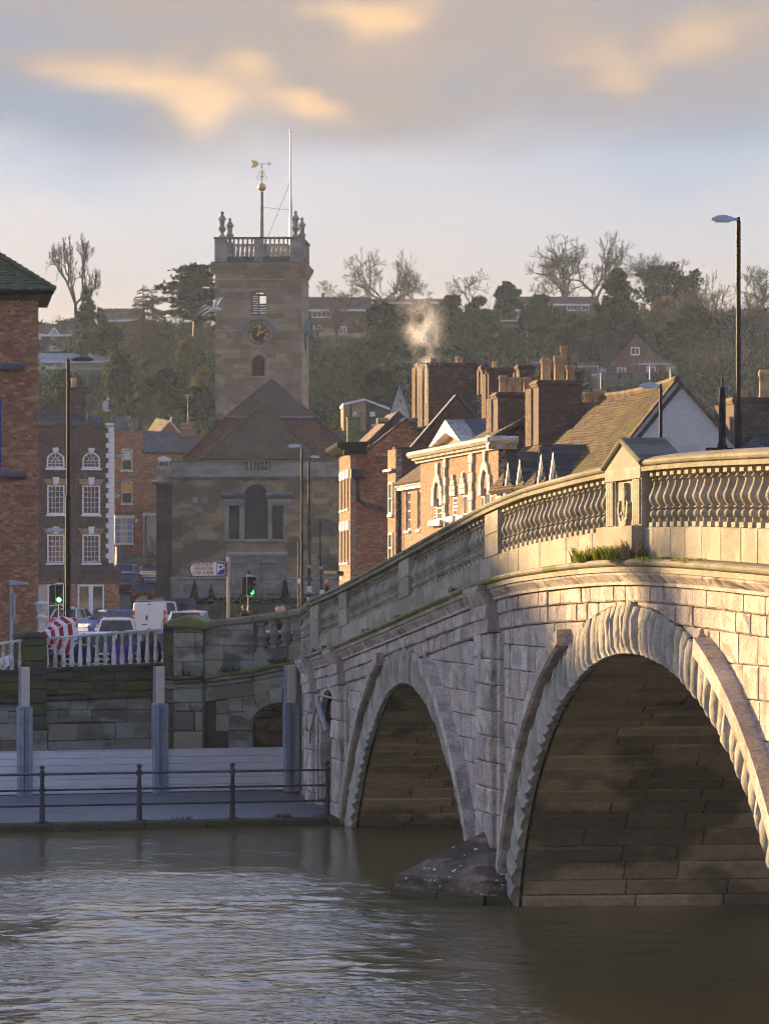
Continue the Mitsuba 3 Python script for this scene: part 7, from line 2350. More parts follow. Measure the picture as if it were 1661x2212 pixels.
for a in (('huge dark green conifer on the hillside right of centre', 1334, 792, 455, 580, 132, 51, 'leaf_dark', 9000, 'cone', .5), ('dark rounded fir on the crest right of the small bare tree', 1092, 700, 496, 610, 46, 52, 'leaf_dark', 2200, 'column', .45),
          ('dark fir close against the rounded one on the crest', 1117, 700, 497, 618, 34, 53, 'leaf_dark', 1500, 'cone', .45), ('spreading dark pine in front of the crest bungalow', 1165, 780, 462, 640, 90, 54, 'leaf_green', 4200, 'round', .5),
          ('dark cypress mass right of the hill house windows', 828, 795, 460, 655, 92, 55, 'leaf_dark', 6000, 'column', .5), ('yellow-green feathery conifer slanting below the dark cypress', 842, 800, 440, 722, 66, 56, 'leaf_green', 3000, 'round', .45),
          ('round green bush on the slope right of the tower', 773, 842, 400, 784, 46, 57, 'leaf_green', 2200, 'round', .35), ('bright yellow-green laurel on the left hillside', 240, 850, 420, 782, 34, 58, 'leaf_yellow', 1500, 'column', .35),
          ('yellow-green bush left of the tower at clock height', 408, 790, 430, 728, 48, 59, 'leaf_yellow', 1800, 'round', .4), ('green bush at the foot of the tower on the left', 440, 850, 410, 795, 40, 60, 'leaf_yellow', 1400, 'round', .4),
          ('dark shrub below the larches', 360, 880, 390, 800, 90, 61, 'leaf_dark', 3500, 'round', .45), ('dark shrub left of the tower base', 430, 905, 380, 840, 80, 62, 'leaf_dark', 2600, 'round', .4), ('clipped round bush low on the left hillside', 350, 880, 385, 850, 34, 63, 'leaf_green', 900, 'round', .3),
          ('dark conifer clump behind the hill house row', 905, 760, 470, 655, 80, 64, 'leaf_dark', 4200, 'round', .5), ('dark tree below the low crest house', 975, 760, 470, 640, 90, 65, 'leaf_dark', 4200, 'round', .5), ('green tree left of the flat-roofed garage', 1035, 750, 478, 640, 70, 66, 'leaf_green', 2600, 'round', .45),
          ('dark holly right of the huge conifer', 1500, 800, 455, 660, 110, 67, 'leaf_dark', 5200, 'round', .5), ('dark green shrub behind the red gabled house', 1452, 800, 452, 700, 70, 68, 'leaf_dark', 2600, 'round', .45), ('dark bush at the foot of the huge conifer on the left', 1255, 800, 450, 700, 80, 69, 'leaf_dark', 3000, 'round', .5),
          ('rust-brown beech hedge below the ivy-clad tree', 1442, 690, 482, 645, 86, 70, 'leaf_rust', 3200, 'round', .4), ('dark tree behind the orange house', 820, 880, 370, 800, 80, 71, 'leaf_dark', 2600, 'round', .4), ('yellowish shrub by the hill house garage', 700, 760, 475, 738, 60, 72, 'leaf_yellow', 1300, 'round', .35),
          ('dark yew left of the larches', 262, 860, 415, 760, 50, 73, 'leaf_dark', 2200, 'column', .4), ('grey-green shrub under the blue-grey bungalow', 140, 860, 410, 800, 90, 74, 'leaf_green', 2600, 'round', .4), ('dark tree filling the slope right of the bungalow', 235, 770, 455, 700, 60, 75, 'leaf_dark', 2400, 'round', .45)):
    evergreen(*a, name='shrub' if 'bush' in a[0] or 'shrub' in a[0] or 'laurel' in a[0] or 'hedge' in a[0] else 'evergreen_tree', cat='shrub' if 'bush' in a[0] or 'shrub' in a[0] or 'laurel' in a[0] or 'hedge' in a[0] else 'tree')
# a long dark clipped hedge across the middle of the slope
t = thing('hedge', 'long dark clipped hedge across the hillside behind the smoke', 'hedge')
rs = np.random.RandomState(77)
b = MB()
n = 9000
uu = rs.uniform(0, 1, n)
a, c = at(940, 0, 462), at(1240, 0, 458)
P = a + (c - a) * uu[:, None] + rs.normal(0, .35, (n, 3)) * [1, 1, 0]
P[:, 2] = [at(0, 712 + 88 * q, 460)[2] for q in rs.uniform(0, 1, n)]
leaf_cloud(b, P, .45, rs)
b.build('foliage', 'leaf_dark', t)
# scrub that covers the rest of the slope, kept clear of the houses' fronts
rs = np.random.RandomState(9)
CLEAR = [(664, 792, 728, 500), (1222, 1275, 672, 500), (1112, 1136, 690, 494), (1062, 1128, 705, 480), (1296, 1460, 806, 440), (84, 238, 800, 452), (84, 140, 755, 480), (230, 250, 712, 505), (742, 884, 925, 330), (1262, 1404, 794, 455), (795, 990, 662, 520), (270, 345, 760, 445)]
for nm, mat, m, size, lab in (('dark_scrub', 'leaf_scrub', 2100, .5, 'olive ivy and bramble scrub covering the hillside'), ('bare_scrub', 'twig_tan', 800, .3, 'tan leafless scrub and saplings on the hillside'), ('green_scrub', 'leaf_green', 900, .42, 'patches of green undergrowth on the hillside')):
    Y = rs.uniform(335, 545, m)
    X = rs.uniform(-.105, .105, m) * Y
    if nm == 'bare_scrub':
        pick = rs.rand(m)
        X = np.where(pick < .55, rs.uniform(.065, .105, m) * Y, np.where(pick < .8, rs.uniform(-.085, -.035, m) * Y, X))
    Zg_ = hill_z(X[None], Y[None])[0]
    hh = rs.uniform(.6, 2.3, m) * (1.35 if nm == 'bare_scrub' else 1)
    hh = np.where(Y > 485, hh * .5, hh)
    uu, vv = UC + X / Y * F0, VH - (Zg_ + hh * 1.1 - H) / Y * F0
    ok = np.ones(m, bool)
    for u0, u1, vb, dd in CLEAR:
        ok &= ~((uu > u0 - 8) & (uu < u1 + 8) & (vv < vb) & (Y < dd + 2))
    X, Y, Zg_, hh = X[ok], Y[ok], Zg_[ok], hh[ok]
    m = len(X)
    k = 46 if nm != 'bare_scrub' else 36
    c = np.repeat(np.stack([X, Y, Zg_], 1), k, 0)
    hr = np.repeat(hh, k)
    P = c + np.stack([rs.normal(0, .5, m * k) * hr, rs.normal(0, .4, m * k) * hr, np.abs(rs.normal(.45, .35, m * k)) * hr], 1)
    b = MB()
    if nm == 'bare_scrub':
        o = rs.normal(0, .45, (len(P), 3)) + [0, 0, .8]
        prisms(b, np.hstack([P, P + o * hr[:, None] * .4, np.full((len(P), 1), .03), np.full((len(P), 1), .015)]))
        b.UV = [np.repeat(np.repeat(rs.rand(m, 2), k, 0), 6, 0)]
    else:
        leaf_cloud(b, P, size, rs)
    b.build(nm, mat, None, False, lab, 'undergrowth', kind='stuff')

# riverside terrace beyond the left edge of the picture: its ridge and stacks throw the shadow on the bridge
t = thing('riverside_terrace', 'row of tall riverside houses with chimneys beyond the left edge', 'house')
ridge = 5.9 + (118 - 60.86) / .788 * math.tan(SUN_EL) - .5
b = MB()
TD = np.array([-.9945, -.1045, 0])
o = np.array([-13.2, 116.2, 0])
for i in range(9):
    p0, p1 = o + TD * 9.5 * i, o + TD * (9.5 * i + 9.45)
    nn = np.array([-.1045, .9945, 0]) * 9
    W_ = MB()
    z1 = ridge - 4.2
    W_.add([p0 + [0, 0, 1.8], p1 + [0, 0, 1.8], p1 + nn + [0, 0, 1.8], p0 + nn + [0, 0, 1.8], p0 + [0, 0, z1], p1 + [0, 0, z1], p1 + nn + [0, 0, z1], p0 + nn + [0, 0, z1], p0 + nn / 2 + [0, 0, ridge - .2], p1 + nn / 2 + [0, 0, ridge - .2]],
           [[0, 1, 5, 4], [2, 3, 7, 6], [1, 2, 6, 5], [3, 0, 4, 7], [4, 7, 8, 8], [5, 9, 6, 6]], world=True)
    W_.build('house_wall', 'brick_far_red', t)
    R_ = MB()
    e = -nn / 9 * .4
    R_.add([p0 + e + [0, 0, z1 - .2], p1 + e + [0, 0, z1 - .2], p1 + nn / 2 + [0, 0, ridge], p0 + nn / 2 + [0, 0, ridge], p1 + nn - e + [0, 0, z1 - .2], p0 + nn - e + [0, 0, z1 - .2]], [[0, 1, 2, 3], [3, 2, 4, 5]], world=True)
    R_.build('roof', 'slate', t)
    G_ = Frame(p1 * [1, 1, 0], -TD[:2])
    for zz in (3.2, 6.6, 9.8):
        for xx in (1.3, 4.1, 6.9):
            if zz + 1.9 < z1:
                window(G_, t, xx, xx + 1.1, zz, zz + 1.9, 3, 4, 'white_paint', .02, deep=.0, edge=.08)
for x in (-49.6, -31.0, -70.5):
    k = (x - o[0]) / TD[0]
    c = o + TD * k + np.array([-.1045, .9945, 0]) * 4.5
    q = Frame([c[0] - .55, c[1] - .5, 0], [1, .1])
    MB(q).block(0, 1.15, -.5, .5, ridge - 1.2, ridge + 2.2, .04).build('chimney', 'brick_far', t)
    for i in range(3):
        MB(q).lathe([(.15, 0), (.12, .1), (.11, .5), (.14, .55), (.0, .56)], .25 + .33 * i, 0, ridge + 2.19, 8).build('chimney_pot', 'clay_pot', t)

t = thing('street_terrace', 'unseen row of houses behind the quoined brick house, added to shade the street', 'house')  # unseen houses, put in to keep the sun off the street
for i in range(4):
    y0 = 246 + 18 * i
    x0 = -.0735 * (y0 + 17.5) - 1.0
    z0 = street_z(y0) - 1
    W_ = MB()
    W_.box(x0 - 9, x0, y0, y0 + 17.5, z0, z0 + 8.2)
    W_.build('house_wall', 'brick_far_red', t)
    MB().add([(x0 - 9.3, y0, z0 + 8.1), (x0 + .3, y0, z0 + 8.1), (x0 + .3, y0 + 17.5, z0 + 8.1), (x0 - 9.3, y0 + 17.5, z0 + 8.1), (x0 - 4.5, y0, z0 + 11), (x0 - 4.5, y0 + 17.5, z0 + 11)], [[1, 2, 5, 4], [0, 4, 5, 3], [0, 1, 4, 4], [3, 5, 2, 2]], world=True).build('roof', 'slate', t)

# ---------------------------------------------------------------- vehicles
def loft(sections, close=True):
    """Skin through cross sections of the same number of points, ends capped."""
    S = [np.asarray(s, float) for s in sections]
    k = len(S[0])
    V = np.vstack(S)
    i = np.arange(k)
    F = [np.stack([i + a * k, (i + 1) % k + a * k, (i + 1) % k + (a + 1) * k, i + (a + 1) * k], 1) for a in range(len(S) - 1)]
    F = np.vstack(F)
    m = len(V)
    V = np.vstack([V, S[0].mean(0), S[-1].mean(0)])
    e = (len(S) - 1) * k
    F = np.vstack([F, np.stack([(i + 1) % k, i, 0 * i + m, 0 * i + m], 1), np.stack([i + e, (i + 1) % k + e, 0 * i + m + 1, 0 * i + m + 1], 1)])
    return V, F


def car(label, u, d, heading, L, W, Hh, paintkey, style='hatch', name='parked_car', cat='car', z=None, red=True, wheel_on_back=False):
    """heading: degrees from straight away from us, turning left. Local x forwards, o to the right, z up; the middle of the car is seen at u."""
    t = thing(name, label, cat)
    a = math.radians(heading)
    p = at(u, VH, d)
    f = Frame([p[0], p[1], street_z(d) if z is None else z], [-math.sin(a), math.cos(a)])
    w = W / 2
    g = dict(hatch=(.30, .46, -.34, -.47, .62), suv=(.29, .43, -.40, -.49, .63), van=(.40, .30, -.495, -.5, .60), estate=(.29, .44, -.42, -.49, .62), minivan=(.36, .47, -.4, -.49, .58), pickup=(.1, .2, -.16, -.2, .62))[style]
    xr0, xb0, xr1, xb1 = g[0] * L - .12 * L, g[1] * L - .12 * L, g[2] * L, g[3] * L          # roof front, screen base, roof rear, rear base
    zb = g[4] * Hh                                                   # belt line
    if style in ('van', 'minivan'):
        xr0, xb0 = .28 * L, .42 * L
    sec = []
    for x, ww, zl, zt in ((.5, .82, .32, .42 * Hh), (.485, .93, .22, .47 * Hh), (.4, .99, .2, .52 * Hh), (xb0 / L, 1, .18, zb * .97), (.1, 1, .18, zb), (-.2, 1, .18, zb), (-.4, .99, .2, zb * 1.01), (-.485, .95, .24, zb * 1.0), (-.5, .86, .34, zb * .95)):
        q = w * ww
        sec.append([(x * L, -q * .9, zl), (x * L, -q, zl + .18), (x * L, -q, zt - .16), (x * L, -q * .95, zt - .03), (x * L, -q * .7, zt), (x * L, q * .7, zt), (x * L, q * .95, zt - .03), (x * L, q, zt - .16), (x * L, q, zl + .18), (x * L, q * .9, zl)])
    V, F = loft(sec)
    MB(f).add(V, F).build('body', paintkey, t, 35)
    ri, rw = w * .78, w * .94
    zr = Hh - .06
    B = [(xb0, rw, zb - .02), (xb0, -rw, zb - .02), (xb1, -rw, zb - .02), (xb1, rw, zb - .02)]
    R = [(xr0, ri, zr), (xr0, -ri, zr), (xr1, -ri * .97, zr), (xr1, ri * .97, zr)]
    for nm, i, j in (('windscreen', 0, 1), ('side_window', 1, 2), ('rear_window', 2, 3), ('side_window', 3, 0)):
        MB(f).quad(B[i], B[j], R[j], R[i]).build(nm, 'car_glass', t)
    b = MB(f)
    for i in range(4):
        b.tube([B[i], R[i]], .045, 6)
    if style in ('estate', 'suv', 'hatch', 'minivan'):
        for s_ in (1, -1):
            xm = .12 * L - .12 * L
            b.tube([(xm, s_ * rw, zb), (xm - .04 * L, s_ * ri, zr)], .04, 5)
    b.build('pillars', paintkey if style != 'pickup' else paintkey, t)
    rs_ = []
    for x, k in ((xr0 + .05, .92), (xr0 - .1, 1.0), (0, 1.04), (xr1 + .1, 1.0), (xr1 - .04, .9)):
        q = ri * k
        rs_.append([(x, -q, zr - .03), (x, -q * .9, zr + .035), (x, 0, zr + .06), (x, q * .9, zr + .035), (x, q, zr - .03)])
    V, F = loft(rs_)
    MB(f).add(V, F).build('roof', paintkey, t, 50)
    rad = .31 if style not in ('suv', 'van', 'pickup') else .35
    for x in (.31 * L, -.31 * L):
        for s_ in (-1, 1):
            wh = MB(f)
            c = np.array([x, s_ * (w - .1), rad])
            pr = []
            for o, r in ((-.1, .6), (-.1, .92), (-.07, 1), (.07, 1), (.1, .92), (.1, .6)):
                pr.append([c + [r * rad * math.cos(g_), s_ * o, r * rad * math.sin(g_)] for g_ in np.linspace(0, 6.283, 17)[:-1]])
            V, F = loft(pr)
            k = MB(f).add(V, F).build('wheel', 'rubber', t)
            hub = [[c + [.62 * rad * q_ * math.cos(g_), s_ * .102, .62 * rad * q_ * math.sin(g_)] for g_ in np.linspace(0, 6.283, 13)[:-1]] for q_ in (1, .2)]
            V, F = loft(hub)
            MB(f).add(V, F).build('rim', 'grey_metal', k)
    for s_ in (-1, 1):
        MB(f).block(-.0, .16, s_ * w * .72 - .12, s_ * w * .72 + .12, 0, .1, .01) if False else None
        zl = zb * .88
        q0, q1 = (s_ * w * .6, s_ * w * .97) if s_ > 0 else (s_ * w * .97, s_ * w * .6)
        MB(f).box(-.505 * L, -.465 * L, q0, q1, zl - (.13 if style != 'van' else .42), zl + .08).build('tail_light', 'lamp_red', t)
        MB(f).box(.45 * L, .492 * L, q0 * .95, q1 * .95, .40 * Hh - .02, .40 * Hh + .12).build('headlight', 'lamp_clear', t)
        m = MB(f)
        m.box(xb0 - .35, xb0 - .2, s_ * (w + .12) - .1, s_ * (w + .12) + .1, zb + .02, zb + .17)
        m.build('mirror', paintkey, t)
    MB(f).box(-.512 * L, -.49 * L, -.27, .27, .42 * Hh, .42 * Hh + .12).build('number_plate', 'plate_yellow', t)
    MB(f).box(-.515 * L, -.46 * L, -w * .93, w * .93, .3, .46).build('bumper', 'rubber' if style in ('suv', 'van') else paintkey, t)
    MB(f).box(.46 * L, .51 * L, -w * .9, w * .9, .26, .42).build('bumper', paintkey, t)
    MB(f).box(-.3 * L, .3 * L, -w * .9, w * .9, .12, .22).build('underside', 'rubber', t)
    if style == 'suv':
        b = MB(f)
        for s_ in (-1, 1):
            b.tube([(xr1 + .2, s_ * ri * .92, zr + .04), (xr1 + .3, s_ * ri * .92, zr + .1), (xr0 - .3, s_ * ri * .92, zr + .1), (xr0 - .2, s_ * ri * .92, zr + .04)], .02, 5)
        b.build('roof_rails', 'rubber', t)
    b = MB(f)
    b.tube([(xr1 + .3, 0, zr + .05), (xr1 + .05, 0, zr + .35)], .01, 4)
    b.build('aerial', 'rubber', t)
    if wheel_on_back:
        pr = [[(-.5 * L - o, r * .36 * math.cos(g_), .62 * Hh + r * .36 * math.sin(g_)) for g_ in np.linspace(0, 6.283, 19)[:-1]] for o, r in ((0, .9), (.1, 1), (.16, .9), (.17, .4))]
        V, F = loft(pr)
        MB(f).add(V, F).build('spare_wheel', 'rubber', t, 40)
    return t, f


car('white estate car with red tail lights, nearest in the traffic behind the balustrade', 255, 193, 2, 4.85, 1.93, 1.77, 'paint_white', 'suv')
car('silver hatchback parked at an angle by the shop at left', 158, 232, -14, 3.85, 1.68, 1.45, 'paint_silver')
car('bright blue hatchback turned towards us beside the shop door', 247, 226, 118, 3.9, 1.7, 1.48, 'paint_blue')
car('silver hatchback just ahead of the white estate car', 252, 207, 4, 4.0, 1.7, 1.5, 'paint_silver')
car('dark red off-roader with a white-trimmed roof seen from behind', 311, 275, 3, 4.5, 1.78, 1.85, 'paint_red', 'suv')
car('maroon car coming downhill towards us past the house corner', 280, 290, 178, 4.4, 1.75, 1.5, 'paint_maroon')
car('pale silver car uphill at the corner of the quoined house', 272, 303, 176, 4.2, 1.7, 1.46, 'paint_silver')
car('dark car with a long rear window ahead of the white van', 358, 270, 4, 4.4, 1.75, 1.45, 'paint_dark', 'estate')
car('dark blue off-roader with a wheel on its tailgate beside the white van', 392, 246, 4, 4.3, 1.8, 1.8, 'paint_navy', 'suv', wheel_on_back=True)
car('dark blue car parked by the houses at right behind the bridge parapet', 708, 215, 186, 4.3, 1.78, 1.5, 'paint_navy')
car('pale blue car glimpsed through the stone balusters of the curved wall', 585, 128, 60, 4.0, 1.7, 1.45, 'paint_pale_blue')
car('white car parked behind the balustrade below the striped parasol', 140, 108, 90, 4.1, 1.72, 1.45, 'paint_white')
car('blue-grey car behind the right end of the white balustrade', 322, 108, 20, 4.1, 1.75, 1.5, 'paint_pale_blue')
t, f = car('white panel van facing us behind the square stone pier', 408, 203, 178, 4.9, 1.95, 1.92, 'paint_white', 'minivan', 'parked_van', 'van')
# panel van from behind with two doors and a loaded roof rack
t = thing('panel_van', 'white panel van seen from behind with a ladder rack on its roof', 'van')
p = at(325, VH, 222)
f = Frame([p[0], p[1], street_z(222)], [-.03, 1])
w = .95
sec = []
for x, ww, zl, zt in ((2.4, .8, .4, .95), (2.2, .95, .3, 1.15), (1.5, 1, .25, 1.3), (.9, 1, .25, 1.95), (.5, 1, .25, 1.99), (-2.3, 1, .3, 1.99), (-2.4, .97, .34, 1.95)):
    q = w * ww
    sec.append([(x, -q * .96, zl), (x, -q, zl + .15), (x, -q * .98, zt * .62), (x, -q * .93, zt - .08), (x, -q * .84, zt), (x, q * .84, zt), (x, q * .93, zt - .08), (x, q * .98, zt * .62), (x, q, zl + .15), (x, q * .96, zl)])
V, F = loft(sec)
MB(f).add(V, F).build('body', 'paint_white', t, 30)
for a, c in ((-.78, -.005), (.005, .78)):
    b = MB(f)
    b.box(-2.44, -2.40, a, c, .45, .78)
    b.box(-2.44, -2.40, a, c, .79, 1.92)
    b.build('rear_door', 'paint_white', t)
MB(f).box(-2.47, -2.43, -.2, -.08, 1.0, 1.26).build('door_handle', 'rubber', t)
MB(f).box(-2.46, -2.42, -.42, -.12, .72, .78).build('latch', 'rubber', t)
MB(f).box(-2.46, -2.42, -.1, .1, 1.86, 1.92).build('brake_light', 'rubber', t)
for s_ in (-1, 1):
    MB(f).box(-2.46, -2.36, s_ * .87 - .07, s_ * .87 + .07, .85, 1.55).build('tail_light', 'lamp_red', t)
    MB(f).box(-2.47, -2.35, s_ * .87 - .075, s_ * .87 + .075, 1.18, 1.28).build('indicator', 'lamp_clear', t)
    for x in (1.5, -1.5):
        pr = [[(x + r * .34 * math.cos(g_), s_ * (.84 + o), .34 + r * .34 * math.sin(g_)) for g_ in np.linspace(0, 6.283, 17)[:-1]] for o, r in ((-.1, .9), (-.08, 1), (.07, 1), (.1, .9), (.1, .3))]
        V, F = loft(pr)
        MB(f).add(V, F).build('wheel', 'rubber', t)
b = MB(f)
for x in (-2.0, -.8, .4):
    b.tube([(x, -.8, 2.08), (x, .8, 2.08)], .025, 5)
for i in range(5):
    b.tube([(-2.2, -.6 + .3 * i, 2.11), (.6, -.6 + .3 * i, 2.11)], .02, 5)
b.build('roof_rack', 'grey_metal', t)
for o in (-.45, .5):
    MB(f).block(-2.1, -1.0, o - .28, o + .28, 2.13, 2.24, .03).build('roof_load', 'stone_coping', t)
MB(f).box(-2.5, -2.35, -.9, .9, .28, .45).build('bumper', 'rubber', t)
car('cream van with a yellow sticker partly hidden behind the white panel van', 352, 232, 3, 4.7, 1.8, 1.85, 'cream_paint', 'minivan', 'parked_van', 'van')

# ---------------------------------------------------------------- people
import manifold3d as m3


def limb(pts, rad, ref=.03, smooth=8):
    """One continuous body through bones: a list of (joint, joint) pairs over named points with radii."""
    parts = []
    for a, c in pts:
        sp = [m3.Manifold.sphere(rad[k][1], 14).translate(list(map(float, rad[k][0]))) for k in (a, c)]
        parts.append(m3.Manifold.batch_hull(sp))
    m = m3.Manifold.batch_boolean(parts, m3.OpType.Add).refine_to_length(ref)
    mm = m.to_mesh()
    tm = trimesh.Trimesh(mm.vert_properties[:, :3], mm.tri_verts, process=True)
    trimesh.smoothing.filter_taubin(tm, iterations=smooth)
    return tm


def person(label, u, d, facing, coat, trousers, hair, pose='sit', z=None, scale=1.0, long_hair=False, group=None, u_off=0.0):
    """A figure: one continuous body, with coat, trousers, shoes and hair as its clothing. facing: degrees, 0 = away from us."""
    t = thing('person', label, 'person', group)
    a = math.radians(facing)
    p = at(u, VH, d)
    f = Frame([p[0], p[1], street_z(d) if z is None else z], [math.cos(a), math.sin(a)])     # x to the figure's right, o backwards
    f.eo = -np.array([-math.sin(a), math.cos(a), 0])
    s = scale
    hip = .5 if pose == 'sit' else .92
    J = {}
    sway = .0 if pose != 'walk' else .06
    J['pel'] = ((0, 0, hip), .125)
    J['wst'] = ((0, .0, hip + .2), .12)
    J['chs'] = ((0, .01, hip + .42), .145)
    J['nek'] = ((0, 0, hip + .58), .055)
    J['hd0'] = ((0, -.015, hip + .68), .075)
    J['hd1'] = ((0, .0, hip + .76), .095)
    J['nose'] = ((0, -.112, hip + .715), .012)
    J['chin'] = ((0, -.06, hip + .655), .035)
    for sd, k in ((-1, 'l'), (1, 'r')):
        J[k + 'ear'] = ((sd * .092, .01, hip + .72), .018)
        J[k + 'sh'] = ((sd * .17, .01, hip + .5), .07)
        J[k + 'hp'] = ((sd * .09, 0, hip - .02), .095)
        if pose == 'sit':
            J[k + 'el'] = ((sd * .24, -.06, hip + .22), .046)
            J[k + 'wr'] = ((sd * .12, -.27, hip + .14), .03)
            J[k + 'kn'] = ((sd * .12, -.44, hip + .02), .062)
            J[k + 'an'] = ((sd * .12, -.46, .09), .042)
        else:
            sw = sd * (1 if pose == 'walk' else .12)
            J[k + 'el'] = ((sd * .23, .02 + .07 * sw, hip + .24), .045)
            J[k + 'wr'] = ((sd * .25, -.06 + .15 * sw, hip + .02), .03)
            J[k + 'kn'] = ((sd * .09, -.1 - .12 * sw, .5), .06)
            J[k + 'an'] = ((sd * .09, .04 - .25 * sw, .09 + (.06 if sw < 0 and pose == 'walk' else 0)), .042)
        an = np.array(J[k + 'an'][0])
        J[k + 'to'] = (tuple(an + [0, -.17, -.05]), .035)
        J[k + 'he'] = (tuple(an + [0, .05, -.045]), .04)
        wr = np.array(J[k + 'wr'][0])
        el = np.array(J[k + 'el'][0])
        e = (wr - el) / np.linalg.norm(wr - el)
        J[k + 'pm'] = (tuple(wr + e * .07), .034)
        sdv = np.cross(e, [1, 0, 0])
        sdv /= np.linalg.norm(sdv) + 1e-9
        for i in range(4):
            q = wr + e * .1 + sdv * (i - 1.5) * .022
            J[f'{k}f{i}'] = (tuple(q), .011)
            J[f'{k}g{i}'] = (tuple(q + e * (.05, .06, .055, .042)[i] + np.array([0, 0, -.012])), .009)
        J[k + 't0'] = (tuple(wr + e * .04 + sdv * .03), .013)
        J[k + 't1'] = (tuple(wr + e * .085 + sdv * .06), .01)
    bones = [('pel', 'wst'), ('wst', 'chs'), ('chs', 'nek'), ('nek', 'hd0'), ('hd0', 'hd1'), ('hd0', 'nose'), ('hd0', 'chin')]
    for k in 'lr':
        bones += [('hd1', k + 'ear'), ('chs', k + 'sh'), (k + 'sh', k + 'el'), (k + 'el', k + 'wr'), (k + 'wr', k + 'pm'), ('pel', k + 'hp'), (k + 'hp', k + 'kn'), (k + 'kn', k + 'an'), (k + 'an', k + 'to'), (k + 'an', k + 'he'), (k + 'wr', k + 't0'), (k + 't0', k + 't1')]
        bones += [(k + 'pm', f'{k}f{i}') for i in range(4)] + [(f'{k}f{i}', f'{k}g{i}') for i in range(4)]
    big = lambda g: {k: (v[0], v[1] + g) for k, v in J.items()}   # noqa: E731

    def put(tm, nm, mat):
        V = np.array(tm.vertices) * s
        return MB(f).add(V, tm.faces).build(nm, mat, t, True)
    put(limb(bones, J, .03, 6), 'body', 'skin')
    cb = [('pel', 'wst'), ('wst', 'chs')] + [x for k in 'lr' for x in (('chs', k + 'sh'), (k + 'sh', k + 'el'), (k + 'el', k + 'wr'), ('pel', k + 'hp'))]
    G = big(.022)
    put(limb(cb, G, .04), 'coat', coat)
    G = big(.012)
    put(limb([x for k in 'lr' for x in (('pel', k + 'hp'), (k + 'hp', k + 'kn'), (k + 'kn', k + 'an'))], G, .04), 'trousers', trousers)
    for k in 'lr':
        G = big(.008)
        put(limb([(k + 'he', k + 'to')], G, .03, 4), 'shoe', 'rubber')
    hr = {'a': ((0, .02, hip + .785), .098), 'b': ((0, .055, hip + .72), .085), 'c': ((0, .07, hip + (.52 if long_hair else .68)), .085 if long_hair else .06), 'l': ((-.07, .03, hip + (.56 if long_hair else .72)), .05), 'r': ((.07, .03, hip + (.56 if long_hair else .72)), .05)}
    put(limb([('a', 'b'), ('b', 'c'), ('a', 'l'), ('a', 'r')], hr, .03, 5), 'hair', hair)
    return t, f


bz = float(at(0, 1432, 96.8)[2]) - .12
bz = 2.33
person('person with long brown hair in a purple jacket, seated behind the balustrade', 263, 96.6, -5, 'cloth_purple', 'cloth_black', 'hair_brown', 'sit', bz, 1.06, True)
person('person in a dark coat with dark hair, seated at the right behind the balustrade', 322, 96.6, 8, 'cloth_black', 'cloth_navy', 'hair_brown', 'sit', bz, 1.07, True)
person('person in a dark navy coat, seated in the middle behind the balustrade', 182, 96.6, 3, 'cloth_navy', 'cloth_black', 'hair_brown', 'sit', bz, .98)
person('person with brown hair seated low behind the left end of the balustrade', 109, 97.0, -20, 'cloth_brown', 'cloth_black', 'hair_brown', 'sit', bz - .35, .95)
person('person walking in a dark coat, left of two beyond the stone coping', 527, 190, 75, 'cloth_black', 'cloth_navy', 'hair_brown', 'walk', z=float(at(0, 1308, 190)[2]) - 1.74)
person('person walking in a brown coat, right of two beyond the stone coping', 538, 191, 60, 'cloth_brown', 'cloth_black', 'hair_brown', 'walk', z=float(at(0, 1312, 191)[2]) - 1.72)
person('grey-haired person behind the curved parapet, left of a pair', 601, 150, 20, 'cloth_black', 'cloth_black', 'hair_grey', 'stand', z=float(at(0, 1312, 150)[2]) - 1.76)
person('grey-haired person behind the curved parapet, right of a pair', 611, 150.4, -10, 'cloth_navy', 'cloth_black', 'hair_grey', 'stand', z=float(at(0, 1311, 150)[2]) - 1.76)
t = thing('bench', 'dark slatted bench behind the white balustrade', 'bench')
f, L = face_frame(110, 96.3, 345, 96.9)
for h0 in (.50, .62, .74):
    MB(f).box(0, L, -.0, .03, bz + h0, bz + h0 + .09).build('back_slat', 'black_paint', t)
for o in (-.15, -.27, -.39):
    MB(f).box(0, L, o - .05, o + .05, bz + .42, bz + .45).build('seat_slat', 'black_paint', t)
for i in range(4):
    MB(f).box(L * i / 3.05, L * i / 3.05 + .06, -.42, .05, bz, bz + .83).build('support', 'black_paint', t)


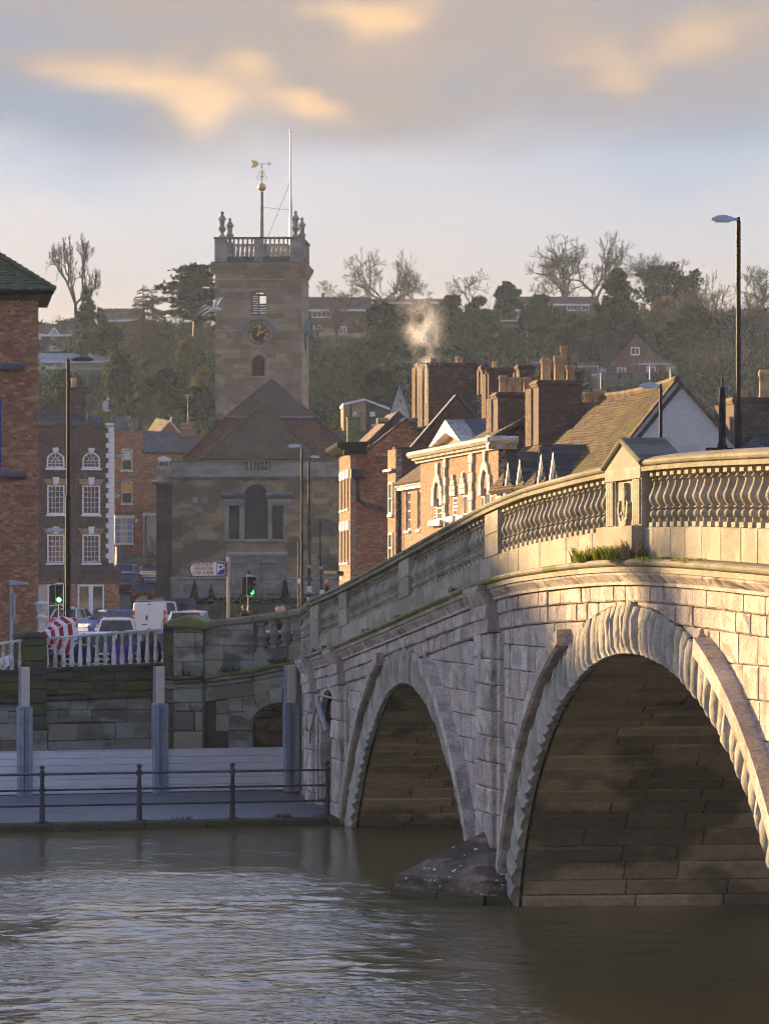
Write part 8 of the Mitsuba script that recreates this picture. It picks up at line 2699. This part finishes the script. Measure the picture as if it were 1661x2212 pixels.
# ---------------------------------------------------------------- lamps, signals, signs
def lamp(label, u, d, v_top, v_head, side, head_px, r0=.075, r1=.055, zb=None, arm=.25, mat='galvanised'):
    """Column with one lantern; side -1: the lantern points left."""
    t = thing('street_lamp', label, 'street lamp')
    p = at(u, v_top, d)
    z0 = street_z(d) - .05 if zb is None else zb
    f = Frame([p[0], p[1], 0], [side, 0], eo=[0, -1, 0])
    zt = p[2]
    b = MB(f)
    b.lathe([(r0 * 1.7, z0), (r0 * 1.7, z0 + .05), (r0 * 1.25, z0 + .08), (r0 * 1.25, z0 + 1.3), (r0, z0 + 1.36), (r0, z0 + (zt - z0) * .55), (r0 * 1.12, z0 + (zt - z0) * .555), (r0 * 1.12, z0 + (zt - z0) * .565), (r1, z0 + (zt - z0) * .57), (r1, zt - .1), (r1 * .7, zt - .08), (r1 * .7, zt), (0, zt)], 0, 0, 0, 10)
    b.build('column', 'black_paint', t, 40)
    hl = head_px * d / F0
    zh = zt - .05
    MB(f).tube([(0, 0, zh), (arm, 0, zh)], .04, 6).build('bracket', 'grey_metal', t)
    S = []
    for x, w, up, dn in ((0, .05, .04, .04), (.12, .09, .07, .05), (.4, .13, .12, .06), (.75, .12, .1, .05), (.95, .06, .04, .03), (1, .02, .0, .02)):
        k = .55 + .6 * hl
        S.append([(arm + x * hl, -w * k, zh - dn * k), (arm + x * hl, -w * .9 * k, zh + up * .5 * k), (arm + x * hl, 0, zh + up * k), (arm + x * hl, w * .9 * k, zh + up * .5 * k), (arm + x * hl, w * k, zh - dn * k)])
    V, F = loft(S)
    MB(f).add(V, F).build('lantern', mat, t, 40)
    MB(f).box(arm + .2 * hl, arm + .85 * hl, -.07, .07, zh - .075, zh - .05).build('lens', 'lamp_clear', t)
    return t


lamp('tall black lamp column with its lantern turned right, in front of the quoined house', 147, 130, 773, 775, 1, 48, .085, .062, arm=.12, mat='dark_iron')
lamp('very tall black lamp column at the right, lantern turned left against the sky', 1595, 95, 468, 470, -1, 50, .085, .055, zb=2.6, arm=.1)
lamp('grey lamp column in front of the white gable, lantern turned left', 1427, 108, 829, 832, -1, 42, .055, .05, zb=3.4, arm=.05)
lamp('dark lamp column against the brick corner houses, lantern turned left', 834, 200, 917, 918, -1, 30, .085, .075, arm=.08)
lamp('lamp column in front of the church window at right, lantern turned left', 652, 205, 961, 962, -1, 28, .08, .06, arm=.08)
lamp('lamp column by the church roof edge, lantern turned right', 668, 250, 985, 986, 1, 22, .085, .07, arm=.05)
lamp('slim dark lamp beside the traffic light, lantern turned left over the shop', 141, 190, 1143, 1143, -1, 36, .07, .05, arm=.1)
lamp('small street lamp showing just right of the tall left column', 148, 240, 985, 986, 1, 20, .06, .05, arm=.05)
t = thing('wall_lamp', 'lantern on a short bracket fixed to the white quoins', 'lamp')
f = Frame(at(245, 985, 234.3) * [1, 1, 0], [1, 0])
z = at(245, 985, 234)[2]
MB(f).tube([(0, .0, z), (.12, .05, z)], .03, 5).build('bracket', 'grey_metal', t)
V, F = loft([[(.1 + x * .5, .1 - w, z - .03), (.1 + x * .5, .1, z + h_), (.1 + x * .5, .1 + w, z - .03)] for x, w, h_ in ((0, .04, .03), (.3, .1, .09), (.7, .1, .08), (1, .02, .0))])
MB(f).add(V, F).build('lantern', 'galvanised', t)
t = thing('street_lamp', 'grey lamp column with a flat square lantern in front of the left brick building', 'street lamp')
p = at(25, 1258, 100)
f = Frame([p[0], p[1], 0], [1, 0])
MB(f).lathe([(.06, 1.9), (.06, 3.4), (.045, 3.45), (.045, p[2]), (0, p[2])], 0, 0, 0, 8).build('column', 'galvanised', t, 40)
MB(f).box(.05, .1, .02, .12, p[2] - .85, p[2] - .3).build('service_box', 'grey_metal', t)
b = MB(f)
b.poly([(-.05, p[2] - .1), (.42, p[2] - .06), (.42, p[2] - .0), (-.03, p[2] + .06)], -.12, .12, .02)
b.build('lantern', 'galvanised', t)
t = thing('short_black_pole', 'thick black pole with a thin tip standing behind the right parapet', 'pole')
p = at(1560, 815, 78)
f = Frame([p[0], p[1], 0], [1, 0])
zq = lambda v: at(1560, v, 78)[2]   # noqa: E731
MB(f).lathe([(.1, zq(1010)), (.1, zq(962)), (.075, zq(955)), (.068, zq(950)), (.068, zq(838)), (.03, zq(836)), (.02, zq(834)), (.02, zq(818)), (.03, zq(817)), (.02, zq(814)), (0, zq(813))], 0, 0, 0, 10).build('shaft', 'black_paint', t, 40)
MB(f).box(-.32, .2, -.1, .1, zq(972), zq(967)).build('foot_bracket', 'black_paint', t)


def signal(label, u, d, v0, v1, v_base, yaw, lit, second=True):
    t = thing('traffic_light', label, 'traffic light')
    p = at(u, VH, d)
    a = math.radians(yaw)
    f = Frame([p[0], p[1], 0], [math.cos(a), math.sin(a)])
    z1, z0 = at(u, v0, d)[2], at(u, v1, d)[2]
    hh = z1 - z0
    w = hh * .2
    MB(f).tube([(0, -.12, street_z(d)), (0, -.12, z1 + .12)], .055, 8).build('pole', 'dark_iron', t)
    MB(f).block(-w, w, -.06, -.02, z0, z1, .02).build('border_plate', 'white_paint', t)
    MB(f).block(-w * .86, w * .86, -.05, .0, z0 + .05, z1 - .05, .02).build('backing_board', 'matt_black', t)
    MB(f).block(-w * .52, w * .52, -.04, .16, z0 + .1, z1 - .08, .03).build('housing', 'matt_black', t)
    for i, nm in enumerate(('green_lens', 'amber_lens', 'red_lens')):
        zc_ = z0 + hh * (.22 + .28 * i)
        r = hh * .105
        k = MB(f).poly([(r * math.cos(g_), zc_ + r * math.sin(g_)) for g_ in np.linspace(0, 6.283, 17)[:-1]], .15, .175).build(nm, 'matt_black' if i else 'signal_off', t)
        if i == 0 and lit:
            d_ = dict(scene[k])
            d_['emitter'] = {'type': 'area', 'radiance': {'type': 'rgb', 'value': [.02 * lit, .5 * lit, .06 * lit]}}
            scene[k] = d_
        b = MB(f)
        gs = np.linspace(-.3, math.pi + .3, 11)
        pts = [(r * 1.15 * math.cos(g_), zc_ + r * 1.15 * math.sin(g_)) for g_ in gs] + [(r * 1.28 * math.cos(g_), zc_ + r * 1.28 * math.sin(g_)) for g_ in gs[::-1]]
        b.poly(pts, .15, .34)
        b.build('visor', 'matt_black', t)
    if second:                                                      # a second head set at right angles on the same pole
        g = Frame(f.pt([[-w * 1.5, -.15, 0]])[0], [math.cos(a + 1.3), math.sin(a + 1.3)])
        MB(g).block(-w * .5, w * .5, -.1, .16, z0 + .1, z1 - .08, .04).build('side_head', 'matt_black', t)
    MB(f).lathe([(.05, z1 + .1), (.1, z1 + .12), (.1, z1 + .2), (0, z1 + .24)], 0, -.12, 0, 8).build('cap', 'matt_black', t)
    return t


matte('signal_off', (.01, .05, .02), .3)
signal('traffic light with a white border showing green in front of the shop', 128, 203, 1260, 1306, 1400, 0, 5.0)
signal('traffic light turned partly away in front of the church, showing green', 540, 200, 1243, 1289, 1335, 42, 1.2)

t = thing('car_park_sign', 'white arrow-shaped car park direction sign with a blue P on a grey post', 'sign')
f, L = face_frame(400, 155.4, 487, 155)
b_ = lambda u, v: f.px(u, v)   # noqa: E731
pl = [b_(400, 1230), b_(409, 1214.5), b_(487.5, 1211.5), b_(487.5, 1243.5), b_(409, 1245.5)]
MB(f).poly(pl, -.03, .0).build('plate', 'white_paint', t)
rim = Polygon(pl)
MB(f).poly(Polygon(rim.buffer(.015).exterior, [rim.buffer(-.02).exterior.coords]).simplify(.002), -.03, .004).build('border', 'sign_black', t)
MB(f).poly([b_(402.5, 1230), b_(410.5, 1216.5), b_(416.5, 1216.3), b_(409, 1230), b_(417, 1243.6), b_(411, 1243.6)], -.01, .006).build('chevron', 'sign_black', t)
for txt, v, uc in (('GARDNERS', 1221.2, 439), ('MEADOW', 1231, 440.5), ('CAR PARK', 1241, 440)):
    m = meshkit.text_mesh(txt, .135, .004, bold=True)
    c = m.bounds.mean(0)
    wd = (m.bounds[1] - m.bounds[0])[0]
    want = {'GARDNERS': 49, 'MEADOW': 41, 'CAR PARK': 47}[txt] * 155.2 / F0
    m.apply_translation([-c[0], 0, 0])
    m.apply_scale([want / wd, 1, 1])
    x, z = b_(uc, v)
    MB(f).mesh(m, (x, .002, z)).build('lettering', 'sign_black', t)
x0, z0 = b_(468, 1241.5)
x1, z1 = b_(485.5, 1214)
MB(f).poly(sbox(x0 + .02, z0 + .02, x1 - .02, z1 - .02).buffer(.02), -.01, .005).build('blue_panel', 'sign_blue', t)
m = meshkit.text_mesh('P', .34, .004, bold=True)
m.apply_translation([-m.bounds.mean(0)[0], -m.bounds.mean(0)[1], 0])
MB(f).mesh(m, ((x0 + x1) / 2, .006, (z0 + z1) / 2)).build('letter', 'white_paint', t)
xp, zp_ = b_(493.5, 1203)
MB(f).tube([(xp, -.02, 1.5), (xp, -.02, zp_)], .06, 10).build('post', 'grey_metal', t, 40)
for v in (1214, 1239):
    MB(f).box(b_(485, v)[0], xp + .07, -.09, .045, b_(490, v)[1] - .02, b_(490, v)[1] + .02).build('clamp', 'galvanised', t)

# slender ornamental posts with small light boxes, and a plain pole
for u, uq, v0, v1, d, lab, boxes in ((668, 668, 1130, 1312, 215, 'slender black post with a finial and a light box, left of two', (1278, 1302)), (696.5, 691, 1133, 1312, 212, 'slender black post with a finial leaning slightly, right of two', (1286,))):
    t = thing('finial_post', lab, 'post')
    a, c = at(u, v1, d), at(uq, v0, d)
    a[2] = street_z(d)
    MB().tube([a, a + (c - a) * .3, c], [.07, .05, .045], 8).build('shaft', 'black_paint', t, 40)
    MB().lathe([(.0, -.1), (.06, -.08), (.08, 0), (.04, .08), (.07, .14), (.03, .22), (.012, .42), (0, .44)], c[0], c[1], c[2], 8).build('finial', 'black_paint', t, True)
    q = a + (c - a) * .62
    MB().lathe([(.07, 0), (.1, .05), (.1, .12), (.07, .17)], q[0], q[1], q[2], 8).build('collar', 'grey_metal', t)
    for v in boxes:
        z = at(u, v, d)[2]
        MB().box(a[0] - .13, a[0] + .13, d - .2, d + .05, z - .02, z + .3).build('light_box', 'cream_paint', t)
        MB().box(a[0] - .32, a[0] + .32, d - .25, d + .1, z - .1, z - .05).build('tray', 'galvanised', t)
t = thing('plain_pole', 'thin black pole with a small white notice left of the finial posts', 'pole')
a = at(646, 1170, 206)
MB().tube([[a[0], a[1], street_z(206)], a], .05, 8).build('shaft', 'black_paint', t, 40)
MB().box(a[0] - .1, a[0] + .1, 205.85, 205.95, at(0, 1260, 206)[2], at(0, 1250, 206)[2]).build('notice', 'white_paint', t)

# in front of the church: low wall, railing, clipped cones, hedge
t = thing('churchyard_wall', 'low dark stone wall below the hedge in front of the church', 'wall')
f, L = face_frame(395, 255, 735, 254)
zt = f.px(560, 1306)[1]
stone_courses(sbox(0, 1.6, L, zt), f, t, 'stone', 'stone_moss_wall', (.3, .34), (.6, 1.2), 0, .3)
MB(f).box(0, L, -9, -.2, 1, zt - .1).build('terrace', 'hill_earth', t)
t = thing('hedge', 'low clipped hedge along the church front', 'hedge')
rs = np.random.RandomState(3)
n = 5000
P = np.stack([rs.uniform(0, L, n), -.5 + rs.normal(0, .18, n), zt + np.abs(rs.uniform(0, .42, n))], 1)
b = MB()
leaf_cloud(b, f.pt(P), .08, rs)
b.build('foliage', 'leaf_dark', t)
for k, (u, w, v0) in enumerate(((420, 20, 1252), (456, 18, 1260), (527, 22, 1250), (616, 24, 1244), (706, 20, 1255))):
    t = thing('topiary_cone', ('first clipped cone from the left in front of the church', 'second clipped cone from the left in front of the church', 'third clipped cone from the left, behind the traffic light', 'fourth clipped cone, right of the church doorway', 'clipped cone at the right corner of the church')[k], 'topiary')
    rs = np.random.RandomState(k)
    q = 258.5 / F0
    p = at(u, 1300, 258.5)
    hgt, n = (1300 - v0) * q, 1500
    zz = 1 - np.sqrt(rs.uniform(0, 1, n))
    a, rr = rs.uniform(0, 6.283, n), w * q / 2 * (1 - zz) * rs.uniform(.75, 1.05, n)
    b = MB()
    leaf_cloud(b, p + np.stack([rr * np.cos(a), rr * np.sin(a), zz * hgt], 1), .07, rs)
    b.build('foliage', 'leaf_dark', t)
    MB().tube([p - [0, 0, .6], p + [0, 0, hgt * .5]], .05, 5).build('stem', 'bark_dark', t)
t = thing('church_railing', 'low black spiked railing in front of the church doorway', 'railing')
g, Lg = face_frame(455, 257, 705, 256.4)
z0, z1 = g.px(560, 1298)[1], g.px(560, 1280)[1]
b = MB(g)
n = 56
for i in range(n + 1):
    x = Lg * i / n
    b.box(x - .014, x + .014, -.014, .014, z0, z1)
b.build('uprights', 'black_paint', t, kind='stuff')
for z in (z0 + .08, z1 - .12):
    MB(g).box(0, Lg, -.02, .02, z, z + .03).build('bar', 'black_paint', t)
for u in (382, 690):
    t = thing('gate_pier', ('square stone gate pier left of the church doorway', 'square stone gate pier at the right of the church')[u > 500], 'pier')
    f0 = Frame(at(u - 12, VH, 259) * [1, 1, 0], [1, 0])
    MB(f0).block(0, .72, -.7, 0, 2.5, at(0, 1252, 259)[2], .03).build('shaft', 'church_stone_grey', t)
    MB(f0).block(-.08, .8, -.78, .08, at(0, 1252, 259)[2], at(0, 1247, 259)[2], .03).build('cap', 'church_stone_grey', t)
# shop canopy with a round lamp by the right-hand houses
t = thing('shop_canopy', 'small dark canopy with a round lamp at the foot of the corner house', 'canopy')
f, L = face_frame(722, 188, 764, 181)
MB(f).poly([(0, f.px(730, 1240)[1]), (L * .7, f.px(730, 1240)[1]), (L * .7, f.px(730, 1235)[1]), (0, f.px(730, 1232)[1])], -.2, .5).build('canopy', 'matt_black', t)
MB(f).box(L * .4, L, -.1, .1, f.px(740, 1252)[1], f.px(740, 1242)[1]).build('fascia', 'white_paint', t)
MB(f).lathe([(0, -.16), (.13, -.1), (.16, 0), (.13, .1), (0, .16)], 0, .3, f.px(724, 1258)[1], 10).build('globe', 'clay_pot', t, True)

# striped parasol tipped over on the street side of the balustrade
t = thing('striped_parasol', 'red and white striped parasol tipped on its side behind the balustrade', 'parasol')
apx = at(87, 1374, 100)
ax = np.array([-.72, -.66, .16])
ax /= np.linalg.norm(ax)
e1 = np.cross(ax, [0, 0, 1])
e1 /= np.linalg.norm(e1)
e2 = np.cross(ax, e1)
R = .62
for i in range(8):
    g0, g1 = 2 * math.pi * i / 8, 2 * math.pi * (i + 1) / 8
    for j in range(8):
        a, c = j / 8, (j + 1) / 8
        pt_ = lambda g_, q: apx + (math.cos(g_) * e1 + math.sin(g_) * e2) * R * q - ax * (.6 * q ** 1.25)   # noqa: E731
        MB().quad(pt_(g0, a + .001), pt_(g1, a + .001), pt_(g1, c), pt_(g0, c)).build('stripe', 'awning_red' if j % 2 else 'awning_white', t)
    b = MB()
    b.tube([pt_(g0, 0), pt_(g0, .5), pt_(g0, 1.0)], .012, 4)
    b.build('rib', 'white_paint', t)
    MB().quad(pt_(g0, 1.0), pt_(g1, 1.0), pt_((g0 + g1) / 2, 1.0) - ax * .16, pt_(g0, 1.0) - ax * .1).build('valance', 'awning_white', t)
MB().tube([apx + ax * .05, apx - ax * 1.9], .025, 6).build('pole', 'cream_paint', t)
t = thing('white_column', 'small white ornamental column beside the striped parasol', 'column')
p = at(90, 1330, 112)
k = 112 / F0
MB().lathe([(.16, 0), (.16, .25), (.12, .3), (.1, .8), (.16, .85), (.16, .9), (.1, .95), (.12, 1.0), (.2, 1.25), (.2, 1.3), (0, 1.35)], p[0], p[1], at(0, 1400, 112)[2], 10).build('shaft', 'cream_paint', t, True)

# ---------------------------------------------------------------- aerials, gull
def aerial(label, u, v0, d, v1, boom, n, slope=0.0, mast_u=None, stays=False):
    t = thing('television_aerial', label, 'aerial')
    a, c = at(u, v0, d), at(u, v1, d)
    MB().tube([c, a], .02, 5).build('mast', 'grey_metal', t)
    u0, u1 = boom
    p, q = at(u0, v0 + 3, d), at(u1, v0 + 3 + slope, d)
    b = MB()
    b.tube([p, q], .014, 4)
    for i in range(n):
        x = p + (q - p) * (i + .5) / n
        b.tube([x + [0, -.3, .0], x + [0, .3, .0]], .008, 3)
        b.tube([x + [0, 0, -.14], x + [0, 0, .14]], .008, 3)
    b.build('rods', 'grey_metal', t)
    return t


aerial('aerial on a mast left of the church roof', 405, 851, 330, 915, (398, 418), 8)
aerial('long many-rodded aerial above the broad double stack', 921, 776, 171, 870, (851, 955), 9, 8)
aerial('comb-shaped aerial beside the tall crowned pot', 1189, 780, 150, 845, (1150, 1200), 14)
aerial('aerial on a tall mast left of the mossy ridge', 1292, 788, 131, 862, (1246, 1292), 9)
aerial('lower aerial on the same side of the mossy ridge', 1298, 806, 130.5, 862, (1278, 1306), 6)
aerial('wide aerial above the peak of the white gable', 1404, 783, 126, 820, (1378, 1450), 14)
aerial('small aerial behind the peak of the white gable', 1448, 790, 126, 820, (1436, 1460), 5)
t = thing('gull', 'white gull flying past the left side of the church tower', 'bird')
kx = 120 / F0
c = at(461, 666, 120)
V, F = loft([[c + np.array([x * kx, math.cos(g_) * r * kx, -y * kx + math.sin(g_) * r * kx]) for g_ in np.linspace(0, 6.283, 9)[:-1]] for x, y, r in ((-14, 8, .6), (-10, 5, 2.2), (-4, 1, 4.6), (3, 0, 5.6), (9, 1, 4.6), (13, 1, 3.4), (16, 2, 2.2), (18, 3.4, .5))])
MB().add(V, F, world=True).build('body', 'feather_white', t, True)
for nm, pts in (('wing', ((2, -2, 8, 0), (6, -12, 8, -12), (14, -19, 6, -20), (21, -23, 1.5, -26))), ('wing', ((0, -1, 9, 0), (-14, -7, 8, 16), (-28, 2, 6, 26), (-43, 17, 1.5, 34)))):
    S = []
    for x, y, ch, yy in pts:
        S.append([c + np.array([(x + e * ch * .5) * kx, yy * kx + o * .012, -(y + e * ch * .35) * kx + o * .012]) for e, o in ((-1, 0), (0, 1), (1, 0), (0, -1))])
    V, F = loft(S)
    MB().add(V, F, world=True).build(nm, 'feather_grey' if pts[1][0] < 0 else 'feather_white', t, True)
V, F = loft([[c + np.array([x * kx, o * kx, -y * kx + z * kx]) for o, z in ((-w, 0), (0, .8), (w, 0), (0, -.8))] for x, y, w in ((-10, 5, 2), (-20, 11, 4), (-24, 14, 3.6))])
MB().add(V, F, world=True).build('tail', 'feather_white', t)
MB().tube([c + np.array([17 * kx, 0, -2.8 * kx]), c + np.array([20 * kx, 0, -4 * kx])], [.02, .004], 5).build('beak', 'yellow_card', t)

# road markings up the hill
b = MB()
for i in range(9):
    y = 262 + 7 * i
    x = -.062 * y
    zz = [street_z(q) + .012 for q in (y, y + 3)]
    b.quad([x - .06, y, zz[0]], [x + .06, y, zz[0]], [x - .1, y + 3, zz[1]], [x - .22, y + 3, zz[1]])
for y in (306, 309, 312, 315):
    b.quad([-.067 * y, y, street_z(y) + .012], [-.058 * y, y, street_z(y) + .012], [-.058 * y, y + .35, street_z(y + .35) + .012], [-.067 * y, y + .35, street_z(y + .35) + .012])
for y in (212, 219):
    b.quad([-.05 * y, y, street_z(y) + .012], [-.035 * y, y, street_z(y) + .012], [-.035 * y, y + .2, street_z(y + .2) + .012], [-.05 * y, y + .2, street_z(y + .2) + .012])
b.build('road_marking', 'road_paint', None, False, 'worn white lines painted on the road beside the church', 'road marking', kind='structure')

# ---------------------------------------------------------------- smoke and air
G = 28
zz, yy, xx = np.meshgrid(np.linspace(0, 1, 2 * G), np.linspace(0, 1, G), np.linspace(0, 1, 2 * G), indexing='ij')
cxs = .5 - .05 * zz + .1 * (meshkit.noise(np.stack([zz * 3, zz * 0, zz * 0], -1), 2) - .5)
wid = .07 + .2 * zz
den = np.exp(-((xx - cxs) / wid) ** 2 - ((yy - .5) / .28) ** 2)
fb = meshkit.fbm(np.stack([xx * 7, yy * 3, zz * 6], -1), 4, 6)
den = den * np.clip((fb - .34) * 3.2, 0, 1) * np.clip(zz / .06, 0, 1) * np.clip((1 - zz) / .45, 0, 1) ** 1.3 * (.45 + .9 * np.exp(-((zz - .55) / .25) ** 2))
den[[0, -1]] = 0; den[:, [0, -1]] = 0; den[:, :, [0, -1]] = 0
HAZE = 0.00017
lo_, hi_ = at(840, 830, 173), at(1000, 615, 173)
sc_ = TF().translate([(lo_[0] + hi_[0]) / 2, 173.5, (lo_[2] + hi_[2]) / 2]).scale([(hi_[0] - lo_[0]) / 2, 1.0, (hi_[2] - lo_[2]) / 2])
scene['air'] = {'type': 'homogeneous', 'albedo': {'type': 'rgb', 'value': [.9, .95, .98]}, 'sigma_t': {'type': 'rgb', 'value': [HAZE * .85, HAZE, HAZE * 1.2]}, 'phase': {'type': 'hg', 'g': 0.0}}
scene['haze'] = {'type': 'cube', 'to_world': TF().translate([0, 315, 30.5]).scale([460, 405, 33.0]), 'bsdf': {'type': 'null'}, 'interior': {'type': 'ref', 'id': 'air'}}
tag('haze', 'thin winter haze that pales the far hillside', 'haze', kind='stuff')
scene['camera']['medium'] = {'type': 'ref', 'id': 'air'}
scene['smoke'] = {'type': 'cube', 'to_world': sc_, 'bsdf': {'type': 'null'}, 'exterior': {'type': 'ref', 'id': 'air'},
                  'interior': {'type': 'heterogeneous', 'albedo': .97, 'scale': 1.3, 'sigma_t': {'type': 'gridvolume', 'grid': mi.VolumeGrid(den.astype(np.float32)[..., None]), 'to_world': sc_ @ TF().translate([-1, -1, -1]).scale(2)}}}
tag('smoke', 'plume of pale chimney smoke drifting up in front of the dark hillside', 'smoke', kind='stuff')
